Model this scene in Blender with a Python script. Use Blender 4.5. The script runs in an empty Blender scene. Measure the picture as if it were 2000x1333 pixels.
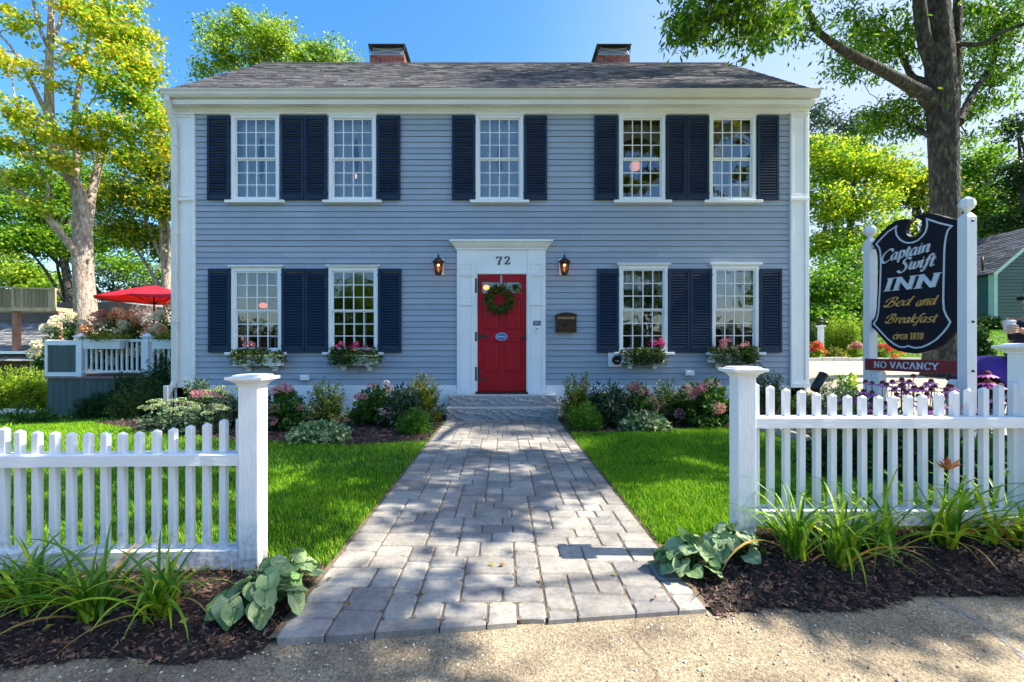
import bpy, math, random
import numpy as np
from math import sin, cos, pi, radians, sqrt, atan2, exp
from mathutils import Vector, Matrix, Euler

# ------------------------------------------------------------------ camera
S = bpy.context.scene
COL = S.collection
FPX = 889.0            # focal length in photo pixels (16 mm on a 36 mm sensor)
CX, CY, CH = 981.0, 683.0, 1.14
cam_d = bpy.data.cameras.new('camera')
cam = bpy.data.objects.new('camera', cam_d)
COL.objects.link(cam)
cam.location = (0, 0, CH)
cam.rotation_euler = (radians(90), 0, 0)
cam_d.sensor_width = 36
cam_d.lens = 36 * FPX / 2000
cam_d.shift_x = (1000 - CX) / 2000
cam_d.shift_y = (CY - 666.5) / 2000
cam_d.clip_start = 0.05
cam_d.clip_end = 3000
S.camera = cam

# ------------------------------------------------------------------ world, sun, exposure
SUN_EL = radians(48)
SUN_AZ = radians(91.5)      # clockwise from +Y
w = bpy.data.worlds.new('World')
S.world = w
w.use_nodes = True
nt = w.node_tree
nt.nodes.clear()
sky = nt.nodes.new('ShaderNodeTexSky')
sky.sky_type = 'NISHITA'
sky.sun_disc = False
sky.sun_elevation = SUN_EL
sky.sun_rotation = SUN_AZ
sky.air_density = 1.0
sky.dust_density = 1.5
sky.ozone_density = 1.6
hs = nt.nodes.new('ShaderNodeHueSaturation')
hs.inputs['Saturation'].default_value = 1.38
bg = nt.nodes.new('ShaderNodeBackground')
bg.inputs['Strength'].default_value = 0.15
wo = nt.nodes.new('ShaderNodeOutputWorld')
nt.links.new(sky.outputs[0], hs.inputs['Color'])
# pale humid air low towards the sun side, with a little thin cloud in it
wtc = nt.nodes.new('ShaderNodeTexCoord')
dotn = nt.nodes.new('ShaderNodeVectorMath'); dotn.operation = 'DOT_PRODUCT'
dotn.inputs[1].default_value = Vector((0.80, 0.58, 0.14)).normalized()
nt.links.new(wtc.outputs['Generated'], dotn.inputs[0])
hr = nt.nodes.new('ShaderNodeMapRange'); hr.interpolation_type = 'SMOOTHSTEP'
hr.inputs['From Min'].default_value = 0.55; hr.inputs['From Max'].default_value = 1.0
hr.inputs['To Max'].default_value = 0.80
nt.links.new(dotn.outputs['Value'], hr.inputs['Value'])
cn = nt.nodes.new('ShaderNodeTexNoise'); cn.inputs['Scale'].default_value = 3.2; cn.inputs['Detail'].default_value = 7
cmp_ = nt.nodes.new('ShaderNodeMapping'); cmp_.inputs['Scale'].default_value = (1, 1, 3.5)
nt.links.new(wtc.outputs['Generated'], cmp_.inputs['Vector']); nt.links.new(cmp_.outputs[0], cn.inputs['Vector'])
cr_ = nt.nodes.new('ShaderNodeMapRange'); cr_.inputs['From Min'].default_value = 0.35; cr_.inputs['From Max'].default_value = 0.65
cr_.inputs['To Min'].default_value = 0.70; cr_.inputs['To Max'].default_value = 1.0
nt.links.new(cn.outputs['Fac'], cr_.inputs['Value'])
hm = nt.nodes.new('ShaderNodeMath'); hm.operation = 'MULTIPLY'
nt.links.new(hr.outputs['Result'], hm.inputs[0]); nt.links.new(cr_.outputs['Result'], hm.inputs[1])
hmix = nt.nodes.new('ShaderNodeMix'); hmix.data_type = 'RGBA'
nt.links.new(hm.outputs[0], hmix.inputs[0]); nt.links.new(hs.outputs[0], hmix.inputs[6])
hmix.inputs[7].default_value = (2.25, 2.45, 2.85, 1)
nt.links.new(hmix.outputs[2], bg.inputs['Color'])
nt.links.new(bg.outputs[0], wo.inputs['Surface'])

sd = bpy.data.lights.new('sun', 'SUN')
sd.energy = 4.9
sd.angle = radians(0.5)
sd.color = (1.0, 0.93, 0.80)
sun = bpy.data.objects.new('sun', sd)
COL.objects.link(sun)
sun.location = (20, 0, 22)
sdir = Vector((sin(SUN_AZ) * cos(SUN_EL), cos(SUN_AZ) * cos(SUN_EL), sin(SUN_EL)))
sun.rotation_euler = sdir.to_track_quat('Z', 'Y').to_euler()

S.view_settings.view_transform = 'Standard'
S.view_settings.look = 'None'
S.view_settings.exposure = 1.27
S.view_settings.gamma = 1.0

rng = np.random.default_rng(7)
R = random.Random(11)

def FX(px, Y): return (px - CX) * Y / FPX
def FZ(py, Y): return CH + (CY - py) * Y / FPX
def P(px, py, Y): return (FX(px, Y), Y, FZ(py, Y))

def sm(a, b, x):
    t = max(0.0, min(1.0, (x - a) / (b - a)))
    return t * t * (3 - 2 * t)

def ground_z(x, y):
    z = 0.0
    z -= 0.012 * (1 - sm(1.85, 2.25, y))
    z += 0.62 * sm(3.9, 6.5, x) * sm(4.6, 8.5, y)
    f = sm(3, 7, x)
    z += 0.068 * max(0, min(y, 12) - 8.5) * f + 0.13 * max(0, min(y, 34) - 12) * f
    z -= 0.50 * sm(-4.5, -9.5, x) * sm(5.5, 10.5, y)
    z -= 0.05 * max(0, min(y, 60) - 11) * sm(-5, -10, x)
    return z

# ------------------------------------------------------------------ materials
def srgb(r, g, b):
    f = lambda c: (c / 255 / 12.92) if c / 255 <= 0.04045 else ((c / 255 + 0.055) / 1.055) ** 2.4
    return (f(r), f(g), f(b))

def M(name, c1, c2=None, scale=5, rough=0.6, bump=0.0, bscale=60, island=0.0, trans=0.0, pos=(0.33, 0.5, 0.67),
      metal=0.0, spec=0.5, c3=None, detail=4, bdist=0.02, emit=None, estr=0, stretch=(1, 1, 1), coat=0):
    m = bpy.data.materials.new(name)
    m.use_nodes = True
    t = m.node_tree
    N, L = t.nodes, t.links
    b = N['Principled BSDF']
    out = N['Material Output']
    b.inputs['Roughness'].default_value = rough
    b.inputs['Metallic'].default_value = metal
    b.inputs['Specular IOR Level'].default_value = spec
    if coat: b.inputs['Coat Weight'].default_value = coat
    tc = N.new('ShaderNodeTexCoord')
    mp = N.new('ShaderNodeMapping')
    mp.inputs['Scale'].default_value = stretch
    L.new(tc.outputs['Object'], mp.inputs['Vector'])
    col = None
    if c2 is not None:
        nz = N.new('ShaderNodeTexNoise')
        nz.inputs['Scale'].default_value = scale
        nz.inputs['Detail'].default_value = detail
        nz.inputs['Roughness'].default_value = 0.6
        L.new(mp.outputs[0], nz.inputs['Vector'])
        cr = N.new('ShaderNodeValToRGB')
        cr.color_ramp.elements[0].position = pos[0]
        cr.color_ramp.elements[0].color = (*c1, 1)
        cr.color_ramp.elements[1].position = pos[2]
        cr.color_ramp.elements[1].color = (*c2, 1)
        if c3 is not None:
            e = cr.color_ramp.elements.new(pos[1])
            e.color = (*c3, 1)
        fac = nz.outputs['Fac']
        if island:
            g = N.new('ShaderNodeNewGeometry')
            ma = N.new('ShaderNodeMath'); ma.operation = 'MULTIPLY_ADD'
            ma.inputs[1].default_value = island
            L.new(g.outputs['Random Per Island'], ma.inputs[0])
            sb = N.new('ShaderNodeMath'); sb.operation = 'SUBTRACT'
            sb.inputs[1].default_value = island / 2
            L.new(nz.outputs['Fac'], sb.inputs[0])
            L.new(sb.outputs[0], ma.inputs[2])
            fac = ma.outputs[0]
        L.new(fac, cr.inputs['Fac'])
        L.new(cr.outputs[0], b.inputs['Base Color'])
        col = cr.outputs[0]
    else:
        b.inputs['Base Color'].default_value = (*c1, 1)
    if bump:
        n2 = N.new('ShaderNodeTexNoise')
        n2.inputs['Scale'].default_value = bscale
        n2.inputs['Detail'].default_value = 5
        L.new(mp.outputs[0], n2.inputs['Vector'])
        bp = N.new('ShaderNodeBump')
        bp.inputs['Strength'].default_value = bump
        bp.inputs['Distance'].default_value = bdist
        L.new(n2.outputs['Fac'], bp.inputs['Height'])
        L.new(bp.outputs[0], b.inputs['Normal'])
    if emit is not None:
        b.inputs['Emission Color'].default_value = (*emit, 1)
        b.inputs['Emission Strength'].default_value = estr
    if trans:
        tr = N.new('ShaderNodeBsdfTranslucent')
        if col is not None: L.new(col, tr.inputs['Color'])
        else: tr.inputs['Color'].default_value = (*c1, 1)
        mx = N.new('ShaderNodeMixShader')
        mx.inputs[0].default_value = trans
        L.new(b.outputs[0], mx.inputs[1])
        L.new(tr.outputs[0], mx.inputs[2])
        L.new(mx.outputs[0], out.inputs['Surface'])
    return m

def nodes_of(m):
    return m.node_tree.nodes, m.node_tree.links

# ------------------------------------------------------------------ mesh builder
class MB:
    def __init__(s):
        s.v = []; s.f = []; s.m = []; s.sm = []
    def add(s, vs, fs, m=0, smooth=False):
        o = len(s.v)
        s.v.extend([tuple(p) for p in vs])
        for f in fs:
            s.f.append(tuple(i + o for i in f)); s.m.append(m); s.sm.append(smooth)
    def box(s, x0, x1, y0, y1, z0, z1, m=0):
        if x0 > x1: x0, x1 = x1, x0
        if y0 > y1: y0, y1 = y1, y0
        if z0 > z1: z0, z1 = z1, z0
        s.add([(x0, y0, z0), (x1, y0, z0), (x1, y1, z0), (x0, y1, z0),
               (x0, y0, z1), (x1, y0, z1), (x1, y1, z1), (x0, y1, z1)],
              [(0, 3, 2, 1), (4, 5, 6, 7), (0, 1, 5, 4), (1, 2, 6, 5), (2, 3, 7, 6), (3, 0, 4, 7)], m)
    def obox(s, c, size, rot, m=0):
        hx, hy, hz = size[0] / 2, size[1] / 2, size[2] / 2
        vs = []
        for z in (-hz, hz):
            for x, y in ((-hx, -hy), (hx, -hy), (hx, hy), (-hx, hy)):
                vs.append(Vector(c) + rot @ Vector((x, y, z)))
        s.add(vs, [(0, 3, 2, 1), (4, 5, 6, 7), (0, 1, 5, 4), (1, 2, 6, 5), (2, 3, 7, 6), (3, 0, 4, 7)], m)
    def frustum(s, cx, cy, z0, z1, ax, ay, bx, by, m=0):
        s.add([(cx - ax, cy - ay, z0), (cx + ax, cy - ay, z0), (cx + ax, cy + ay, z0), (cx - ax, cy + ay, z0),
               (cx - bx, cy - by, z1), (cx + bx, cy - by, z1), (cx + bx, cy + by, z1), (cx - bx, cy + by, z1)],
              [(0, 3, 2, 1), (4, 5, 6, 7), (0, 1, 5, 4), (1, 2, 6, 5), (2, 3, 7, 6), (3, 0, 4, 7)], m)
    def tube(s, pts, rad, n=8, m=0, cap=True):
        pts = [Vector(p) for p in pts]
        if not hasattr(rad, '__len__'): rad = [rad] * len(pts)
        rings = []
        prev = None
        for i, p in enumerate(pts):
            d = (pts[min(i + 1, len(pts) - 1)] - pts[max(i - 1, 0)])
            if d.length < 1e-9: d = Vector((0, 0, 1))
            d.normalize()
            if prev is None:
                a = Vector((1, 0, 0)) if abs(d.x) < 0.8 else Vector((0, 1, 0))
                u = d.cross(a).normalized()
            else:
                u = (prev - d * prev.dot(d))
                if u.length < 1e-6: u = d.orthogonal()
                u.normalize()
            prev = u
            v = d.cross(u)
            rings.append([p + (u * cos(2 * pi * k / n) + v * sin(2 * pi * k / n)) * rad[i] for k in range(n)])
        vs = [q for r in rings for q in r]
        fs = []
        for i in range(len(pts) - 1):
            for k in range(n):
                a = i * n + k; b = i * n + (k + 1) % n
                fs.append((a, b, b + n, a + n))
        if cap:
            fs.append(tuple(range(n - 1, -1, -1)))
            fs.append(tuple((len(pts) - 1) * n + k for k in range(n)))
        s.add(vs, fs, m, True)
    def lathe(s, c, prof, n=16, m=0, smooth=True, sq=False):
        # prof: (r, z) list; vertical axis
        vs = []; fs = []
        off = pi / 4 if sq else 0
        for r, z in prof:
            for k in range(n):
                a = 2 * pi * k / n + off
                vs.append((c[0] + r * cos(a), c[1] + r * sin(a), c[2] + z))
        for i in range(len(prof) - 1):
            for k in range(n):
                a = i * n + k; b = i * n + (k + 1) % n
                fs.append((a, b, b + n, a + n))
        fs.append(tuple(range(n - 1, -1, -1)))
        fs.append(tuple((len(prof) - 1) * n + k for k in range(n)))
        s.add(vs, fs, m, smooth)
    def ball(s, c, r, n=12, m=0, sz=None):
        sz = sz or (1, 1, 1)
        vs = []; fs = []
        k = n // 2
        for i in range(k + 1):
            th = pi * i / k
            for j in range(n):
                a = 2 * pi * j / n
                vs.append((c[0] + r * sz[0] * sin(th) * cos(a), c[1] + r * sz[1] * sin(th) * sin(a), c[2] + r * sz[2] * cos(th)))
        for i in range(k):
            for j in range(n):
                a = i * n + j; b = i * n + (j + 1) % n
                fs.append((a, a + n, b + n, b))
        s.add(vs, fs, m, True)
    def prism(s, pts, fn0, fn1, m=0):
        # pts 2-D outline; fn0/fn1 map (a,b) -> 3-D for the two faces
        n = len(pts)
        vs = [fn0(a, b) for a, b in pts] + [fn1(a, b) for a, b in pts]
        fs = [tuple(range(n)), tuple(range(2 * n - 1, n - 1, -1))]
        for i in range(n):
            j = (i + 1) % n
            fs.append((i, i + n, j + n, j))
        s.add(vs, fs, m)
    def build(s, name, mats, parent=None, bevel=0, seg=2, origin=None):
        me = bpy.data.meshes.new(name)
        o3 = (0, 0, 0)
        if parent is not None: o3 = parent.get('_o', (0, 0, 0))
        elif origin is not None: o3 = origin
        vs = [(a - o3[0], b - o3[1], c - o3[2]) for a, b, c in s.v]
        me.from_pydata(vs, [], s.f)
        if not isinstance(mats, (list, tuple)): mats = [mats]
        for m in mats: me.materials.append(m)
        me.polygons.foreach_set('material_index', s.m)
        me.polygons.foreach_set('use_smooth', s.sm)
        me.update()
        o = bpy.data.objects.new(name, me)
        COL.objects.link(o)
        if parent is not None:
            o.parent = parent
            o['_o'] = tuple(o3)
        elif origin is not None:
            o.location = origin
            o['_o'] = tuple(origin)
        else:
            o['_o'] = (0, 0, 0)
        if bevel:
            bm = o.modifiers.new('bevel', 'BEVEL')
            bm.width = bevel; bm.segments = seg; bm.limit_method = 'ANGLE'; bm.angle_limit = radians(40)
            bm.harden_normals = False
        return o

def np_mesh(name, V, F, mats, parent=None, origin=None, uv=None, smooth=False):
    me = bpy.data.meshes.new(name)
    o3 = np.array(parent.get('_o', (0, 0, 0)) if parent is not None else (origin or (0, 0, 0)), float)
    V = np.asarray(V, np.float32).reshape(-1, 3) - o3.astype(np.float32)
    F = np.asarray(F, np.int32)
    k = F.shape[1]
    me.vertices.add(len(V)); me.vertices.foreach_set('co', V.ravel())
    me.loops.add(F.size); me.loops.foreach_set('vertex_index', F.ravel())
    me.polygons.add(len(F))
    me.polygons.foreach_set('loop_start', np.arange(0, F.size, k, dtype=np.int32))
    me.polygons.foreach_set('loop_total', np.full(len(F), k, np.int32))
    if smooth: me.polygons.foreach_set('use_smooth', np.ones(len(F), bool))
    if uv is not None:
        ul = me.uv_layers.new(name='UVMap')
        ul.data.foreach_set('uv', np.asarray(uv, np.float32)[F.ravel()].ravel())
    if not isinstance(mats, (list, tuple)): mats = [mats]
    for m in mats: me.materials.append(m)
    me.update(calc_edges=True)
    me.validate()
    o = bpy.data.objects.new(name, me)
    COL.objects.link(o)
    if parent is not None: o.parent = parent
    elif origin is not None: o.location = origin
    o['_o'] = tuple(float(a) for a in o3)
    return o

def tag(o, label=None, cat=None, group=None, kind=None):
    if label: o['label'] = label
    if cat: o['category'] = cat
    if group: o['group'] = group
    if kind: o['kind'] = kind
    return o

def thing(name, label, cat, loc, group=None):
    o = bpy.data.objects.new(name, None)
    o.empty_display_size = 0.2
    COL.objects.link(o)
    o.location = loc
    o['_o'] = tuple(float(a) for a in loc)
    return tag(o, label, cat, group)

# leaves --------------------------------------------------------------
def leaf_quads(C, size, aspect=0.5, droop=0.2, fold=0.25, dirs=None, jitter=0.25, up=0.4):
    """C (n,3) leaf bases -> V,F for kite shaped folded leaves"""
    n = len(C)
    if dirs is None:
        a = rng.uniform(0, 2 * pi, n)
        e = rng.normal(-droop, 0.45, n)
        D = np.stack([np.cos(a) * np.cos(e), np.sin(a) * np.cos(e), np.sin(e)], 1)
    else:
        D = dirs + rng.normal(0, 0.35, (n, 3))
        D /= np.linalg.norm(D, axis=1, keepdims=True) + 1e-9
    Nn = rng.normal(0, 0.6, (n, 3)) + np.array([0, 0, up])
    W = np.cross(D, Nn)
    W /= np.linalg.norm(W, axis=1, keepdims=True) + 1e-9
    U = np.cross(W, D)
    L = size * rng.uniform(1 - jitter, 1 + jitter, n)[:, None]
    base = C
    tip = C + D * L - U * L * 0.12
    mid = C + D * L * 0.5
    lw = L * aspect * 0.5
    a1 = mid + W * lw + U * lw * fold
    a2 = mid - W * lw + U * lw * fold
    V = np.stack([base, a1, tip, a2], 1).reshape(-1, 3)
    F = np.arange(4 * n).reshape(n, 4)
    return V, F

def clump_points(blobs, spread=0.22, per=28, shell=0.55):
    """blobs: (cx,cy,cz,rx,ry,rz,n) -> leaf base points, twig centres"""
    P_, T_ = [], []
    for (cx, cy, cz, rx, ry, rz, n) in blobs:
        k = max(1, int(n / per))
        d = rng.normal(size=(k, 3)); d /= np.linalg.norm(d, axis=1, keepdims=True)
        r = rng.uniform(0, 1, k) ** shell
        c = np.array([cx, cy, cz]) + d * r[:, None] * np.array([rx, ry, rz])
        T_.append(c)
        s = spread * rng.uniform(0.6, 1.5, k)
        idx = rng.integers(0, k, n)
        off = rng.normal(size=(n, 3)) * s[idx][:, None] * np.array([1, 1, 0.5])
        P_.append(c[idx] + off)
    return np.concatenate(P_), np.concatenate(T_)

def smooth_path(pts, rad, sub=4):
    pts = [Vector(p) for p in pts]
    o, r = [], []
    n = len(pts)
    for i in range(n - 1):
        p0 = pts[max(i - 1, 0)]; p1 = pts[i]; p2 = pts[i + 1]; p3 = pts[min(i + 2, n - 1)]
        for k in range(sub):
            t = k / sub
            o.append(0.5 * ((2 * p1) + (p2 - p0) * t + (2 * p0 - 5 * p1 + 4 * p2 - p3) * t * t + (3 * p1 - p0 - 3 * p2 + p3) * t ** 3))
            r.append(rad[i] * (1 - t) + rad[i + 1] * t)
    o.append(pts[-1]); r.append(rad[-1])
    return o, r

def branch(mb, a, b, r0, r1, wob=0.12, n=6, sag=0.0, sides=6):
    a = Vector(a); b = Vector(b)
    L = (b - a).length
    pts = []; rad = []
    for i in range(n + 1):
        t = i / n
        p = a.lerp(b, t)
        if 0 < i < n:
            p += Vector((R.gauss(0, 1), R.gauss(0, 1), R.gauss(0, 1))) * L * wob * 0.35
        p.z += sag * L * (t * (1 - t)) * 4 * 0.3
        pts.append(p); rad.append(r0 + (r1 - r0) * t)
    mb.tube(pts, rad, sides)
    return pts
# ------------------------------------------------------------------ palette
WHITE = M('white_paint', (0.82, 0.85, 0.87), (0.76, 0.795, 0.82), 3, 0.42, 0.12, 35)
WOODWHITE = M('white_painted_wood', (0.78, 0.80, 0.82), (0.74, 0.765, 0.79), 5, 0.45, 0.13, 14, stretch=(5, 5, 1), bdist=.012)
RAILWHITE = M('white_painted_rail', (0.78, 0.80, 0.82), (0.73, 0.755, 0.78), 5, 0.45, 0.18, 12, stretch=(1, 5, 5), bdist=.012)
SIDING = M('siding_paint', (0.295, 0.35, 0.43), (0.335, 0.39, 0.47), 2.2, 0.5, 0.10, 30, island=0.5, stretch=(0.6, 1, 4))
NAVY = M('shutter_paint', (0.006, 0.022, 0.052), (0.010, 0.030, 0.066), 4, 0.6, 0.08, 60, spec=0.3)
REDP = M('door_paint', (0.33, 0.002, 0.010), (0.38, 0.004, 0.014), 3, 0.45, 0.05, 20, spec=0.25)
BLACK = M('black_iron', (0.010, 0.010, 0.011), (0.02, 0.02, 0.021), 30, 0.45, 0.2, 90)
BRONZE = M('bronze_box', (0.035, 0.018, 0.012), (0.07, 0.035, 0.02), 9, 0.38, 0.2, 40, metal=0.6)
DARKIN = M('interior_wall', (0.10, 0.085, 0.07), (0.13, 0.11, 0.09), 1, 0.9)
DARKGAP = M('butt_shadow_board', (0.05, 0.06, 0.09), None)  # dark tone painted as shade under clapboard butts; also colours the roof deck
CURT = M('curtain', (0.62, 0.66, 0.72), (0.74, 0.77, 0.8), 9, 0.9, 0, trans=0.35)
CURTWARM = M('warm_drape', (0.50, 0.42, 0.30), (0.62, 0.54, 0.42), 9, 0.9, 0, trans=0.3)
BRICK = M('chimney_brick', (0.22, 0.04, 0.035), (0.34, 0.09, 0.06), 6, 0.85, 0.5, 60, island=0.7)
MORTAR = M('mortar', (0.42, 0.38, 0.36), (0.5, 0.46, 0.42), 20, 0.9)
GALV = M('galvanised_cap', (0.24, 0.245, 0.25), (0.36, 0.365, 0.37), 5, 0.4, 0.1, 20, metal=0.5)
SHING = M('roof_shingle', (0.060, 0.060, 0.066), (0.155, 0.148, 0.148), 9, 0.92, 0.5, 120, island=0.6, c3=(0.11, 0.10, 0.10))
GUTTER = M('gutter', (0.70, 0.70, 0.66), (0.62, 0.63, 0.60), 2, 0.35)
GRANITE = M('granite', (0.24, 0.23, 0.22), (0.56, 0.54, 0.51), 55, 0.85, 0.9, 30, c3=(0.39, 0.375, 0.36), detail=9)
GRANTOP = M('granite_top', (0.48, 0.46, 0.43), (0.60, 0.575, 0.54), 30, 0.8, 0.3, 60)
PAVER = M('paver', (0.21, 0.205, 0.205), (0.38, 0.36, 0.325), 5, 0.88, 0.22, 260, island=0.36, c3=(0.30, 0.288, 0.27), bdist=.006, detail=8)
SAND = M('joint_sand', (0.10, 0.075, 0.05), (0.22, 0.16, 0.10), 30, 0.95, 0.5, 90)
MULCHB = M('mulch_soil', (0.016, 0.010, 0.008), (0.045, 0.026, 0.020), 22, 0.95, 1.0, 40)
CHIP = M('mulch_chip', (0.026, 0.015, 0.012), (0.19, 0.105, 0.075), 9, 0.95, 0.5, 60, island=1.3, c3=(0.075, 0.042, 0.032))
PEBBLE = M('pebble', (0.25, 0.22, 0.18), (0.62, 0.57, 0.48), 9, 0.9, 0.3, 60, island=1.3)
LAWNB = M('lawn_soil', (0.010, 0.025, 0.003), (0.020, 0.050, 0.005), 9, 0.95, 0.8, 60)
GRASS = M('grass_blade', (0.034, 0.19, 0.003), (0.36, 0.58, 0.016), 1.1, 0.55, 0, island=0.7, c3=(0.13, 0.41, 0.007), trans=0.28, spec=0.25)
GRASSDRY = M('grass_blade_pale', (0.20, 0.24, 0.03), (0.36, 0.33, 0.08), 1.4, 0.6, 0, island=0.8, trans=0.3, spec=0.25)
BARKL = M('maple_bark', (0.20, 0.15, 0.115), (0.58, 0.48, 0.39), 5, 0.95, 1.0, 14, c3=(0.38, 0.30, 0.235), stretch=(2.2, 2.2, 0.8), detail=10, bdist=.06)
BARKD = M('ash_bark', (0.022, 0.020, 0.020), (0.16, 0.16, 0.115), 7, 0.95, 1.0, 12, c3=(0.060, 0.056, 0.044), stretch=(2.2, 2.2, 0.9), detail=12, bdist=.09)
STEM = M('stem', (0.05, 0.06, 0.02), (0.10, 0.08, 0.04), 8, 0.8)

def leafmat(name, a, b, c=None, sc=0.5, trans=0.45, rough=0.5, isl=0.7, spec=0.3, pos=(0.33, 0.5, 0.67)):
    return M(name, a, b, sc, rough, 0, island=isl, trans=trans, c3=c, spec=spec, pos=pos)
LF_MAPLE = leafmat('maple_leaf', (0.16, 0.36, 0.02), (0.88, 0.50, 0.05), (0.62, 0.66, 0.03), sc=0.42, trans=0.62, isl=.5, pos=(.38, .56, .88))
LF_MAPLE2 = leafmat('maple_leaf_green', (0.05, 0.15, 0.014), (0.50, 0.46, 0.02), (0.13, 0.28, 0.016), sc=0.45, trans=0.55)
LF_ASH = leafmat('ash_leaf', (0.05, 0.16, 0.014), (0.30, 0.48, 0.02), (0.13, 0.32, 0.015), sc=0.5, trans=0.48)
LF_LIGHT = leafmat('light_leaf', (0.10, 0.26, 0.02), (0.50, 0.60, 0.04), (0.27, 0.44, 0.025), sc=0.5, trans=0.5)
LF_YEL = leafmat('yellow_green_leaf', (0.10, 0.27, 0.014), (0.56, 0.60, 0.025), (0.27, 0.44, 0.018), sc=0.4, trans=0.6)
LF_DARK = leafmat('dark_leaf', (0.012, 0.045, 0.010), (0.06, 0.13, 0.02), (0.03, 0.085, 0.014), sc=0.5, trans=0.3)
LF_BOX = leafmat('boxwood_leaf', (0.025, 0.07, 0.012), (0.12, 0.17, 0.03), (0.055, 0.11, 0.018), sc=5, trans=0.25)
LF_GOLD = leafmat('golden_leaf', (0.07, 0.12, 0.010), (0.42, 0.40, 0.03), (0.17, 0.21, 0.02), sc=4, trans=0.35)
LF_RHODO = leafmat('glossy_leaf', (0.022, 0.06, 0.020), (0.08, 0.14, 0.05), (0.04, 0.09, 0.035), sc=5, trans=0.12, rough=0.3, spec=0.6)
LF_HYD = leafmat('hydrangea_leaf', (0.03, 0.10, 0.015), (0.10, 0.22, 0.03), (0.06, 0.15, 0.02), sc=5, trans=0.3)
LF_LIME = leafmat('fine_green_leaf', (0.02, 0.10, 0.008), (0.13, 0.30, 0.02), (0.05, 0.18, 0.012), sc=7, trans=0.35)
LF_BLUE = leafmat('blue_green_leaf', (0.04, 0.085, 0.045), (0.14, 0.21, 0.11), (0.075, 0.135, 0.07), sc=6, trans=0.2)
LF_HOSTA = leafmat('variegated_leaf', (0.09, 0.20, 0.06), (0.62, 0.66, 0.36), (0.20, 0.34, 0.12), sc=7, trans=0.25, rough=0.4)
LF_LILY = leafmat('lily_blade', (0.07, 0.20, 0.012), (0.40, 0.54, 0.03), (0.18, 0.36, 0.02), sc=3, trans=0.35, rough=0.4)
LF_LILYDRY = leafmat('dry_blade', (0.45, 0.30, 0.05), (0.30, 0.16, 0.05), None, sc=3, trans=0.2)
LF_SEDUM = leafmat('sedum_head', (0.22, 0.30, 0.12), (0.42, 0.48, 0.26), (0.30, 0.38, 0.18), sc=12, trans=0.15)
FL_PINK = leafmat('pink_petal', (0.50, 0.14, 0.20), (0.75, 0.42, 0.40), (0.62, 0.25, 0.28), sc=14, trans=0.3, isl=0.9)
FL_PEACH = leafmat('peach_petal', (0.62, 0.26, 0.20), (0.74, 0.58, 0.42), (0.68, 0.40, 0.30), sc=14, trans=0.3, isl=0.9)
FL_WHITE = leafmat('white_petal', (0.62, 0.50, 0.50), (0.80, 0.76, 0.68), None, sc=14, trans=0.3, isl=0.9)
FL_MAG = leafmat('magenta_petal', (0.50, 0.03, 0.16), (0.72, 0.10, 0.30), None, sc=14, trans=0.3, isl=0.9)
FL_CREAM = leafmat('cream_petal', (0.82, 0.74, 0.46), (0.90, 0.87, 0.72), None, sc=9, trans=0.3, isl=0.9)
FL_ORANGE = leafmat('tawny_petal', (0.66, 0.28, 0.12), (0.86, 0.62, 0.32), (0.78, 0.44, 0.20), sc=7, trans=0.3, isl=0.9)
FL_RED = leafmat('red_petal', (0.60, 0.05, 0.04), (0.75, 0.20, 0.10), None, sc=9, trans=0.3, isl=0.9)
FL_PURPLE = leafmat('purple_petal', (0.55, 0.13, 0.42), (0.72, 0.28, 0.58), None, sc=9, trans=0.3, isl=0.9)
CONE = M('cone_centre', (0.10, 0.018, 0.012), (0.28, 0.07, 0.03), 120, 0.8, 0.8, 200)

# road surface: aggregate in tar
ROAD = M('road_surface', (0.15, 0.125, 0.09), (0.37, 0.31, 0.215), 2.6, 0.92, 0, c3=(0.28, 0.235, 0.165), detail=8)
def _road():
    N, L = nodes_of(ROAD)
    b = N['Principled BSDF']
    tc = [n for n in N if n.type == 'TEX_COORD'][0]
    base = b.inputs['Base Color'].links[0].from_socket
    vo = N.new('ShaderNodeTexVoronoi'); vo.inputs['Scale'].default_value = 150
    L.new(tc.outputs['Object'], vo.inputs['Vector'])
    cr = N.new('ShaderNodeValToRGB')
    cr.color_ramp.elements[0].color = (0.62, 0.58, 0.53, 1); cr.color_ramp.elements[0].position = 0.2
    cr.color_ramp.elements[1].color = (1.5, 1.48, 1.42, 1); cr.color_ramp.elements[1].position = 0.9
    L.new(vo.outputs['Color'], cr.inputs['Fac'])
    mx = N.new('ShaderNodeMix'); mx.data_type = 'RGBA'; mx.blend_type = 'MULTIPLY'
    mx.inputs[0].default_value = 1
    L.new(base, mx.inputs[6]); L.new(cr.outputs[0], mx.inputs[7])
    L.new(mx.outputs[2], b.inputs['Base Color'])
    bp = N.new('ShaderNodeBump'); bp.inputs['Strength'].default_value = 0.5; bp.inputs['Distance'].default_value = 0.0035
    L.new(vo.outputs['Distance'], bp.inputs['Height'])
    n2 = N.new('ShaderNodeTexNoise'); n2.inputs['Scale'].default_value = 180
    L.new(tc.outputs['Object'], n2.inputs['Vector'])
    bp2 = N.new('ShaderNodeBump'); bp2.inputs['Strength'].default_value = 0.5; bp2.inputs['Distance'].default_value = 0.004
    L.new(n2.outputs['Fac'], bp2.inputs['Height']); L.new(bp.outputs[0], bp2.inputs['Normal'])
    L.new(bp2.outputs[0], b.inputs['Normal'])
_road()
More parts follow.
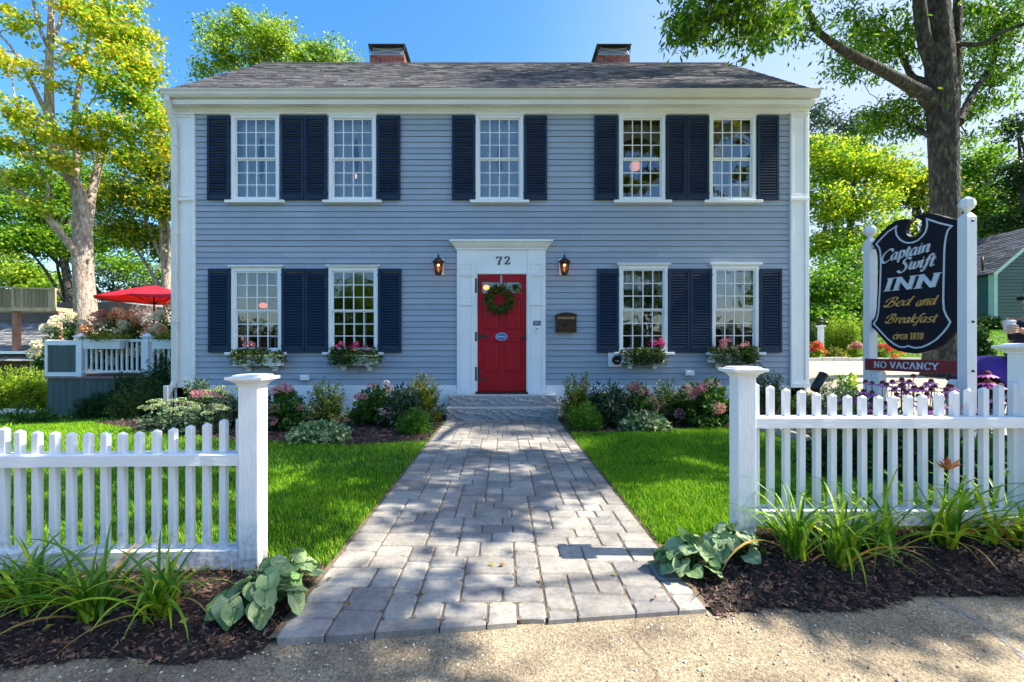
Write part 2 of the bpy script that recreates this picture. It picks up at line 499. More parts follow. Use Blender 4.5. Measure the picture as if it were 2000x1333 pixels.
def stain(m, scale, lo, hi, dark, light, detail=6):
    N, L = nodes_of(m)
    b = N['Principled BSDF']; tc = [n for n in N if n.type == 'TEX_COORD'][0]
    src = b.inputs['Base Color'].links[0].from_socket
    nz = N.new('ShaderNodeTexNoise'); nz.inputs['Scale'].default_value = scale; nz.inputs['Detail'].default_value = detail; nz.inputs['Roughness'].default_value = .65
    L.new(tc.outputs['Object'], nz.inputs['Vector'])
    cr = N.new('ShaderNodeValToRGB'); cr.color_ramp.elements[0].position = lo; cr.color_ramp.elements[1].position = hi
    cr.color_ramp.elements[0].color = (*dark, 1); cr.color_ramp.elements[1].color = (*light, 1)
    L.new(nz.outputs['Fac'], cr.inputs[0])
    mx = N.new('ShaderNodeMix'); mx.data_type = 'RGBA'; mx.blend_type = 'MULTIPLY'; mx.inputs[0].default_value = 1
    L.new(src, mx.inputs[6]); L.new(cr.outputs[0], mx.inputs[7]); L.new(mx.outputs[2], b.inputs['Base Color'])
stain(PAVER, 1.7, .32, .62, (.74, .70, .63), (1.12, 1.10, 1.06))
stain(PAVER, 38, .30, .55, (.72, .70, .67), (1.04, 1.04, 1.04))
stain(ROAD, .9, .35, .65, (.80, .78, .76), (1.16, 1.13, 1.08))
stain(SIDING, 1.3, .3, .7, (.90, .91, .93), (1.04, 1.04, 1.03))
stain(SHING, .7, .3, .7, (.90, .91, .93), (1.06, 1.05, 1.04))
def cracks(m):
    N, L = nodes_of(m)
    b = N['Principled BSDF']; tc = [n for n in N if n.type == 'TEX_COORD'][0]
    src = b.inputs['Base Color'].links[0].from_socket
    nz = N.new('ShaderNodeTexNoise'); nz.inputs['Scale'].default_value = 3; nz.inputs['Detail'].default_value = 5
    L.new(tc.outputs['Object'], nz.inputs['Vector'])
    ad = N.new('ShaderNodeMixRGB'); ad.blend_type = 'ADD'; ad.inputs[0].default_value = .35
    L.new(tc.outputs['Object'], ad.inputs[1]); L.new(nz.outputs['Color'], ad.inputs[2])
    vo = N.new('ShaderNodeTexVoronoi'); vo.feature = 'DISTANCE_TO_EDGE'; vo.inputs['Scale'].default_value = 1.15
    L.new(ad.outputs[0], vo.inputs['Vector'])
    cr = N.new('ShaderNodeValToRGB'); cr.color_ramp.elements[0].position = .002; cr.color_ramp.elements[1].position = .007
    cr.color_ramp.elements[0].color = (.50, .47, .43, 1); cr.color_ramp.elements[1].color = (1, 1, 1, 1)
    L.new(vo.outputs[0], cr.inputs[0])
    mx = N.new('ShaderNodeMix'); mx.data_type = 'RGBA'; mx.blend_type = 'MULTIPLY'; mx.inputs[0].default_value = .8
    L.new(src, mx.inputs[6]); L.new(cr.outputs[0], mx.inputs[7]); L.new(mx.outputs[2], b.inputs['Base Color'])
cracks(ROAD)
def soil_splash(m):
    N, L = nodes_of(m)
    b = N['Principled BSDF']; tc = [n for n in N if n.type == 'TEX_COORD'][0]
    src = b.inputs['Base Color'].links[0].from_socket
    sp = N.new('ShaderNodeSeparateXYZ'); L.new(tc.outputs['Object'], sp.inputs[0])
    mr = N.new('ShaderNodeMapRange'); mr.inputs['From Min'].default_value = .30; mr.inputs['From Max'].default_value = .02; L.new(sp.outputs[2], mr.inputs['Value'])
    nz = N.new('ShaderNodeTexNoise'); nz.inputs['Scale'].default_value = 34; nz.inputs['Detail'].default_value = 8; L.new(tc.outputs['Object'], nz.inputs['Vector'])
    ma = N.new('ShaderNodeMath'); ma.operation = 'MULTIPLY'; L.new(mr.outputs[0], ma.inputs[0])
    m2 = N.new('ShaderNodeMapRange'); m2.inputs['From Min'].default_value = .42; m2.inputs['From Max'].default_value = .68; m2.inputs['To Max'].default_value = .9; L.new(nz.outputs['Fac'], m2.inputs['Value'])
    L.new(m2.outputs[0], ma.inputs[1])
    mx = N.new('ShaderNodeMix'); mx.data_type = 'RGBA'; L.new(ma.outputs[0], mx.inputs[0]); L.new(src, mx.inputs[6]); mx.inputs[7].default_value = (.26, .22, .15, 1)
    n3 = N.new('ShaderNodeTexNoise'); n3.inputs['Scale'].default_value = 9; n3.inputs['Detail'].default_value = 9; n3.inputs['Roughness'].default_value = .75; L.new(tc.outputs['Object'], n3.inputs['Vector'])
    m3 = N.new('ShaderNodeMapRange'); m3.inputs['From Min'].default_value = .60; m3.inputs['From Max'].default_value = .72; m3.inputs['To Max'].default_value = .35; L.new(n3.outputs['Fac'], m3.inputs['Value'])
    mx2 = N.new('ShaderNodeMix'); mx2.data_type = 'RGBA'; L.new(m3.outputs[0], mx2.inputs[0]); L.new(mx.outputs[2], mx2.inputs[6]); mx2.inputs[7].default_value = (.50, .53, .52, 1)
    L.new(mx2.outputs[2], b.inputs['Base Color'])
soil_splash(WOODWHITE); soil_splash(RAILWHITE)
DRIVE = M('driveway_gravel', (0.30, 0.26, 0.20), (0.48, 0.42, 0.32), 3, 0.95, 0.5, 80)
YARD = M('yard_ground', (0.03, 0.07, 0.012), (0.10, 0.17, 0.02), 0.8, 0.95, 0.5, 20)

# ------------------------------------------------------------------ the ground
def edge_y(x): return 1.90 + 0.12 * max(-8, min(8, x))

def sheet(name, xs, ys, fz, m):
    xs = np.asarray(xs); ys = np.asarray(ys)
    V = np.array([(x, y, fz(x, y)) for y in ys for x in xs])
    n = len(xs)
    F = []
    for j in range(len(ys) - 1):
        a = np.arange(n - 1) + j * n
        F.append(np.stack([a, a + 1, a + 1 + n, a + n], 1))
    return tag(np_mesh(name, V, np.concatenate(F), m, smooth=True), kind='structure')

gx = np.concatenate([np.linspace(-700, -60, 14), np.linspace(-50, -12, 26), np.arange(-11.5, 12, 0.5), np.linspace(13, 50, 26), np.linspace(60, 700, 14)])
gy = np.concatenate([np.linspace(-300, -12, 16), np.arange(-11, 16, 0.5), np.linspace(17, 60, 30), np.linspace(80, 1200, 18)])
sheet('ground', gx, gy, lambda x, y: ground_z(x, y) - 0.055, YARD)

# road: rows run parallel to its edge
def road():
    xs = np.concatenate([np.linspace(-60, -6, 20), np.arange(-5.5, 6, 0.12), np.linspace(6.5, 60, 20)])
    V = []; rows = np.concatenate([np.linspace(0, 1.2, 16), np.linspace(1.5, 8, 10)])
    for r in rows:
        for x in xs:
            wob = 0.03 * sin(x * 5.1) + 0.02 * sin(x * 13.7 + 2) if r == 0 else 0
            V.append((x, edge_y(x) + (0.22 if r == 0 else 0.06) - r + wob, -0.030 + 0.003 * sin(x * 3 + r * 4) * (r > 0) + 0.004 * sin(x * 0.9)))
    n = len(xs)
    F = [(j * n + i, (j + 1) * n + i, (j + 1) * n + i + 1, j * n + i + 1) for j in range(len(rows) - 1) for i in range(n - 1)]
    tag(np_mesh('road', V, F, ROAD, smooth=True), kind='structure')
road()

def paint_line():
    BLUE = M('sprayed_line', (0.20, 0.28, 0.38), (0.38, 0.34, 0.27), 60, 0.9, 0.5, 90)
    pts = [(2.02, 2.11), (2.035, 2.0), (2.03, 1.9), (2.0, 1.8), (1.97, 1.72), (1.93, 1.6), (1.9, 1.3)]
    q_, _r = smooth_path([(a, b, 0) for a, b in pts], [1] * len(pts), 6)
    pts = [(v.x + R.uniform(-.002, .002), v.y) for v in q_]
    mb = MB()
    V = []
    for i, (x, y) in enumerate(pts):
        wd = 0.013 + 0.003 * (i % 2)
        rq = edge_y(x) + .06 - y; zz = -0.030 + 0.004 * sin(x * 0.9) + 0.003 * sin(x * 3 + rq * 4) + 0.004; V.append((x - wd, y, zz)); V.append((x + wd, y + 0.01, zz))
    mb.add(V, [(2 * i, 2 * i + 2, 2 * i + 3, 2 * i + 1) for i in range(len(pts) - 1)])
    N, L = nodes_of(BLUE); b_ = N['Principled BSDF']; tc = [n for n in N if n.type == 'TEX_COORD'][0]
    nz = N.new('ShaderNodeTexNoise'); nz.inputs['Scale'].default_value = 70; nz.inputs['Detail'].default_value = 5; L.new(tc.outputs['Object'], nz.inputs['Vector'])
    mr = N.new('ShaderNodeMapRange'); mr.inputs['From Min'].default_value = .40; mr.inputs['From Max'].default_value = .60; mr.inputs['To Max'].default_value = .75
    L.new(nz.outputs['Fac'], mr.inputs['Value']); L.new(mr.outputs[0], b_.inputs['Alpha'])
    tag(mb.build('road_marking', BLUE), kind='structure')
paint_line()

# loose stones on the road
def pebbles():
    V = []; F = []
    n = 1500
    for i in range(n):
        x = rng.uniform(-2.6, 3.2); y = edge_y(x) - abs(rng.normal(0, 0.35)) + 0.02
        s = rng.uniform(0.0015, 0.005) * (2.2 if rng.random() < 0.02 else 1)
        z = -0.028 + 0.004 * sin(x * 0.9)
        a = rng.uniform(0, pi)
        o = len(V)
        q = [(-1, -.7, 0), (1, -.8, 0), (.9, .7, 0), (-.8, .9, 0), (-.5, -.4, 1), (.6, -.4, .9), (.5, .4, 1.1), (-.4, .5, .9)]
        for p in q:
            px = p[0] * s * rng.uniform(.8, 1.2); py = p[1] * s * rng.uniform(.8, 1.2)
            V.append((x + px * cos(a) - py * sin(a), y + px * sin(a) + py * cos(a), z + p[2] * s * .9))
        F += [(o + 4, o + 5, o + 6, o + 7), (o, o + 1, o + 5, o + 4), (o + 1, o + 2, o + 6, o + 5), (o + 2, o + 3, o + 7, o + 6), (o + 3, o, o + 4, o + 7)]
    o = np_mesh('loose_gravel', V, F, PEBBLE)
    tag(o, 'pale loose grit scattered over the tan road edge', 'gravel', kind='stuff')
pebbles()

# ------------------------------------------------------------------ paved walk
def walkway():
    U = 0.0646; W = 28; H = 89; y0 = 7.36 - H * U; x0 = -0.905
    occ = [[False] * W for _ in range(H)]
    rr = random.Random(5)
    mb = MB()
    kinds = [(3, 2)] * 8 + [(2, 3)] * 2 + [(3, 3)] * 4 + [(2, 2)] * 3 + [(4, 3)] * 6 + [(4, 2)] * 4
    for j in range(H):
        for i in range(W):
            if occ[j][i]: continue
            run = 0
            while i + run < W and not occ[j][i + run]: run += 1
            ok = [k for k in kinds if k[0] <= run and run - k[0] != 1] or [(run, 2)]
            a, b = rr.choice(ok)
            b = min(b, H - j)
            for q in range(b):
                for p in range(a): occ[j + q][i + p] = True
            g = 0.0030
            xa, xb = x0 + i * U + g, x0 + (i + a) * U - g
            ya, yb = y0 + j * U + g, y0 + (j + b) * U - g
            if yb < edge_y((xa + xb) / 2) + 0.02: continue
            c = 0.007; zt = rr.uniform(-0.0015, 0.0015); tx, ty = rr.uniform(-.004, .004), rr.uniform(-.004, .004)
            cl = lambda x, y: max(y, edge_y(x) + 0.005)
            jt = lambda: rr.uniform(-0.0018, 0.0018)
            q = 0.013 * rr.uniform(.7, 1.3)
            def octo(a_, b_, c_, d_, q):
                return [(a_ + q, c_), (b_ - q, c_), (b_, c_ + q), (b_, d_ - q), (b_ - q, d_), (a_ + q, d_), (a_, d_ - q), (a_, c_ + q)]
            if yb - max(ya, edge_y(xa)) < 0.035: continue
            base = octo(xa, xb, ya, yb, q)
            top = [(x + jt(), y + jt()) for x, y in octo(xa + c, xb - c, ya + c, yb - c, q)]
            vs = [(x, cl(x, y), -0.06) for x, y in base] + [(x, cl(x, y), -0.007 + zt) for x, y in base]
            vs += [(x, max(y, edge_y(x) + 0.012), zt + tx * (x - xa) + ty * (y - ya)) for x, y in top]
            fs = [(k, (k + 1) % 8, (k + 1) % 8 + 8, k + 8) for k in range(8)] + [(k + 8, (k + 1) % 8 + 8, (k + 1) % 8 + 16, k + 16) for k in range(8)] + [tuple(range(16, 24))]
            mb.add(vs, fs)
    o = mb.build('path', PAVER)
    tag(o, kind='structure')
    s2 = MB()
    s2.add([(-0.93, edge_y(-.93) + .02, -0.007), (0.93, edge_y(.93) + .02, -0.007), (0.93, 7.36, -0.007), (-0.93, 7.36, -0.007)], [(0, 1, 2, 3)])
    tag(s2.build('path_base', SAND), kind='structure')
walkway()

# ------------------------------------------------------------------ beds and lawns
def lerp_curve(pts, x):
    if x <= pts[0][0]: return pts[0][1]
    for (a, b), (c, d) in zip(pts, pts[1:]):
        if x <= c: return b + (d - b) * (x - a) / (c - a)
    return pts[-1][1]

LBED = [(-7.5, 8.2), (-6.4, 7.2), (-5.0, 6.3), (-3.5, 5.75), (-1.9, 5.38), (-0.9, 5.62)]
RBED = [(0.9, 6.15), (2.0, 6.25), (3.0, 6.6), (4.0, 6.8)]
def sign_edge(y): return lerp_curve([(2.7, 4.1), (3.4, 3.95), (3.9, 3.75), (4.6, 3.55), (5.6, 3.68), (6.6, 3.6), (7.8, 3.6)], y)
FENCE_L = lambda x: 2.36 + 0.035 * (x + 1.1)
def in_front_bed(x, y):
    if abs(x) < 0.925 or x > 4.55: return False
    back = (2.40 + 0.035 * (x + 1)) if x < 0 else 2.68
    return edge_y(x) - 0.03 + 0.03 * sin(x * 7) < y < back
def in_house_bed(x, y):
    if abs(x) < 0.925 or y > 7.9: return False
    if x < 0: return x > -7.4 and y > lerp_curve(LBED, x) + .02 * sin(x * 9)
    if x < 3.8 and y > lerp_curve(RBED, x) + .02 * sin(x * 9): return True
    return sign_edge(y) < x < 4.55 + .4 * sm(5.5, 6.5, y) and y > 2.68
def in_lawn(x, y):
    if abs(x) < 0.92 or in_front_bed(x, y) or in_house_bed(x, y): return False
    if x > 0: return x < sign_edge(y) and y < 7.9 and y > 2.6
    if y < edge_y(x): return False
    return (y < 7.9 or x < -7.2)

def mound(x, y):
    """height of the beds above the ground"""
    h = 0
    if y < 3.2 and x > 0:
        h = 0.085 * sm(0.93, 1.5, x) * sm(edge_y(x), edge_y(x) + 0.35, y)
    elif y < 3.0:
        h = 0.03 * sm(0.93, 1.4, -x) * sm(edge_y(x), edge_y(x) + 0.3, y)
    return h
def lawn_z(x, y):
    z = ground_z(x, y)
    if x > 0.9: z += 0.085 * sm(0.95, 1.5, x) * sm(2.0, 2.7, y) * (1 - sm(3.2, 5.0, y))
    if x < -0.9 and y < 5: z += 0.02 * sm(0.93, 1.4, -x)
    return z

def cell_sheet(name, fn, x0, x1, y0, y1, res, fz, m, kind='structure'):
    nx = int((x1 - x0) / res) + 1; ny = int((y1 - y0) / res) + 1
    idx = {}; V = []; F = []
    def vid(i, j):
        k = (i, j)
        if k not in idx:
            idx[k] = len(V)
            x, y = x0 + i * res, y0 + j * res
            V.append((x, y, fz(x, y)))
        return idx[k]
    for j in range(ny - 1):
        for i in range(nx - 1):
            if fn(x0 + (i + .5) * res, y0 + (j + .5) * res):
                F.append((vid(i, j), vid(i + 1, j), vid(i + 1, j + 1), vid(i, j + 1)))
    return tag(np_mesh(name, V, F, m, smooth=True), kind=kind)

hsh = lambda x, y: 0.012 * sin(x * 31 + y * 17) * sin(y * 41 - x * 7) + 0.008 * sin(x * 71 + 3 * y)
cell_sheet('front_bed_soil', in_front_bed, -6, 4.6, 1.0, 2.8, 0.03, lambda x, y: ground_z(x, y) + mound(x, y) + hsh(x, y) - 0.012, MULCHB)
cell_sheet('house_bed_soil', in_house_bed, -7.6, 5.0, 2.6, 7.95, 0.06, lambda x, y: ground_z(x, y) + 0.005 + hsh(x, y) + (0.05 if x > 3.9 else 0), MULCHB)
cell_sheet('lawn_soil', in_lawn, -14, 4.2, 1.2, 9.0, 0.08, lambda x, y: lawn_z(x, y) - 0.006, LAWNB)

def chips():
    V = []; pts = []
    n = 0
    cand = np.stack([rng.uniform(-4.5, 4.5, 90000), rng.uniform(1.3, 2.75, 90000)], 1)
    for x, y in cand:
        if in_front_bed(x, y) or (in_front_bed(x, y + 0.03) and rng.random() < .5): pts.append((x, y, ground_z(x, y) + mound(x, y) + hsh(x, y) - 0.004 + rng.uniform(0, .012)))
    nfront = len(pts)
    cand = np.stack([rng.uniform(-7, 5, 60000), rng.uniform(2.7, 7.8, 60000)], 1)
    for x, y in cand:
        if in_house_bed(x, y): pts.append((x, y, ground_z(x, y) + 0.012 + hsh(x, y) + (0.05 if x > 3.9 else 0)))
    C = np.array(pts)
    k = len(C)
    a = rng.uniform(0, 2 * pi, k); e = rng.normal(0.05, 0.35, k)
    D = np.stack([np.cos(a) * np.cos(e), np.sin(a) * np.cos(e), np.sin(e)], 1)
    sz = np.where(np.arange(k) < nfront, rng.uniform(0.006, 0.026, k), rng.uniform(0.015, 0.05, k))
    Nn = rng.normal(0, .5, (k, 3)) + np.array([0, 0, 1.0])
    W = np.cross(D, Nn); W /= np.linalg.norm(W, axis=1, keepdims=True)
    L = sz[:, None]; wd = L * rng.uniform(.10, .3, k)[:, None]
    U = np.cross(W, D)
    p0 = C - D * L / 2; p1 = C + D * L / 2
    V = np.stack([p0 - W * wd, p1 - W * wd * .6, p1 + W * wd * .5, p0 + W * wd, ], 1).reshape(-1, 3)
    F = np.arange(4 * k).reshape(k, 4)
    tag(np_mesh('mulch_chips', V, F, CHIP), 'dark brown shredded bark mulch covering the planting beds', 'mulch', kind='stuff')
chips()

def blades(name, pts, h, wd, m, label, lean=0.62):
    C = np.array(pts); n = len(C)
    a = rng.uniform(0, 2 * pi, n)
    W = np.stack([np.cos(a), np.sin(a), np.zeros(n)], 1)
    b = rng.uniform(0, 2 * pi, n)
    Ld = np.stack([np.cos(b), np.sin(b), np.zeros(n)], 1) * rng.uniform(0.1, 1, n)[:, None] * lean
    H = (h * rng.uniform(.55, 1.25, n))[:, None]
    up = np.array([0, 0, 1.0])
    w_ = wd / 2
    mid = C + up * H * .6 + Ld * H * .45
    tip = C + up * H * .95 + Ld * H * 1.3
    V = np.stack([C - W * w_, C + W * w_, mid + W * w_ * .8, mid - W * w_ * .8, tip, tip + W * w_ * .15], 1).reshape(-1, 3)
    o = np.arange(n)[:, None] * 6
    F = np.concatenate([o + np.array([[0, 1, 2, 3]]), o + np.array([[3, 2, 5, 4]])])
    return tag(np_mesh(name, V, F, m), label, 'grass', kind='stuff')

def scatter(fn, x0, x1, y0, y1, n, fz):
    c = np.stack([rng.uniform(x0, x1, n), rng.uniform(y0, y1, n)], 1)
    return [(x, y, fz(x, y) - 0.004) for x, y in c if fn(x, y)]

lf = lambda x, y: in_lawn(x, y) and x < 0
rf = lambda x, y: in_lawn(x, y) and x > 0
pL = scatter(lf, -5.5, -0.9, 2.0, 4.2, 95000, lawn_z) + scatter(lf, -8, -0.9, 4.2, 7.9, 110000, lawn_z)
blades('lawn_grass', pL, 0.042, 0.0040, GRASS, 'mown green grass of the lawn behind the left fence')
pR = scatter(rf, 0.9, 4.2, 2.5, 4.2, 85000, lawn_z) + scatter(rf, 0.9, 4.0, 4.2, 6.9, 65000, lawn_z)
blades('lawn_grass', pR, 0.042, 0.0040, GRASS, 'mown green grass of the lawn right of the paved walk')
far = [p for p in scatter(lambda x, y: y > 7.9 or x < -8, -24, -7.2, 6, 26, 70000, ground_z)]
blades('lawn_grass', far, 0.08, 0.016, GRASS, 'sunlit rough grass of the side yard beyond the grey deck')
farR = scatter(lambda x, y: x > 7.5 + max(0, (12.5 - y)) * 2, 7, 30, 10.5, 26, 60000, ground_z)
blades('lawn_grass', farR, 0.08, 0.016, GRASS, 'bright sunlit grass slope before the dark green house')
for nm, pts_, lb in (('l', pL, 'scattered pale and dry blades in the left lawn'), ('r', pR, 'scattered pale and dry blades in the right lawn')):
    blades('dry_grass', [p for p in pts_ if rng.random() < .035 + .10 * max(0, 1 - abs(abs(p[0]) - .93) / .14)], 0.046, 0.0040, GRASSDRY, lb, lean=.9)
dry = [p for p in scatter(lambda x, y: in_front_bed(x, y) and y > ((2.28 + .035 * (x + 1)) if x < 0 else 2.55), -4.5, 3.6, 2.1, 2.7, 9000, lambda x, y: ground_z(x, y) + mound(x, y))]
blades('grass_fringe', dry, 0.045, 0.0042, GRASSDRY, 'pale yellowish grass fringe under the bottom fence rails', lean=1.0)

# driveway beside the house
def driveway():
    rows = []
    for y in np.linspace(2.2, 11.6, 40):
        xa = 4.55 + .4 * sm(5.5, 6.5, y) + 0.35 * sm(6, 8, y) + 0.3 * sm(9, 11, y) - 0.9 * sm(11, 11.6, y) * 0
        xb = 7.6 + 3.6 * sm(7.5, 11, y)
        rows.append((y, xa, xb))
    V = []; n = 16
    for y, xa, xb in rows:
        for i in range(n):
            x = xa + (xb - xa) * i / (n - 1)
            V.append((x, y, ground_z(x, y) + 0.012))
    F = [(j * n + i, j * n + i + 1, (j + 1) * n + i + 1, (j + 1) * n + i) for j in range(len(rows) - 1) for i in range(n - 1)]
    tag(np_mesh('driveway', V, F, DRIVE, smooth=True), kind='structure')
    mb = MB()
    x = 5.5
    while x < 11.4:
        l = R.uniform(.25, .5)
        z = ground_z(x + l / 2, 11.66)
        mb.box(x, x + l - .015, 11.6, 11.74, z - .05, z + .10 + R.uniform(-.01, .01)); x += l
    tag(mb.build('stone_kerb', GRANTOP, bevel=0.012), 'low granite kerb edging the far side of the driveway', 'kerb')
driveway()
def bed_edging():
    mb = MB()
    y = 2.85
    while y < 6.7:
        l = R.uniform(.22, .36)
        ya, yb = y, y + l - .02
        xa, xb = sign_edge(ya), sign_edge(yb)
        z = ground_z(xa, ya)
        ang = atan2(xb - xa, yb - ya)
        mb.obox(((xa + xb) / 2, (ya + yb) / 2, z + .03 + R.uniform(-.008, .008)), (.09, l - .02, .16), Matrix.Rotation(-ang, 3, 'Z'))
        y += l
    tag(mb.build('stone_edging', GRANITE, bevel=0.015), 'curved granite block edging between right lawn and sign bed', 'edging')
bed_edging()
# ------------------------------------------------------------------ lettering (pen strokes)
G = {}
def _g(ch, adv, s): G[ch] = (adv, s)
_g('a', 5.6, '4.2 4.5,2.5 5,0.8 3.6,0.6 1.3,1.8 0,3.2 1,4.3 4.6|4.4 5,4.1 1,4.6 0,5.4 .6')
_g('n', 5.8, '.3 4.4,1 5,1.1 3,1 0|1.1 2.6,2.2 4.6,3.6 5,4.2 4,4.1 1,4.6 0,5.4 .6')
_g('p', 5.2, '.3 4.4,1.1 5,1.1 0,1 -3|1.1 3.8,2.6 5,4.2 4,4.4 1.8,3 0,1.2 .8')
_g('t', 3.4, '1.6 7,1.4 3,1.3 1,2 0,3.2 .8|.2 5,3 5')
_g('i', 2.6, '.4 4.4,1.2 5,1.1 1,1.6 0,2.6 .8|1.1 6.6,1.35 7.1')
_g('w', 7, '.3 4.4,1 5,1 1.4,1.8 0,3.2 .8,3.7 4.8|3.7 4,3.6 1,4.6 0,6 1,6.4 3.5,6 5')
_g('f', 3.6, '4.8 7.6,3.4 8.3,2.4 7,1.9 3,1.4 -1,.6 -2.6,-.6 -2.4|.6 5,3.8 5')
_g('e', 4.6, '.8 2.6,3.6 3.2,3.9 4.4,2.6 5,1 3.8,.6 1.6,1.8 0,3.2 .2,4.4 1.2')
_g('d', 5.8, '4.2 4.5,2.5 5,.8 3.6,.6 1.3,1.8 0,3.2 1,4.3 4.5|4.7 8.2,4.3 5,4.1 1,4.6 0,5.4 .6')
_g('r', 3.9, '.3 4.4,1.1 5,1.1 3,1 0|1.1 2.6,2 4.4,3 5,3.8 4.6')
_g('k', 4.8, '1.4 8.2,1.1 4,1 0|1.1 2.4,2.4 4.6,3.6 4.9,3.8 3.8,1.6 2.6,3 .8,4 0,4.8 .6')
_g('s', 4.0, '3.4 4.4,2.2 5,1 4.2,1.4 3,3 2,3.2 .8,2 0,.5 .6')
_g('c', 4.4, '3.8 4.2,2.6 5,1 4,.6 1.8,1.8 0,3 .2,4 1.2')
_g('l', 2.6, '1.8 8.2,1.2 4,1.1 1,1.8 0,2.6 .8')
_g('o', 4.6, '2.4 5,.9 4,.6 1.8,2 0,3.6 .8,4 3,2.4 5')
_g('m', 8.4, '.3 4.4,1 5,1.1 3,1 0|1.1 2.6,2.2 4.6,3.4 5,4 4,3.9 0|4 2.6,5 4.6,6.2 5,6.8 4,6.7 1,7.2 0,8 .6')
_g('C', 7.4, '7.4 6.4,6.8 8,4.6 8.4,1.6 6.6,.2 3,1.2 0,4 -1,6.4 .6')
_g('S', 6.2, '6 7.2,4.6 8.6,2.2 7.8,1.8 5.8,3.6 4,4.6 1.6,3.4 -1,1.4 -1.6,-.8 0')
_g('B', 6.6, '2.6 8,1.6 4,.6 .4,-1.2 -.2|-1.8 4.5,-1 7.4,2 8.8,4.6 8.4,5.4 6.6,4.4 5,2.2 4.4|2.2 4.4,4.8 3.8,5.2 1.6,3.4 -.1,1 0,-1.4 1.4,-2.4 1')
_g('W', 8.6, '0 7,.8 8,1.2 4,1.2 0,3 3,4 7.6|4 7.6,4 4,4.4 0,6.4 3,7.4 8')
_g('Z', 1, '0 0,0 0')
UP = {'I': (3.4, '!1.5 0,1.5 7|!.2 .05,2.8 .05|!.2 6.95,2.8 6.95'),
      'N': (7.6, '!1.3 0,1.3 7|!1.1 7,6 0|!6 0,6 7|!0 .05,2.6 .05|!-.3 6.95,1.9 6.95|!4.8 6.95,7.2 6.95'),
      'O': (7.6, '3.6 7.1,1.4 6,.5 3.5,1.4 1,3.6 -.1,5.8 1,6.7 3.5,5.8 6,3.6 7.1'),
      'V': (6.8, '!.7 7,3.4 0|!3.4 0,6 7|!-.4 6.95,2 6.95|!4.9 6.95,7.1 6.95'),
      'A': (6.8, '!.5 0,3.2 7|!3.2 7,6 0|!1.6 2.6,4.9 2.6|!-.5 .05,1.6 .05|!4.9 .05,7.1 .05'),
      'C': (6.8, '5.9 5.2,5.6 6.5,3.5 7.1,1.3 6,.5 3.5,1.3 1,3.5 -.1,5.9 1.5|!5.9 4.8,5.9 7'),
      'Y': (6.6, '!.5 7,3.2 3.5|!3.2 3.5,3.2 0|!6 7,3.2 3.5|!-.6 6.95,1.7 6.95|!4.9 6.95,7 6.95|!2 .05,4.4 .05'),
      '1': (4.2, '!1 5.9,2.4 7|!2.4 7,2.4 0|!1 .05,3.8 .05'),
      '8': (4.8, '2.4 7,1 6.2,1 4.6,2.4 3.8,3.9 2.6,3.9 .8,2.4 0,.9 .8,.9 2.6,2.4 3.8,3.7 4.8,3.7 6.2,2.4 7'),
      '0': (4.8, '2.4 7,1.1 6,.7 3.5,1.1 1,2.4 0,3.7 1,4.1 3.5,3.7 6,2.4 7'),
      '7': (5.6, '!.6 5.4,.6 7|!.6 6.8,4.8 6.8|4.8 6.8,3.4 4,2.5 2,2.4 0|!1.3 .05,3.6 .05'),
      '2': (5.4, '.8 5.2,1 6.4,2.6 7,4.2 6.2,4.2 4.8,2.6 2.6,.6 .3|!.6 .4,4.6 .4|!4.6 .3,4.6 1.7')}

def lettering(mb, text, size, fn, thick, thin, depth, slant=0.0, nib=30, caps=False, x0=0, lift=0.0, m=0, track=0):
    """size = metres for 10 glyph units; fn(u, v, d) -> world; returns width"""
    x = x0; cnt = 0
    for ch in text:
        if ch == ' ':
            x += 3.2 * size / 10; continue
        adv, s = (UP[ch] if (caps and ch in UP) or ch not in G else G[ch])
        for st in s.split('|'):
            straight = st[0] == '!'
            st = st.lstrip('!')
            pts = [tuple(map(float, q.split())) for q in st.split(',')]
            pts = [Vector((px + py * slant, py, 0)) for px, py in pts]
            if not straight and len(pts) > 2:
                pts, _ = smooth_path(pts, [1] * len(pts), 5)
            pts = [Vector((x + p.x * size / 10, p.y * size / 10, 0)) for p in pts]
            L, Rr = [], []
            for i, p in enumerate(pts):
                d = pts[min(i + 1, len(pts) - 1)] - pts[max(i - 1, 0)]
                if d.length < 1e-9: continue
                ang = atan2(d.y, d.x)
                wd = thin + (thick - thin) * abs(sin(ang - radians(nib)))
                if not straight and (i == 0 or i == len(pts) - 1): wd *= 0.6
                nrm = Vector((-d.y, d.x, 0)).normalized() * wd / 2
                L.append(p + nrm); Rr.append(p - nrm)
            n = len(L)
            dz = depth + cnt * 0.00012
            cnt += 1
            vs = [fn(p.x, p.y, lift) for p in L] + [fn(p.x, p.y, lift) for p in Rr] + [fn(p.x, p.y, lift + dz) for p in L] + [fn(p.x, p.y, lift + dz) for p in Rr]
            fs = []
            for i in range(n - 1):
                fs.append((2 * n + i, 2 * n + i + 1, 3 * n + i + 1, 3 * n + i))
                fs.append((i, i + 1, 2 * n + i + 1, 2 * n + i))
                fs.append((n + i, n + i + 1, 3 * n + i + 1, 3 * n + i))
            fs.append((0, n, 3 * n, 2 * n)); fs.append((n - 1, 2 * n - 1, 4 * n - 1, 3 * n - 1))
            mb.add(vs, fs, m)
        x += (adv + track) * size / 10
    return x - x0

# ------------------------------------------------------------------ the inn
D = 7.87
hx = lambda px: FX(px, D)
hz = lambda py: FZ(py, D)
HL, HR = hx(342), hx(1575)            # outer corners
HB = 13.62                            # back wall
house = thing('inn_house', 'two storey grey blue clapboard inn with white trim and navy shutters', 'house', ((HL + HR) / 2, D, 0))

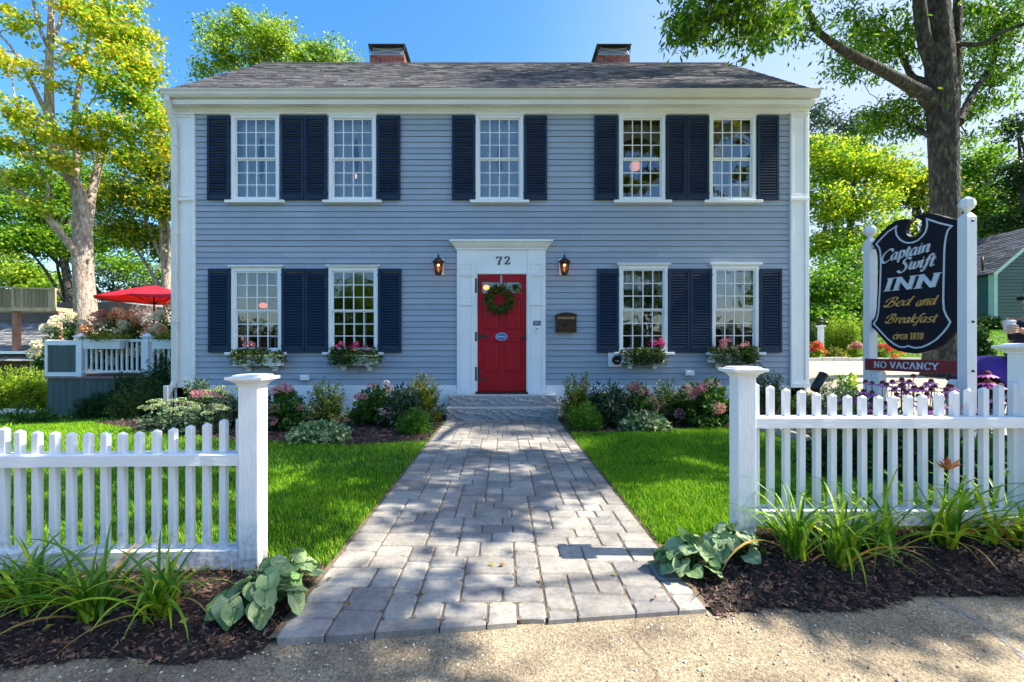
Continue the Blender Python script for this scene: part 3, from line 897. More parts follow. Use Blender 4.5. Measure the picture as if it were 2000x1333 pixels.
# openings in the wall (x0,x1,z0,z1) by photo position
UPW = [(454, 547), (643.5, 735.5), (929, 1022), (1208, 1298), (1383.5, 1474)]
LOW = [(454, 551.5, 520), (643, 739, 519), (1208, 1303, 515.5), (1389, 1480, 515.5)]
wins = []
for a, b in UPW: wins.append(dict(x0=hx(a), x1=hx(b), z0=hz(393), z1=hz(225.5), up=True))
for a, b, t in LOW: wins.append(dict(x0=hx(a), x1=hx(b), z0=hz(688), z1=hz(t + 4), up=False))
DOORX = (hx(893), hx(1065)); DOORZ = (0.30, hz(487))
opens = [(w_['x0'] + .012, w_['x1'] - .012, w_['z0'] + .01, w_['z1'] - .01) for w_ in wins] + [(DOORX[0] + .01, DOORX[1] - .01, -1, DOORZ[1] - .01)]

def clap():
    mb = MB(); gap = MB()
    z_lo, z_hi = hz(752), hz(222)
    n = 47; e = (z_hi - z_lo) / n
    xa, xb = hx(380), hx(1541)
    for i in range(n):
        z0 = z_lo + i * e; z1 = z0 + e - 0.0065
        cuts = sorted([(o[0], o[1]) for o in opens if o[2] < z1 - .02 and o[3] > z0 + .02])
        segs = []; x = xa
        for a, b in cuts:
            if a > x: segs.append((x, a))
            x = max(x, b)
        if x < xb: segs.append((x, xb))
        for a, b in segs:
            parts = [a, b]
            if b - a > 3 and R.random() < .6: parts = [a, a + (b - a) * R.uniform(.25, .75), b]
            for p, q in zip(parts, parts[1:]):
                q2 = q - (0.004 if q != b else 0)
                yb, yt = D - 0.019 + R.uniform(-.0012, .0012), D - 0.006
                mb.add([(p, yb, z0), (q2, yb, z0), (q2, yt, z1), (p, yt, z1), (p, D + .004, z0), (q2, D + .004, z0), (p, D + .004, z1), (q2, D + .004, z1)],
                       [(0, 1, 2, 3), (4, 5, 1, 0), (3, 2, 7, 6), (0, 3, 6, 4), (1, 5, 7, 2)])
            gap.add([(a, D + .006, z0 - .01), (b, D + .006, z0 - .01), (b, D + .006, z1 + .01), (a, D + .006, z1 + .01)], [(0, 1, 2, 3)])
    mb.build('clapboard_wall', SIDING, house)
    gap.build('shadow_line_backing', DARKGAP, house)  # dark sheet standing in for the shadow lines between courses
clap()

def shell():
    mb = MB()
    zt = 5.2; t = .12
    mb.box(HL + .02, HL + t, D + .02, HB, -.6, zt)          # side walls
    mb.box(HR - t, HR - .02, D + .02, HB, -.3, zt)
    mb.box(HL + .03, HR - .03, HB, HB + t, -.6, zt)         # back
    # gables
    rz = 7.80; yr = 10.75
    for x in (HL + .02, HR - t + .0):
        mb.add([(x, D + .02, zt), (x, HB + t, zt), (x, yr, rz), (x + t - .02, D + .02, zt), (x + t - .02, HB + t, zt), (x + t - .02, yr, rz)],
               [(0, 1, 2), (3, 5, 4), (0, 3, 4, 1), (1, 4, 5, 2), (2, 5, 3, 0)])
    mb.build('side_wall', SIDING, house)
    i = MB()
    i.box(HL + t + .01, HR - t - .01, D + 2.6, D + 2.7, .3, 5.15)
    i.box(HL + t + .01, HR - t - .01, D + .14, D + 2.6, .30, .38)
    i.box(HL + t + .01, HR - t - .01, D + .14, D + 2.6, 2.86, 3.02)
    i.box(HL + t + .01, HR - t - .01, D + .14, D + 2.6, 5.10, 5.16)
    for x in (hx(820), hx(1120)):
        i.box(x, x + .1, D + .14, D + 2.6, .38, 5.1)
    i.box(hx(594), hx(598), D + .14, D + 2.6, .38, 5.1)
    i.box(hx(1341), hx(1345), D + .14, D + 2.6, .38, 5.1)
    i.build('interior_walls', DARKIN, house)
    # light tight lining just behind the clapboards, between openings
    s = MB()
    zs = sorted(set([-.3, 5.19] + [o[2] for o in opens if o[2] > -.3] + [o[3] for o in opens]))
    for z0, z1 in zip(zs, zs[1:]):
        cuts = sorted([(o[0], o[1]) for o in opens if o[2] < (z0 + z1) / 2 < o[3]])
        x = HL + .13
        for a, b in cuts:
            if a > x: s.box(x, a, D + .02, D + .10, z0, z1)
            x = max(x, b)
        if x < HR - .13: s.box(x, HR - .13, D + .02, D + .10, z0, z1)
    s.build('inner_wall', DARKIN, house)
shell()

def trim():
    f = MB()                      # painted foundation board
    f.box(HL + .05, DOORX[0] - .005, D - .030, D + .02, -.45, hz(752.5))
    f.box(DOORX[1] + .005, HR - .05, D - .030, D + .02, -.1, hz(752.5))
    f.build('foundation_board', WHITE, house, bevel=.004)
    for a, b, inner in ((342, 383, 1), (1541, 1575, -1)):
        xa, xb = hx(a), hx(b)
        c = MB()
        z0, z1 = hz(748), hz(205)
        c.box(xa, xb, D - .035, D + .02, z0, z1)
        # raised frame round two panels
        fr = .028
        c.box(xa + .005, xa + .055, D - .052, D - .034, z0, z1 - .14)
        c.box(xb - .055, xb - .005, D - .052, D - .034, z0, z1 - .14)
        for z, h in ((z0, .06), (hz(397), .05), (hz(386), .05), (hz(232), .05)):
            c.box(xa + .056, xb - .056, D - .0515, D - .034, z, z + h)
        c.box(xa - .012, xb + .012, D - .075, D - .0525, hz(394.5), hz(388.5))
        c.box(xa - .012, xb + .012, D - .072, D - .0525, hz(228), hz(224))
        c.box(xa - .015, xb + .015, D - .075, D - .036, hz(757), z0 - .001)
        # return down the side of the building
        if inner > 0: c.box(xa - .03, xa - .001, D - .034, D + .25, z0, z1)
        else: c.box(xb + .001, xb + .03, D - .034, D + .25, z0, z1)
        c.box(xa + .01, xb - .01, D - .030, D + .02, -.45, hz(757) - .001)
        c.build('corner_pilaster', WHITE, house, bevel=.004)
    c = MB()                      # frieze, soffit, fascia
    c.box(HL - .012, HR + .012, D - .045, D + .02, hz(225), 5.28)
    c.box(HL - .013, HR + .013, D - .062, D - .046, 5.222, 5.279)
    c.box(HL - .02, HR + .02, D - .085, D - .063, 5.250, 5.279)
    c.box(HL - .02, HR + .02, D - .19, D + .01, 5.281, 5.305)
    c.box(HL - .021, HR + .021, D - .205, D - .191, 5.275, 5.46)
    c.box(HL - .021, HR + .021, D - .215, D - .206, 5.300, 5.345)
    c.build('cornice', WHITE, house, bevel=.005)
    g = MB()                      # gutter, K profile
    prof = [(0, 5.36), (-.055, 5.36), (-.085, 5.395), (-.090, 5.43), (-.112, 5.455), (-.115, 5.470), (-.100, 5.471), (-.098, 5.46), (-.078, 5.432), (-.07, 5.40), (-.05, 5.368), (-.008, 5.368), (-.008, 5.47), (0, 5.47)]
    yg = D - .2165
    xa, xb = HL - .035, HR + .035
    n = len(prof)
    vs = [(xa, yg + a, z) for a, z in prof] + [(xb, yg + a, z) for a, z in prof]
    fs = [(i, (i + 1) % n, (i + 1) % n + n, i + n) for i in range(n)]
    g.add(vs, fs)
    g.prism([(a, z) for a, z in prof[:7]] + [(0, 5.47)], lambda a, z: (xa - .002, yg + a, z), lambda a, z: (xa + .002, yg + a, z))
    g.prism([(a, z) for a, z in prof[:7]] + [(0, 5.47)], lambda a, z: (xb - .002, yg + a, z), lambda a, z: (xb + .002, yg + a, z))
    go = g.build('gutter', GUTTER, house)
    d = MB()                      # downspout at left corner
    x = hx(349)
    pts = [(HL + .06, D - .26, 5.37), (HL + .06, D - .26, 5.30), (x - .02, D - .16, 5.08), (x, D - .10, 4.92), (x, D - .10, .62), (x - .02, D - .13, .50), (x - .08, D - .16, .30), (x - .08, D - .16, -.12), (x - .05, D - .26, -.24)]
    for p, q in zip(pts, pts[1:]):
        p, q = Vector(p), Vector(q)
        dv = q - p
        d.obox((p + q) / 2, (.085, .06, dv.length + .03), dv.to_track_quat('Z', 'Y').to_matrix())
    d.box(x - .115, x - .035, D - .21, D - .09, .0, .53)
    for z in (4.6, 3.1, 1.6): d.box(x - .055, x + .055, D - .135, D - .055, z, z + .03)
    d.build('downspout', GUTTER, house, bevel=.008)
trim()

def roof():
    mb = MB()
    ey, ez = D - .245, 5.475
    ry, rz = 10.75, 7.90
    xa, xb = HL - .02, HR + .04
    L = sqrt((ry - ey) ** 2 + (rz - ez) ** 2)
    dy, dz = (ry - ey) / L, (rz - ez) / L
    ny, nz = -dz, dy
    rows = 30; e = L / rows
    for side in (0, 1):
        if side: 
            mb2 = lambda y, z: (2 * ry - y, z)
        for i in range(rows):
            x = xa - (R.uniform(0, .2))
            while x < xb:
                wd = R.choice([.12, .17, .22, .28, .34]) * (1 if side == 0 else 3)
                a, b = max(x, xa), min(x + wd - .004, xb)
                x += wd
                if b - a < .01: continue
                t0 = i * e - R.choice([0, 0, .012, .02]); t1 = (i + 1) * e + .02
                th = R.uniform(.007, .016)
                pts = []
                for t, h in ((t0, th), (t1, .002), (t0, -.004)):
                    y = ey + dy * t + ny * h; z = ez + dz * t + nz * h
                    if side: y = 2 * ry - y
                    pts.append((y, z))
                vs = [(a, *pts[0]), (b, *pts[0]), (b, *pts[1]), (a, *pts[1]), (a, *pts[2]), (b, *pts[2])]
                mb.add(vs, [(0, 1, 2, 3), (4, 5, 1, 0), (0, 3, 4), (1, 5, 2)])
    # deck below shingles
    for y0 in (0,):
        mb.add([(xa, ey, ez - .006), (xb, ey, ez - .006), (xb, ry, rz - .01), (xa, ry, rz - .01), (xa, ey, ez - .05), (xb, ey, ez - .05), (xb, ry, rz - .06), (xa, ry, rz - .06)],
               [(0, 1, 2, 3), (4, 7, 6, 5), (0, 4, 5, 1), (1, 5, 6, 2), (0, 3, 7, 4)], 1)
        y2 = 2 * ry - ey
        mb.add([(xa, y2, ez - .006), (xb, y2, ez - .006), (xb, ry, rz - .01), (xa, ry, rz - .01), (xa, y2, ez - .05), (xb, y2, ez - .05), (xb, ry, rz - .06), (xa, ry, rz - .06)],
               [(3, 2, 1, 0), (5, 6, 7, 4), (1, 5, 4, 0), (2, 6, 5, 1), (4, 7, 3, 0)], 1)
    x = xa
    while x < xb:
        b = min(x + .3, xb)
        mb.add([(x, ry - .13, rz - .085), (b, ry - .13, rz - .085), (b, ry, rz + .02), (x, ry, rz + .02), (b, ry + .13, rz - .085), (x, ry + .13, rz - .085)], [(0, 1, 2, 3), (3, 2, 4, 5)])
        x += .15
    ro = mb.build('roof', [SHING, DARKGAP], house)
    for x0, x1 in ((-3.20, -2.36), (2.30, 3.08)):
        c = MB()
        ya, yb = 10.98, 11.62
        c.box(x0 + .008, x1 - .008, ya + .008, yb - .008, 7.2, 8.26, 1)
        z = 7.3; r = 0
        while z < 8.25:
            off = 0 if r % 2 else .105
            for yy, s in ((ya, 1), (yb, -1)):
                x = x0 - off
                while x < x1:
                    a, b = max(x, x0), min(x + .198, x1); x += .21
                    if b - a > .01: c.box(a, b, yy, yy + s * .02, z, z + .058)
            for xx, s in ((x0, 1), (x1, -1)):
                y = ya + .021 - off
                while y < yb - .021:
                    a, b = max(y, ya + .0215), min(y + .198, yb - .0215); y += .21
                    if b - a > .01: c.box(xx, xx + s * .02, a, b, z, z + .058)
            z += .068; r += 1
        ch = c.build('chimney', [BRICK, MORTAR], house)
        k = MB()
        zt = 8.27
        k.frustum((x0 + x1) / 2, (ya + yb) / 2, zt, zt + .19, (x1 - x0) / 2 - .02, (yb - ya) / 2 - .02, (x1 - x0) / 2 - .06, (yb - ya) / 2 - .06)
        k.box(x0 - .03, x1 + .03, ya - .05, yb + .05, zt + .191, zt + .215, 1)
        for s in (-1, 1):
            a = (x0 if s < 0 else x1)
            k.tube([(a + s * -.01, ya - .015, zt), (a + s * .01, ya - .04, zt + .2)], .012, 6, 1)
        k.tube([(x0 + .02, ya + .0, zt + .01), (x1 - .07, ya + .05, zt + .18)], .006, 5, 2)
        k.tube([(x1 - .02, ya + .0, zt + .01), (x0 + .07, ya + .05, zt + .18)], .006, 5, 2)
        k.build('chimney_cap', [GALV, BLACK, GUTTER], ch, bevel=.003)
roof()

GLASS = bpy.data.materials.new('window_glass')
GLASS.use_nodes = True
def _glass():
    N, L = nodes_of(GLASS); N.clear()
    out = N.new('ShaderNodeOutputMaterial')
    tr = N.new('ShaderNodeBsdfTransparent'); tr.inputs[0].default_value = (.86, .90, .90, 1)
    gl = N.new('ShaderNodeBsdfGlossy'); gl.inputs['Roughness'].default_value = 0.015
    gl.inputs[0].default_value = (.95, .97, 1, 1)
    fr = N.new('ShaderNodeFresnel'); fr.inputs[0].default_value = 1.52
    ma = N.new('ShaderNodeMath'); ma.operation = 'MULTIPLY_ADD'; ma.inputs[1].default_value = 1.6; ma.inputs[2].default_value = 0.07
    tc = N.new('ShaderNodeTexCoord'); nz = N.new('ShaderNodeTexNoise'); nz.inputs['Scale'].default_value = 5
    bp = N.new('ShaderNodeBump'); bp.inputs['Strength'].default_value = .12; bp.inputs['Distance'].default_value = .02
    L.new(tc.outputs['Object'], nz.inputs['Vector']); L.new(nz.outputs['Fac'], bp.inputs['Height']); L.new(bp.outputs[0], gl.inputs['Normal'])
    mx = N.new('ShaderNodeMixShader')
    L.new(fr.outputs[0], ma.inputs[0]); L.new(ma.outputs[0], mx.inputs[0])
    L.new(tr.outputs[0], mx.inputs[1]); L.new(gl.outputs[0], mx.inputs[2]); L.new(mx.outputs[0], out.inputs['Surface'])
_glass()

def window(w_, idx):
    x0, x1, z0, z1 = w_['x0'], w_['x1'], w_['z0'], w_['z1']
    up = w_['up']
    mb = MB()
    cw = .058; yf = D - .040
    mb.box(x0, x0 + cw, yf, D + .06, z0, z1)
    mb.box(x1 - cw, x1, yf, D + .06, z0, z1)
    mb.box(x0 + cw, x1 - cw, yf + .002, D + .06, z1 - .065, z1)
    mb.box(x0 + cw, x1 - cw, yf + .002, D + .06, z0, z0 + .05)
    if not up:   # head crown
        mb.box(x0 - .03, x1 + .03, yf - .028, D, z1 + .001, z1 + .018)
        mb.box(x0 - .04, x1 + .04, yf - .042, D, z1 + .019, z1 + .036)
    else:
        mb.box(x0 - .02, x1 + .02, yf - .012, D, z1 - .02, z1 + .012)
    # sash
    sx0, sx1, sz0, sz1 = x0 + cw + .001, x1 - cw - .001, z0 + .051, z1 - .066
    ys = D - .018
    st = .022
    zm = (sz0 + sz1) / 2
    for za, zb, y in ((zm - .012, sz1, ys), (sz0, zm - .013, ys + .022)):
        mb.box(sx0, sx0 + st, y, y + .03, za, zb)
        mb.box(sx1 - st, sx1, y, y + .03, za, zb)
        mb.box(sx0 + st, sx1 - st, y + .001, y + .03, zb - .022, zb)
        mb.box(sx0 + st, sx1 - st, y + .001, y + .03, za, za + .022)
        gx0, gx1, gz0, gz1 = sx0 + st, sx1 - st, za + .022, zb - .022
        for k in range(1, 4):
            x = gx0 + (gx1 - gx0) * k / 4
            mb.box(x - .0085, x + .0085, y + .004, y + .026, gz0, gz1)
        for k in range(1, 3):
            z = gz0 + (gz1 - gz0) * k / 3
            mb.box(gx0, gx1, y + .006, y + .024, z - .0075, z + .0075)
    # inner storm sash seen through the glass
    y = D + .075
    for k in range(1, 4):
        x = sx0 + (sx1 - sx0) * k / 4
        mb.box(x - .007, x + .007, y, y + .015, sz0, zm)
    for k in range(1, 4):
        z = sz0 + (zm - sz0) * k / 3
        mb.box(sx0, sx1, y + .001, y + .014, z - .007, z + .007)
    wo_ = mb.build('window', WHITE, house, bevel=.0025, seg=1)
    g = MB()
    for za, zb, y in ((zm - .012, sz1, ys + .015), (sz0, zm - .013, ys + .037)):
        g.add([(sx0, y, za), (sx1, y, za), (sx1, y, zb), (sx0, y, zb)], [(0, 1, 2, 3)])
    g.build('pane', GLASS, wo_)
    s = MB()
    s.box(x0 - .095, x1 + .10, D - .085, D + .0, z0 - .050, z0 - .002)
    s.build('sill', WHITE, wo_, bevel=.006)
    # curtains
    c = MB()
    def sheetc(xa, xb, za, zb, y, amp, fr, m, arch=0, gather=0):
        n = 40; rows = 10
        vs = []
        for j in range(rows + 1):
            t = j / rows
            for i in range(n + 1):
                u = i / n
                x = xa + (xb - xa) * u
                if gather: x = xa + (xb - xa) * u * (1 - gather * sin(pi * min(1, t * 1.1)) ** 2)
                zlo = za + arch * (sin(pi * u)) 
                z = zb + (zlo - zb) * t
                vs.append((x, y + amp * sin(u * fr * 2 * pi) + amp * .4 * sin(u * fr * 4.3 * pi + 1), z))
        fs = [(j * (n + 1) + i, j * (n + 1) + i + 1, (j + 1) * (n + 1) + i + 1, (j + 1) * (n + 1) + i) for j in range(rows) for i in range(n)]
        c.add(vs, fs, m, True)
    yy = D + .16
    if idx in (0, 1, 2):
        sheetc(x0 - .02, (x0 + x1) / 2 + .02, z0, z1, yy, .012, 6, 0, gather=.15)
        sheetc(x1 + .02, (x0 + x1) / 2 - .02, z0, z1, yy + .02, .012, 6, 0, gather=.15)
        sheetc(x0, x1, z1 - .42, z1, yy - .03, .01, 7, 0, arch=.08)
    elif idx in (3, 4):
        sheetc(x0, x1, z1 - .45, z1, yy, .014, 6, 1, arch=.12)
        if idx == 4: sheetc(x0, x0 + .3, z0, z1, yy + .03, .012, 4, 1)
    elif idx == 5:
        sheetc(x0 - .02, x0 + .22, z0, z1, yy, .012, 4, 1, gather=.4)
        sheetc(x1 + .02, x1 - .22, z0, z1, yy, .012, 4, 1, gather=.4)
    elif idx == 6:
        pass
    else:
        sheetc(x0, (x0 + x1) / 2, z1 - .40, z1, yy, .012, 4, 1, arch=.14)
        sheetc((x0 + x1) / 2, x1, z1 - .40, z1, yy, .012, 4, 1, arch=.14)
    if c.v: c.build('curtain', [CURT, CURTWARM], wo_)
for i, w_ in enumerate(wins): window(w_, i)

# shutters
def shutter(pa, pb, up, tilt=0, openness=56):
    x0, x1 = hx(pa), hx(pb)
    z0, z1 = (hz(392), hz(229)) if up else (hz(689), hz(526))
    mb = MB()
    yb = D - .060; t = .034
    st = .042
    mb.box(x0, x0 + st, yb, yb + t, z0, z1)
    mb.box(x1 - st, x1, yb, yb + t, z0, z1)
    mb.box(x0 + st, x1 - st, yb + .001, yb + t, z1 - .062, z1)
    mb.box(x0 + st, x1 - st, yb + .001, yb + t, z0, z0 + .085)
    n = 27; za, zb = z0 + .10, z1 - .075
    rot = Matrix.Rotation(radians(openness), 3, 'X')
    for i in range(n):
        z = za + (zb - za) * (i + .5) / n
        mb.obox(((x0 + x1) / 2, yb + t / 2 + .001, z), (x1 - x0 - 2 * st, .062, .007), rot)
    # hinges
    mb.box(x0 - .012 if tilt < 0 else x1 - .01, x0 + .01 if tilt < 0 else x1 + .012, yb + .005, yb + t + .02, z1 - .13, z1 - .09)
    mb.box(x0 - .012 if tilt < 0 else x1 - .01, x0 + .01 if tilt < 0 else x1 + .012, yb + .005, yb + t + .02, z0 + .10, z0 + .14)
    mb.build('shutter', NAVY, house, bevel=.003, seg=1)
for a, b, t in ((408, 451, 1), (551, 595.5, -1), (596.5, 640, 1), (738, 783, -1), (883, 928, 1), (1024, 1068, -1), (1160, 1205, 1), (1300, 1338.5, -1), (1339.5, 1382, 1), (1477, 1518, -1)):
    shutter(a, b, True, t)
for a, b, t in ((410, 452, 1), (553, 597.5, -1), (598.5, 641.5, 1), (740, 785, -1), (1165, 1207, 1), (1304, 1345, -1), (1346, 1388, 1), (1481, 1524, -1)):
    shutter(a, b, False, t)

def entrance():
    x0, x1 = DOORX; z0 = .385; z1 = DOORZ[1]
    pw = hx(928) - hx(893)
    dz0, dz1 = hz(765), hz(537); dx0, dx1 = hx(933), hx(1027.5)
    mb = MB()
    for s, (a, b) in ((-1, (x0, x0 + pw)), (1, (x1 - pw, x1))):
        mb.box(a, b, D - .055, D + .02, .36, z1)
        ia, ib = a + .06, b - .045
        # raised mouldings round four panels
        for za, zb in ((hz(762), hz(598)), (hz(592), hz(541)), (hz(536), hz(516))):
            mb.box(ia, ia + .012, D - .066, D - .054, za, zb); mb.box(ib - .012, ib, D - .066, D - .054, za, zb)
            mb.box(ia + .012, ib - .012, D - .0655, D - .054, zb - .014, zb); mb.box(ia + .012, ib - .012, D - .0655, D - .054, za, za + .014)
        mb.box(ia - .02, ib + .02, D - .075, D - .054, hz(597.5), hz(593.5))
        mb.box(ia - .02, ib + .02, D - .075, D - .054, hz(540.5), hz(537))
        mb.box(a - .003, b + .01, D - .07, D - .054, .361, .43)
    # header panel
    mb.box(x0 + pw, x1 - pw, D - .045, D + .02, dz1 + .002, z1)
    mb.box(x0 + pw + .02, x1 - pw - .02, D - .055, D - .044, hz(536), hz(533))
    # jambs
    mb.box(x0 + pw, dx0 - .004, D - .044, D + .10, dz0, dz1 + .001)
    mb.box(dx1 + .004, x1 - pw, D - .044, D + .10, dz0, dz1 + .001)
    # crown
    cz = z1
    prof = [(.055, cz - .03), (.075, cz - .02), (.075, cz + .005), (.095, cz + .02), (.12, cz + .05), (.145, cz + .085), (.175, cz + .098), (.175, cz + .135)]
    for (p0, za), (p1, zb) in zip(prof, prof[1:]):
        if zb - za < .003: continue
        vs = []
        for p, z in ((p0, za), (p1, zb)):
            e = p - .055
            vs += [(x0 - e, D - p, z), (x1 + e, D - p, z), (x1 + e, D + .01, z), (x0 - e, D + .01, z)]
        mb.add(vs, [(0, 1, 5, 4), (1, 2, 6, 5), (3, 0, 4, 7), (4, 5, 6, 7), (0, 3, 2, 1)])
    fr = mb.build('door_surround', WHITE, house, bevel=.003)
    fl = MB(); fl.add([(x0 - .125, D - .18, cz + .1365), (x1 + .125, D - .18, cz + .1365), (x1 + .125, D - .015, cz + .16), (x0 - .125, D - .015, cz + .16), (x0 - .125, D - .18, cz + .141), (x1 + .125, D - .18, cz + .141)], [(4, 5, 2, 3), (0, 1, 5, 4)])
    fl.build('lead_flashing', GALV, fr)
    n = MB()
    fn = lambda u, v, d: (hx(969.5) + u, D - .046 - d, hz(518) + v)
    lettering(n, '72', .19, fn, .026, .010, .012, caps=True, nib=0, track=1.6)
    n.build('house_number', BLACK, house)
    # threshold
    t = MB(); t.box(dx0 - .03, dx1 + .03, D - .10, D + .05, .365, dz0 - .002)
    t.build('threshold', BRONZE, house, bevel=.004)
    # door
    yd = D - .012
    d = MB()
    W = dx1 - dx0
    lx = [(hx(942), hx(976)), (hx(984.5), hx(1018))]
    rowsz = [(hz(729.5), hz(668)), (hz(647), hz(584)), (hz(573), hz(551.5))]
    xs = [dx0, lx[0][0], lx[0][1], lx[1][0], lx[1][1], dx1]
    zs = [dz0, rowsz[0][0], rowsz[0][1], rowsz[1][0], rowsz[1][1], rowsz[2][0], rowsz[2][1], dz1]
    for i in (0, 2, 4): d.box(xs[i], xs[i + 1], yd, yd + .045, dz0, dz1)
    for j in (0, 2, 4, 6):
        for i in (1, 3): d.box(xs[i], xs[i + 1], yd + .0005, yd + .045, zs[j], zs[j + 1])
    for j in (1, 3):
        for i in (1, 3):
            d.box(xs[i] , xs[i + 1], yd + .014, yd + .04, zs[j], zs[j + 1])
            cx_, cz_ = (xs[i] + xs[i + 1]) / 2, (zs[j] + zs[j + 1]) / 2
            a, b = (xs[i + 1] - xs[i]) / 2 - .022, (zs[j + 1] - zs[j]) / 2 - .022
            d.add([(cx_ - a, yd + .0139, cz_ - b), (cx_ + a, yd + .0139, cz_ - b), (cx_ + a, yd + .0139, cz_ + b), (cx_ - a, yd + .0139, cz_ + b),
                   (cx_ - a + .025, yd + .003, cz_ - b + .025), (cx_ + a - .025, yd + .003, cz_ - b + .025), (cx_ + a - .025, yd + .003, cz_ + b - .025), (cx_ - a + .025, yd + .003, cz_ + b - .025)],
                  [(4, 5, 6, 7), (0, 1, 5, 4), (1, 2, 6, 5), (2, 3, 7, 6), (3, 0, 4, 7)])
    do = d.build('door', REDP, house, bevel=.003)
    g = MB()
    for i in (1, 3): g.add([(xs[i], yd + .02, zs[5]), (xs[i + 1], yd + .02, zs[5]), (xs[i + 1], yd + .02, zs[6]), (xs[i], yd + .02, zs[6])], [(0, 1, 2, 3)])
    g.build('door_pane', GLASS, do)
    def hinge(kind, za, zb):
        h = MB()
        y = yd - .008
        h.box(dx0 - .045, dx0 - .012, D - .052, D - .0445, za, zb)
        h.box(dx0 - .045, dx0 - .020, D - .054, D - .0446, za + .02, za + .07)
        h.tube([(dx0 - .004, y - .002, za), (dx0 - .004, y - .002, zb)], .009, 8)
        if kind == 0:   # H-L hinge
            h.box(dx0 + .003, dx0 + .035, y, yd - .0005, za, zb)
            zz = zb - .03 if za > 1.4 else za + .004
            h.box(dx0 + .0355, dx0 + .20, y, yd - .0005, zz, zz + .026)
        else:
            zc = (za + zb) / 2
            h.prism([(dx0 + .003, za), (dx0 + .05, zc - .028), (dx0 + .15, zc - .012), (dx0 + .175, zc - .018), (dx0 + .20, zc), (dx0 + .175, zc + .018), (dx0 + .15, zc + .012), (dx0 + .05, zc + .028), (dx0 + .003, zb)],
                    lambda a, b: (a, y, b), lambda a, b: (a, yd - .0005, b))
        h.build('hinge', BLACK, do)
    hinge(0, hz(573), hz(545)); hinge(1, hz(667), hz(649)); hinge(0, hz(744), hz(717))
    k = MB(); kx, kz = hx(1022.3), hz(661)
    k.tube([(kx, yd, kz), (kx, yd - .012, kz)], .034, 14)
    k.tube([(kx, yd - .01, kz), (kx, yd - .04, kz)], .012, 10)
    k.ball((kx, yd - .058, kz), .028, 14)
    k.build('door_knob', BLACK, do)
    return do, yd
DOOR, YD = entrance()

def door_plaque():
    BL = M('blue_enamel', (0.02, 0.14, 0.42), None, rough=.35)
    mb = MB()
    cx_, cz_ = hx(979.5), hz(658)
    n = 28
    el = lambda r: [(cx_ + .105 * r * cos(2 * pi * k / n), cz_ + .070 * r * sin(2 * pi * k / n)) for k in range(n)]
    mb.prism(el(1), lambda a, b: (a, YD - .010, b), lambda a, b: (a, YD - .0006, b), 0)
    mb.prism(el(.93), lambda a, b: (a, YD - .0112, b), lambda a, b: (a, YD - .0101, b), 1)
    mb.prism(el(.87), lambda a, b: (a, YD - .0124, b), lambda a, b: (a, YD - .0113, b), 0)
    fn = lambda u, v, d: (cx_ - .073 + u, YD - .0125 - d, cz_ - .010 + v)
    lettering(mb, 'Welcome', .036, fn, .0055, .002, .001, slant=.22, m=1)
    o = mb.build('welcome_plaque', [BL, WHITE])
    tag(o, 'small blue oval plaque with white script on the red door', 'plaque')
    pb = MB()
    xa, xb, za, zb = hx(1041), hx(1055.5), hz(636.5), hz(627.5)
    pb.box(xa, xb, D - .062, D - .056, za, zb, 0)
    for k in range(2):
        z = zb - .028 - k * .030
        n2 = 5 + k
        for q in range(n2):
            pb.box(xa + .018 + q * .018, xa + .030 + q * .018, D - .0628, D - .0619, z, z + .010, 1)
    tag(pb.build('notice_plate', [M('navy_plate', (.02, .05, .14), None, rough=.4), WHITE]), 'small navy plate fixed on the right door pilaster', 'plate')
    b = MB(); cx2, cz2 = hx(1048.3), hz(645)
    b.box(cx2 - .030, cx2 + .030, D - .072, D - .056, cz2 - .045, cz2 + .045)
    b.tube([(cx2 + .002, D - .072, cz2 + .012), (cx2 + .002, D - .080, cz2 + .012)], .013, 14, 1)
    tag(b.build('door_bell', [WHITE, BLACK], bevel=.008), 'white door bell below the navy plate by the door', 'door bell')
door_plaque()

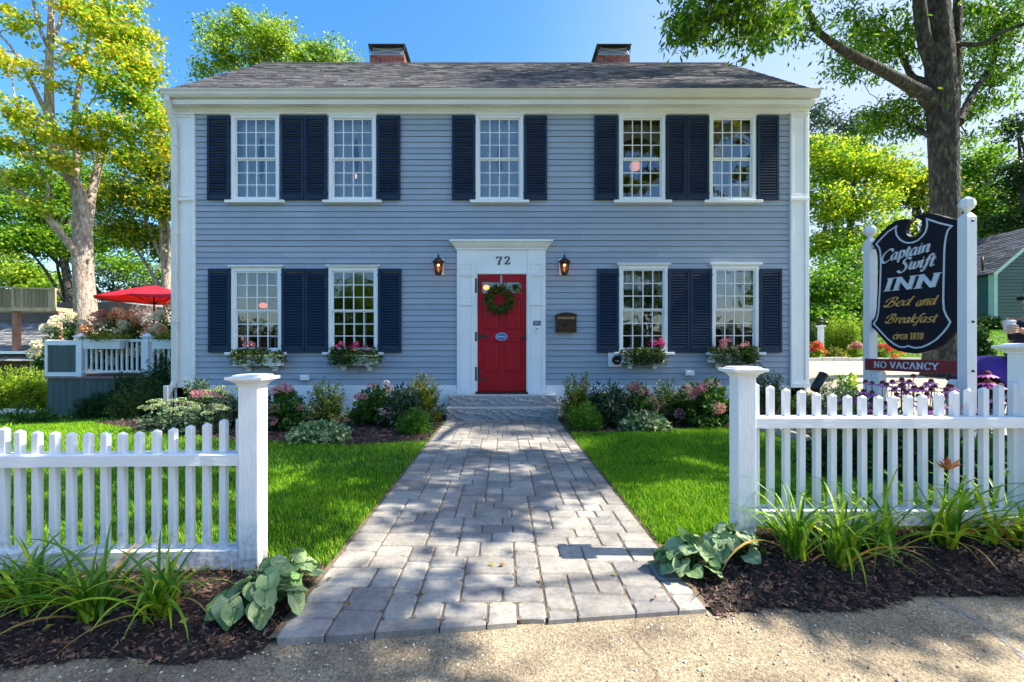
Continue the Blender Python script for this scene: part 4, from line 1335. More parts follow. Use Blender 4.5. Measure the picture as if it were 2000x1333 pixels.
def lantern(pa, label):
    x = hx(pa); zt, zb = hz(500), hz(540.5)
    t = thing('wall_lantern', label, 'lantern', (x, D, zb), 'lanterns flanking the front door')
    s = zt - zb
    p = MB(); p.box(x - .075 + (.02 if pa < 981 else 0), x + .075, D - .045, D - .020, zb + .02, zb + .30)
    p.build('mounting_block', WHITE, t, bevel=.004)
    f = MB(); yc = D - .17; r = .085
    f.tube([(x, D - .045, zb + .27), (x, D - .12, zb + .31), (x, yc, zb + .30)], .010, 8)
    f.lathe((x, yc, zb), [(.045, 0), (.055, .012), (.058, .03), (.05, .035)], 12)
    f.lathe((x, yc, zb), [(r * 1.15, .215), (r * 1.18, .225), (.062, .262), (.030, .288), (.022, .30), (.014, .318), (.018, .33), (.006, .345), (.003, .365)], 12)
    for k in range(6):
        a = 2 * pi * k / 6
        f.tube([(x + .052 * cos(a), yc + .052 * sin(a), zb + .03), (x + .066 * cos(a), yc + .066 * sin(a), zb + .09), (x + .080 * cos(a), yc + .080 * sin(a), zb + .215)], .0055, 5)
        f.tube([(x + .095 * cos(a), yc + .095 * sin(a), zb + .214), (x + .112 * cos(a), yc + .112 * sin(a), zb + .226)], .008, 5)
    f.build('frame', BLACK, t)
    g = MB(); g.lathe((x, yc, zb), [(.048, .032), (.062, .09), (.075, .213)], 6)
    AMB = bpy.data.materials.get('amber_glass') or M('amber_glass', (.05, .025, .012), None, rough=.15)
    if not AMB.get('done'):
        N, L = nodes_of(AMB)
        trn = N.new('ShaderNodeBsdfTransparent'); trn.inputs[0].default_value = (1, .72, .45, 1)
        mx = N.new('ShaderNodeMixShader'); mx.inputs[0].default_value = .3
        L.new(N['Principled BSDF'].outputs[0], mx.inputs[1]); L.new(trn.outputs[0], mx.inputs[2]); L.new(mx.outputs[0], N['Material Output'].inputs['Surface'])
        AMB['done'] = 1
    g.build('glass_shade', AMB, t)
    BULB = bpy.data.materials.get('lit_bulb') or M('lit_bulb', (1, .8, .5), None, emit=(1, .62, .28), estr=14)
    b = MB(); b.ball((x, yc, zb + .165), .022, 10, sz=(1, 1, .7)); b.build('bulb', BULB, t)
    ld = bpy.data.lights.new('lantern_light', 'POINT'); ld.energy = 0.35; ld.color = (1, .55, .25); ld.shadow_soft_size = .02
    lo = bpy.data.objects.new('lantern_light', ld); COL.objects.link(lo); lo.parent = t; lo.location = (0, -.17, .12)
lantern(859, 'lit black lantern on the wall left of the red door')
lantern(1100, 'lit black lantern on the wall above the bronze mailbox')

def mailbox():
    x0, x1, z0, z1 = hx(1083), hx(1125), hz(648.5), hz(611)
    t = thing('mailbox', 'dark bronze wall mailbox with arched lid beside the front door', 'mailbox', ((x0 + x1) / 2, D, z0))
    b = MB()
    b.box(x0 + .012, x1 - .012, D - .115, D - .021, z0, z1 - .05)
    b.box(x0 + .006, x1 - .006, D - .12, D - .022, z0 - .006, z0 + .012)
    for xx in (x0 + .012, x1 - .03): b.box(xx, xx + .018, D - .122, D - .1155, z0 + .013, z1 - .10)
    # small crest
    cx_, cz_ = (x0 + x1) / 2, z0 + .10
    for a in range(5):
        an = radians(30 + a * 30)
        b.tube([(cx_, D - .118, cz_ - .02), (cx_ + .05 * cos(an), D - .122, cz_ + .035 * sin(an)), (cx_ + .035 * cos(an), D - .119, cz_ + .05 * sin(an))], .005, 5)
    b.build('body', BRONZE, t, bevel=.005)
    s = MB(); s.box(x0 + .035, x1 - .035, D - .128, D - .1155, z1 - .125, z1 - .075)
    s.build('slot_plate', M('brass_plate', (.22, .13, .07), (.30, .19, .10), 20, .4, .1, 30, metal=.4), t, bevel=.003)
    l = MB(); n = 12
    pts = [(x0 - .008 + (x1 - x0 + .016) * k / n, z1 - .052 + .045 * sin(pi * k / n) ** .8 if 0 < k < n else z1 - .058) for k in range(n + 1)]
    pts = pts + [(x1, z1 - .066), (x0, z1 - .066)]
    l.prism(pts, lambda a, b_: (a, D - .150, b_), lambda a, b_: (a, D - .022, b_))
    l.build('lid', BRONZE, t, bevel=.004)
mailbox()

def vents():
    for px, py, s in ((597.5, 738, 'white outlet cover low on the wall beside the left window boxes'), (1345, 729, 'white outlet cover low on the wall beside the right window boxes')):
        x, z = hx(px), hz(py)
        b = MB(); b.box(x - .075, x + .075, D - .075, D - .02, z - .045, z + .050); b.box(x - .06, x + .06, D - .088, D - .0755, z - .038, z + .03)
        tag(b.build('outlet_cover', WHITE, bevel=.008), s, 'outlet cover', 'outlet covers on the front wall')
    x, z = hx(1200), hz(703)
    b = MB()
    b.box(x - .115, x + .115, D - .045, D - .02, z - .12, z + .12, 0)
    b.tube([(x + .02, D - .045, z), (x + .02, D - .10, z - .01)], .075, 20, 1)
    b.tube([(x + .02, D - .1005, z), (x + .02, D - .115, z - .01)], .082, 20, 1)
    b.tube([(x + .02, D - .1152, z), (x + .02, D - .119, z)], .04, 16, 2)
    tag(b.build('wall_vent', [WHITE, BLACK, GALV], bevel=.003), 'round black vent on a white block below a right window', 'vent')
vents()

def wreath():
    cx_, cz_ = hx(975.8), hz(587)
    t = thing('door_wreath', 'dark green leafy wreath with red berries hanging on the red door', 'wreath', (cx_, YD - .05, cz_))
    n = 1500
    a = rng.uniform(0, 2 * pi, n); rr = .165 + rng.normal(0, .032, n); ph = rng.uniform(0, 2 * pi, n)
    q = np.abs(rng.normal(0, .024, n))
    C = np.stack([cx_ + rr * np.cos(a), YD - .05 + q * np.cos(ph), cz_ + rr * np.sin(a)], 1)
    out = np.stack([np.cos(a + .5), np.full(n, -.55), np.sin(a + .5)], 1)
    V, F = leaf_quads(C, .055, .42, dirs=out)
    np_mesh('foliage', V, F, LF_HYD, t)
    m = 150
    a = rng.uniform(0, 2 * pi, m); rr = .17 + rng.normal(0, .045, m)
    C = np.stack([cx_ + rr * np.cos(a), YD - .07 - rng.uniform(0, .03, m), cz_ + rr * np.sin(a)], 1)
    out = np.stack([np.cos(a + .4), np.full(m, -.4), np.sin(a + .4)], 1)
    V, F = leaf_quads(C, .07, .16, dirs=out)
    np_mesh('dried_sprigs', V, F, leafmat('dried_sprig', (.25, .16, .07), (.42, .07, .05), None, sc=9), t)
    tw = MB()
    for k in range(3):
        pts = [(cx_ + (.15 + .012 * k) * cos(b) + .006 * sin(9 * b + k), YD - .03 - .01 * k, cz_ + (.15 + .012 * k) * sin(b) + .006 * cos(7 * b + k)) for b in np.linspace(0, 2 * pi, 30)]
        tw.tube(pts, .008, 5)
    tw.build('twig_ring', BARKL, t)
    r = MB(); r.box(hx(977), hx(981), YD - .006, YD - .0006, cz_ + .15, hz(538.5))
    r.build('ribbon', M('grey_ribbon', (.35, .33, .36), None, rough=.5), t)
wreath()

def steps():
    t = thing('entry_steps', 'two rough faced grey granite steps below the red door', 'steps', (0, 7.5, 0))
    for x0, x1, y0, y1, z0, z1 in ((-.895, .905, 7.60, 7.87 - .032, .196, .378), (-.905, .90, 7.365, 7.87 - .04, -.02, .192)):
        mb = MB()
        nx, nz = 90, 12
        vs = []; 
        top = z1 - .018
        for j in range(nz + 1):
            for i in range(nx + 1):
                x = x0 + (x1 - x0) * i / nx; z = z0 + (top - z0) * j / nz
                e = (0 < i < nx) and (0 < j < nz)
                dy = (R.gauss(0, .007) + .024 * sin(x * 23 + z * 60 + 3 * sin(x * 7)) + .012 * sin(x * 47 - z * 31 + 2 * sin(x * 5))) if e else .010
                vs.append((x, y0 - dy + .008, z))
        n = nx + 1
        mb.add(vs, [(j * n + i, j * n + i + 1, (j + 1) * n + i + 1, (j + 1) * n + i) for j in range(nz) for i in range(nx)], 0, False)
        mb.box(x0 + .004, x1 - .004, y0 + .004, y1, z0, top - .001, 0)
        mb.box(x0, x1, y0 - .004, y1, top, z1, 1)
        mb.build('step', [GRANITE, GRANTOP], t)
steps()

# lamps hanging in the rooms
def room_lamp(px, py, dy, r, col, e, label):
    x, z = FX(px, D + dy), FZ(py, D + dy)
    t = thing('ceiling_lamp', label, 'lamp', (x, D + dy, z), 'lit lamps seen through the windows')
    b = MB(); b.ball((x, D + dy, z), r, 14, sz=(1, 1, .75))
    b.build('shade', M('lit_shade', col, None, emit=col, estr=e), t)
    s = MB(); s.tube([(x, D + dy, z + r * .7), (x, D + dy, 5.09 if z > 3.1 else 2.85)], .008, 6); s.build('rod', BLACK, t)
room_lamp(684, 343, .9, .13, (1, .50, .40), .6, 'pale pink lamp glowing behind the second upper window')
room_lamp(962, 336, .9, .10, (1, .52, .36), .9, 'peach lamp glowing behind the upper window over the door')
room_lamp(1241, 325, 1.2, .12, (1, .38, .24), .38, 'large peach lamp glowing behind the fourth upper window')
room_lamp(514, 597, 1.0, .07, (1, .10, .09), .9, 'small red lamp glowing behind the leftmost lower window')
room_lamp(950, 562, .4, .06, (1, .30, .04), 1.3, 'small orange lamp glowing behind the door pane')
# ------------------------------------------------------------------ fences
def post_cap(mb, x0, x1, y0, y1, zt, m=0):
    cx_, cy_ = (x0 + x1) / 2, (y0 + y1) / 2; h = (x1 - x0) / 2
    f = lambda z0, z1, a, b: mb.frustum(cx_, cy_, z0, z1, h + a, h + a, h + b, h + b, m)
    f(zt - .058, zt - .047, .006, .006)
    f(zt - .0468, zt - .041, .008, .016)
    f(zt - .0408, zt - .028, .016, .034)
    f(zt - .0278, zt - .012, .044, .044)
    f(zt - .0119, zt - .004, .022, .019)
    f(zt - .0039, zt, .018, .001)

def fence(label, posts, rails, pickets, y_of, zg):
    x_min = min(p[0] for p in posts)
    t = thing('picket_fence', label, 'fence', (posts[0][0], y_of(posts[0][0]), zg))
    for (x0, zt, zb) in posts:
        y = y_of(x0)
        mb = MB()
        mb.box(x0, x0 + .10, y, y + .10, zb, zt - .0575)
        po = mb.build('post', WOODWHITE, t, bevel=.004)
        c = MB(); post_cap(c, x0, x0 + .10, y, y + .10, zt)
        c.build('post_cap', WOODWHITE, po, bevel=.0025)
    for (xa, xb, z0, z1) in rails:
        ya, yb = y_of(xa) + .004, y_of(xb) + .004
        mb = MB()
        n = 24; vs = []
        for i in range(n + 1):
            x = xa + (xb - xa) * i / n; y = ya + (yb - ya) * i / n
            jt = lambda: R.gauss(0, .0007)
            vs += [(x, y + jt(), z0 + jt()), (x, y + .004 * 0 + jt(), z1 - .006 + jt()), (x, y + .007, z1), (x, y + .088, z1), (x, y + .09, z1 - .006), (x, y + .09, z0)]
        fs = [(i * 6 + k, i * 6 + (k + 1) % 6, (i + 1) * 6 + (k + 1) % 6, (i + 1) * 6 + k) for i in range(n) for k in range(6)]
        fs += [tuple(range(5, -1, -1)), tuple(n * 6 + k for k in range(6))]
        mb.add(vs, fs)
        mb.build('rail', RAILWHITE, t)
    for (x0, zt, zb) in pickets:
        x0 += R.uniform(-.0012, .0012); zt += R.uniform(-.0015, .0015)
        wq = .0325; y = y_of(x0) + .036
        dx = R.uniform(-.002, .002); dy = R.uniform(-.002, .002)
        mb = MB(); zs = zt - .014
        cx_, cy_ = x0 + wq / 2 + dx, y + wq / 2 + dy
        vs = [(x0, y, zb), (x0 + wq, y, zb), (x0 + wq, y + wq, zb), (x0, y + wq, zb),
              (x0 + dx, y + dy, zs), (x0 + wq + dx, y + dy, zs), (x0 + wq + dx, y + wq + dy, zs), (x0 + dx, y + wq + dy, zs), (cx_, cy_, zt)]
        mb.add(vs, [(0, 3, 2, 1), (0, 1, 5, 4), (1, 2, 6, 5), (2, 3, 7, 6), (3, 0, 4, 7), (4, 5, 8), (5, 6, 8), (6, 7, 8), (7, 4, 8)])
        mb.build('picket', WOODWHITE, t, bevel=.0015, seg=1)
    return t

def fences():
    yl = lambda x: 2.297 + .035 * (x + 1.2)
    xpost = FX(465.5, 2.297)
    yc = 2.30 + .036
    lefts = [-4.6, 28, 61.4, 95, 128.5, 162, 195.5, 229, 262.5, 295.6, 329, 362, 395, 428.2, 461.6]
    tops = [833.5, 838, 840.5, 842.5, 843.5, 843.5, 843.5, 843, 841, 838, 834, 830, 824.5, 818, 813]
    pk = []
    for a, b in zip(lefts, tops):
        y = yc + .035 * (FX(a, yc) + 1.2)
        pk.append((FX(a, y), FZ(b, y + .016), .05))
    x = pk[0][0]
    for k, zt in enumerate((.762, .78, .80)): pk.append((x - .086 * (k + 1), zt, .05))
    xl = x - .086 * 4 - .06
    fence('white picket fence left of the paved walk, dipping between its posts', [(xpost, FZ(731, 2.33), -.05), (xl, 1.02, -.05)],
          [(xl + .10, xpost, .553, .613), (xl + .10, xpost, .030, .130)], pk, yl, 0)
    yr = lambda x: 2.50
    xp = FX(1441.8, 2.5)
    rights = [1483.5, 1512.6, 1543, 1573, 1603.6, 1633.6, 1664, 1693.5, 1723.2, 1753, 1783.4, 1812.3, 1842.8, 1873, 1902, 1931, 1961.4, 1990.5]
    tops = [748, 752, 758, 761.5, 766, 768, 771, 772, 772, 772, 771, 770, 765.6, 763, 758, 755, 750, 745]
    pk = [(FX(a, 2.54) - .0325, FZ(b, 2.555), .19) for a, b in zip(rights, tops)]
    fence('white picket fence right of the paved walk, below the inn sign', [(xp, FZ(716, 2.53), .02), (2.882, 1.175, -.02)],
          [(xp + .10, 2.882, .706, .766), (xp + .10, 2.882, .170, .256)], pk, yr, .08)
fences()

# ------------------------------------------------------------------ the inn sign
SIGNBLK = M('sign_black', (.007, .008, .016), (.010, .011, .020), 3, .5, .05, 30, spec=.18)
SILVER = M('silver_lettering', (.50, .56, .64), (.66, .70, .76), 6, .38, .05, 30)
GOLD = M('gold_lettering', (.62, .33, .09), (.80, .50, .17), 6, .35, .05, 30, metal=.2)
MAROON = M('maroon_board', (.17, .008, .016), (.21, .012, .020), 3, .4, .05, 30)
SK = -.13
def sign_t(px): return 4.745 / ((px - CX) / FPX + .13)
def sign_at(Y, z, off=0):
    return (4.212 - .13 * (Y - 4.1) - off, Y, z)
def spx(px, py): t = sign_t(px); return (t, FZ(py, t))     # -> (Y, z) on the board plane

def inn_sign():
    t = thing('inn_sign', 'black shield shaped inn sign with silver lettering on two white posts', 'sign', (4.15, 4.6, 0))
    for x, y, zt, zb in ((4.187, 4.10, 2.40, -.1), (4.065, 5.04, 2.40, -.1)):
        mb = MB()
        mb.box(x, x + .09, y, y + .09, zb, zt - .06)
        mb.frustum(x + .045, y + .045, zt - .0598, zt - .02, .045, .045, .022, .022)
        p = mb.build('post', WOODWHITE, t, bevel=.003)
        f = MB()
        c = (x + .045, y + .045, zt - .02)
        f.lathe(c, [(.022, 0), (.018, .012), (.026, .022), (.048, .042), (.060, .065), (.062, .090), (.052, .118), (.028, .140), (.012, .150)], 8 if y < 4.5 else 14, smooth=y > 4.5)
        f.build('finial', WOODWHITE, p)
        b = MB()
        for z in ((2.30, 1.39, .945) if y < 4.5 else (2.26,)):
            b.tube([(x + .05, y, z), (x + .05, y - .010, z)], .011, 6)
        b.build('bolt', BLACK, p)
    for x, y, zt in ((4.175, 4.195, .86), (4.085, 4.945, .915)):
        mb = MB(); mb.box(x, x + .09, y, y + .085, -.1, zt - .04); mb.frustum(x + .045, y + .0425, zt - .0398, zt, .045, .0425, .018, .0425)
        bk = mb.build('brace_block', WOODWHITE, t, bevel=.003)
        c = MB(); c.tube([(x + .05, y, zt - .12), (x + .05, y - .010, zt - .12)], .011, 6); c.build('bolt', BLACK, bk)
    outline = [(1703, 477), (1710, 467), (1720, 455), (1735, 441), (1750, 432), (1760, 428.5), (1770, 428), (1781, 431), (1775, 435), (1771, 440), (1768, 449), (1769.5, 457), (1774, 462), (1781, 464), (1789, 462), (1796, 457),
               (1801, 449), (1802.5, 440), (1800, 432), (1795, 428.5), (1787, 426), (1793, 421), (1801.5, 418.5), (1811, 417.2), (1822, 418), (1842, 423.5), (1857, 428), (1872, 431), (1872, 632), (1869, 640), (1858, 653),
               (1847, 664.5), (1834, 676), (1820, 684), (1804, 689), (1788, 691), (1771, 689.5), (1755.6, 686), (1744, 681), (1734, 674), (1721, 659), (1710, 645.5), (1703, 640), (1697.5, 637.5), (1697.5, 632), (1703, 627), (1708, 621), (1710.5, 612), (1712, 600), (1714, 560), (1714.5, 535), (1714.5, 510), (1713, 496), (1710, 486)]
    pts = [spx(a, b) for a, b in outline]
    mb = MB()
    th = .042
    n = len(pts)
    off = .0
    vs = [sign_at(a, b, 0) for a, b in pts] + [(sign_at(a, b, 0)[0] + th, a, b) for a, b in pts]
    fs = [(i, (i + 1) % n, (i + 1) % n + n, i + n) for i in range(n)]
    mb.add(vs, fs)
    # faces by ear clipping
    from mathutils.geometry import tessellate_polygon
    tri = tessellate_polygon([[Vector((a, b, 0)) for a, b in pts]])
    o = mb
    base = len(mb.v) - 2 * n
    for a, b, c in tri:
        o.f.append((base + a, base + b, base + c)); o.m.append(0); o.sm.append(False)
        o.f.append((base + n + c, base + n + b, base + n + a)); o.m.append(0); o.sm.append(False)
    bd = mb.build('shield_board', SIGNBLK, t)
    border = [(1712, 477), (1722, 466), (1735, 453), (1751.5, 442.4), (1750, 451), (1752, 460), (1758, 468), (1766, 473), (1774.5, 475), (1784, 474), (1793.4, 470), (1801, 463), (1808, 454), (1811.5, 442), (1811, 428), (1835, 436), (1860, 442),
              (1852, 450), (1848.5, 462), (1846, 480), (1845, 494), (1843.5, 560), (1843, 589), (1844.5, 605), (1849, 617), (1857, 629.5), (1851, 640), (1842, 651), (1829, 664), (1815, 672.7), (1801, 678.5), (1788, 680), (1780, 678), (1774.5, 676), (1768, 678.5), (1758, 678), (1746, 672), (1734, 662), (1721, 648), (1707, 633), (1713, 624), (1716, 612), (1717, 600), (1719.5, 560), (1720.5, 535), (1721, 510), (1720, 492), (1717, 483)]
    bp = [spx(a, b) for a, b in border]
    g = MB(); n = len(bp)
    w2 = .0075
    inner, outer = [], []
    for i in range(n):
        p0, p1, p2 = Vector(bp[i - 1]), Vector(bp[i]), Vector(bp[(i + 1) % n])
        d1 = (p1 - p0).normalized(); d2 = (p2 - p1).normalized()
        nn = Vector((-(d1 + d2).y, (d1 + d2).x))
        if nn.length < 1e-5: nn = Vector((-d1.y, d1.x))
        nn.normalize()
        k = w2 / max(.45, nn.dot(Vector((-d1.y, d1.x))))
        inner.append(p1 + nn * k); outer.append(p1 - nn * k)
    vs = [sign_at(p.x, p.y, .0015) for p in inner] + [sign_at(p.x, p.y, .0015) for p in outer] + [sign_at(p.x, p.y, .0055) for p in inner] + [sign_at(p.x, p.y, .0055) for p in outer]
    fs = []
    for i in range(n):
        j = (i + 1) % n
        fs += [(2 * n + i, 2 * n + j, 3 * n + j, 3 * n + i), (i, j, 2 * n + j, 2 * n + i), (n + i, n + j, 3 * n + j, 3 * n + i)]
    g.add(vs, fs)
    g.build('border_line', SILVER, bd)
    def write(text, pa, pb, size, mat, thick, thin, slant, caps=False, nib=30, name='lettering', raise_=.010, xs=1.0, track=0):
        """pa,pb: photo pixel of baseline start/end"""
        Ya, za = spx(*pa); Yb, zb = spx(*pb)
        m_ = MB()
        tot = lettering(MB(), text, size, lambda u, v, d: (0, 0, 0), thick, thin, .001, slant=slant, caps=caps, nib=nib, track=track)
        k = (Ya - Yb) / tot
        fn = lambda u, v, d: sign_at(Ya - u * k, za + (zb - za) * (u / tot) + v, .0015 + d)
        lettering(m_, text, size, fn, thick, thin, raise_, slant=slant, caps=caps, nib=nib, lift=0, track=track)
        m_.build(name, mat, bd)
    write('Captain', (1722, 513), (1817, 491), .135, SILVER, .023, .006, .30)
    write('Swift', (1757, 529), (1826, 518.5), .135, SILVER, .023, .006, .30)
    write('INN', (1726, 569.5), (1833, 560), .185, SILVER, .029, .008, .22, caps=True, nib=0)
    write('Bed', (1731, 600), (1779, 596), .105, GOLD, .012, .0035, .45)
    write('and', (1789, 598.5), (1829, 594.5), .100, GOLD, .012, .0035, .40)
    write('Breakfast', (1733, 631.5), (1829, 629.5), .105, GOLD, .012, .0035, .45)
    write('circa', (1745, 663), (1774, 662.5), .095, GOLD, .010, .004, .15)
    write('1810', (1778, 663), (1805.5, 663), .092, GOLD, .010, .004, .12, caps=True, nib=0, track=1.0)
    # overline flourish of "and"
    f = MB()
    pl = [spx(a, b) for a, b in ((1798, 589), (1808, 584.5), (1818, 583.5), (1828, 585.5), (1831, 583))]
    f.tube([sign_at(a, b, .004) for a, b in pl], .003, 5); f.build('flourish', GOLD, bd)
    # vacancy board
    v = MB()
    Ya, Yb = 5.09, 4.195
    z0, z1 = .912, 1.038
    v.add([sign_at(Ya, z0, .03), sign_at(Yb, z0, .0), sign_at(Yb, z1, .0), sign_at(Ya, z1, .03), sign_at(Ya, z0, .005), sign_at(Yb, z0, -.028), sign_at(Yb, z1, -.028), sign_at(Ya, z1, .005)],
          [(0, 3, 2, 1), (4, 5, 6, 7), (0, 1, 5, 4), (3, 7, 6, 2), (0, 4, 7, 3), (1, 2, 6, 5)])
    vb = v.build('vacancy_board', MAROON, t, bevel=.003)
    l = MB()
    tot = lettering(MB(), 'NO VACANCY', .092, lambda u, v, d: (0, 0, 0), .013, .005, .001, caps=True, nib=0, track=.6)
    Y0, Y1 = sign_t(1712), sign_t(1836); k = (Y0 - Y1) / tot
    fn = lambda u, v_, d: sign_at(Y0 - u * k, .944 + v_, .0315 * ((Y0 - u * k) - Yb) / (Ya - Yb) + .0012 + d)
    lettering(l, 'NO VACANCY', .092, fn, .013, .005, .002, caps=True, nib=0, track=.6)
    l.build('lettering', SILVER, vb)
inn_sign()

# ------------------------------------------------------------------ plants
def twig_plant(w, h, n, size, aspect, k=40, tmin=.35, spread=.03, up=.0, open_=.85, droop=None, irr=.25):
    """returns leaf V,F (local, base at origin) and twig tips"""
    th = np.arccos(1 - rng.uniform(0, 1, k) * open_)
    ph = rng.uniform(0, 2 * pi, k)
    d = np.stack([np.sin(th) * np.cos(ph) * w / 2, np.sin(th) * np.sin(ph) * w / 2, np.cos(th) * h], 1)
    d *= (1 - irr * rng.uniform(0, 1, k) ** 1.5)[:, None]
    idx = rng.integers(0, k, n)
    t = tmin + (1 - tmin) * rng.uniform(0, 1, n) ** .75
    C = d[idx] * t[:, None]
    C[:, 2] += 0
    C += rng.normal(0, spread, (n, 3)) * (1.15 - t * .5)[:, None]
    C[:, 2] = np.maximum(C[:, 2], .01)
    dr = d[idx] / np.linalg.norm(d[idx], axis=1, keepdims=True)
    side = rng.normal(0, .8, (n, 3))
    D = dr + side; D[:, 2] += up
    V, F = leaf_quads(C, size, aspect, dirs=D / np.linalg.norm(D, axis=1, keepdims=True), fold=.3)
    return V, F, d

def flower_heads(t, spots, r, mat, name='flower_head', n=90, sz=.02, shape=(1, 1, 1), squash=0):
    o3 = np.array(t['_o'])
    for s in spots:
        d = rng.normal(size=(n, 3)); d /= np.linalg.norm(d, axis=1, keepdims=True)
        rr = r * rng.uniform(.75, 1.2)
        C = np.array(s) + d * np.array(shape) * rr * rng.uniform(.72, 1, (n, 1))
        V, F = leaf_quads(C, sz, .95, dirs=d * .6 + rng.normal(0, .5, (n, 3)), fold=.1)
        np_mesh(name, V + o3, F, mat, t)

def shrub(name, label, cat, px, Y, wpx, hpx, mat, n, size, aspect=.5, k=40, heads=None, group=None, base_py=None, stems=5, **kw):
    x = FX(px, Y); z = ground_z(x, Y)
    if base_py is not None: z = FZ(base_py, Y)
    w, h = wpx * Y / FPX, hpx * Y / FPX
    t = thing(name, label, cat, (x, Y, z), group)
    V, F, d = twig_plant(w, h, int(n * (1.75 if cat == 'shrub' else 1.2)), size, aspect, k=int(k * 1.25), **kw)
    np_mesh('foliage', V + np.array([x, Y, z]), F, mat, t)
    mb = MB()
    for i in range(stems):
        e = d[R.randrange(len(d))]
        mb.tube([(x + R.uniform(-.03, .03), Y + R.uniform(-.03, .03), z - .03), (x + e[0] * .5, Y + e[1] * .5, z + e[2] * .45), (x + e[0] * .85, Y + e[1] * .85, z + e[2] * .9)], [.012, .008, .004], 5)
    if stems: mb.build('stems', STEM, t)
    if heads:
        for (fmat, cnt, r, shape, nn, sz) in heads:
            spots = []
            for i in range(cnt):
                a = R.uniform(pi, 2 * pi) if R.random() < .75 else R.uniform(0, pi)
                e = R.uniform(.25, 1.35)
                spots.append((cos(a) * cos(e) * w / 2 * .95, sin(a) * cos(e) * w / 2 * .95, sin(e) * h * R.uniform(.88, 1.05)))
            flower_heads(t, spots, r, fmat, n=int(nn * 1.7), sz=sz * .8, shape=shape)
    return t

# front foundation planting ---------------------------------------------
shrub('boxwood_shrub', 'loose dark green boxwood shrub behind the left variegated mound', 'shrub', 640, 7.2, 98, 92, LF_BOX, 3400, .032, .5, k=70, up=.3, irr=.45)
shrub('hydrangea_shrub', 'low hydrangea with pink and white blooms left of the granite steps', 'shrub', 738, 6.95, 112, 82, LF_HYD, 1500, .07, .6, k=45,
      heads=[(FL_WHITE, 5, .05, (1, 1, .8), 60, .024), (FL_PINK, 5, .055, (1, 1, .9), 70, .024), (FL_PEACH, 2, .06, (1, 1, 1), 70, .024)])
shrub('rhododendron_shrub', 'glossy dark narrow leaved rhododendron between pink hydrangea and golden shrub', 'shrub', 790, 6.75, 92, 78, LF_RHODO, 1100, .095, .28, k=55, irr=.3)
shrub('golden_shrub', 'upright golden green shrub left of the granite steps', 'shrub', 825, 7.15, 92, 102, LF_GOLD, 4200, .034, .55, k=80, up=.4, irr=.45)
shrub('low_green_mound', 'small bright fine leaved green mound at left edge of the walk top', 'plant', 811, 6.2, 76, 52, LF_LIME, 4200, .03, .28, k=90, irr=.15, stems=0)
shrub('hosta_mound', 'broad variegated pale hosta mound in the left bed', 'plant', 626, 5.75, 122, 32, LF_HOSTA, 1700, .060, .75, k=130, tmin=.55, irr=.10, stems=0, spread=.025)
shrub('astilbe_shrub', 'pink plumed shrub just right of the left fence post', 'shrub', 556, 6.5, 90, 88, LF_HYD, 1600, .06, .6, k=40,
      heads=[(FL_PINK, 9, .07, (1, 1, .8), 90, .02)])
shrub('boxwood_shrub', 'small dark green upright shrub behind the pink plumed shrub', 'shrub', 546, 7.35, 62, 62, LF_BOX, 1500, .035, .5, k=30, up=.4, irr=.5)
shrub('boxwood_shrub', 'yellow green upright boxwood shrub right of the granite steps', 'shrub', 1130, 7.15, 92, 104, LF_GOLD, 3800, .032, .5, k=75, up=.4, irr=.5)
shrub('rhododendron_shrub', 'dusky glossy leaved rhododendron right of the granite steps', 'shrub', 1190, 6.8, 96, 90, LF_RHODO, 1200, .09, .28, k=60, irr=.25)
shrub('hydrangea_shrub', 'hydrangea with peach pink blooms left of a dense green boxwood', 'shrub', 1243, 7.0, 92, 80, LF_HYD, 1100, .06, .6, k=40,
      heads=[(FL_PEACH, 11, .06, (.9, .9, 1.1), 80, .024), (FL_PINK, 2, .05, (.9, .9, 1.2), 70, .024)])
shrub('boxwood_shrub', 'dense dark green boxwood under the right flower boxes', 'shrub', 1306, 7.25, 112, 84, LF_BOX, 4200, .032, .5, k=90, up=.3, irr=.35)
shrub('hydrangea_shrub', 'large hydrangea with pink blooms left of the right fence post', 'shrub', 1378, 6.85, 138, 92, LF_HYD, 2000, .07, .6, k=60,
      heads=[(FL_PINK, 9, .065, (1, 1, 1.1), 85, .024), (FL_PEACH, 3, .06, (1, 1, 1.1), 80, .024), (FL_WHITE, 1, .05, (1, 1, 1), 60, .024)])
shrub('low_green_mound', 'small dark fine leaved green mound at right edge of the walk top', 'plant', 1141, 6.45, 76, 58, LF_LIME, 4400, .03, .28, k=90, irr=.15, stems=0)
shrub('hosta_mound', 'broad variegated pale hosta mound in the right bed', 'plant', 1258, 6.55, 104, 28, LF_HOSTA, 1700, .062, .75, k=130, tmin=.55, irr=.10, stems=0, spread=.025)
shrub('boxwood_shrub', 'dark green shrub behind the right fence post at the house corner', 'shrub', 1500, 7.3, 92, 90, LF_BOX, 3200, .032, .5, k=60, up=.3, irr=.5, base_py=800)
shrub('boxwood_shrub', 'low dark shrub beside the right corner pilaster', 'shrub', 1560, 6.6, 90, 76, LF_BOX, 2200, .035, .5, k=50, up=.2, irr=.4, base_py=835)
shrub('juniper_shrub', 'pale blue green spreading shrub right of the house corner', 'shrub', 1625, 6.4, 120, 88, LF_BLUE, 3600, .035, .45, k=80, irr=.3, base_py=822)
shrub('leafy_perennial', 'yellow green broad leaved plant beside the sign post', 'plant', 1655, 6.7, 50, 80, LF_LIGHT, 400, .075, .6, k=24, irr=.3, base_py=805)
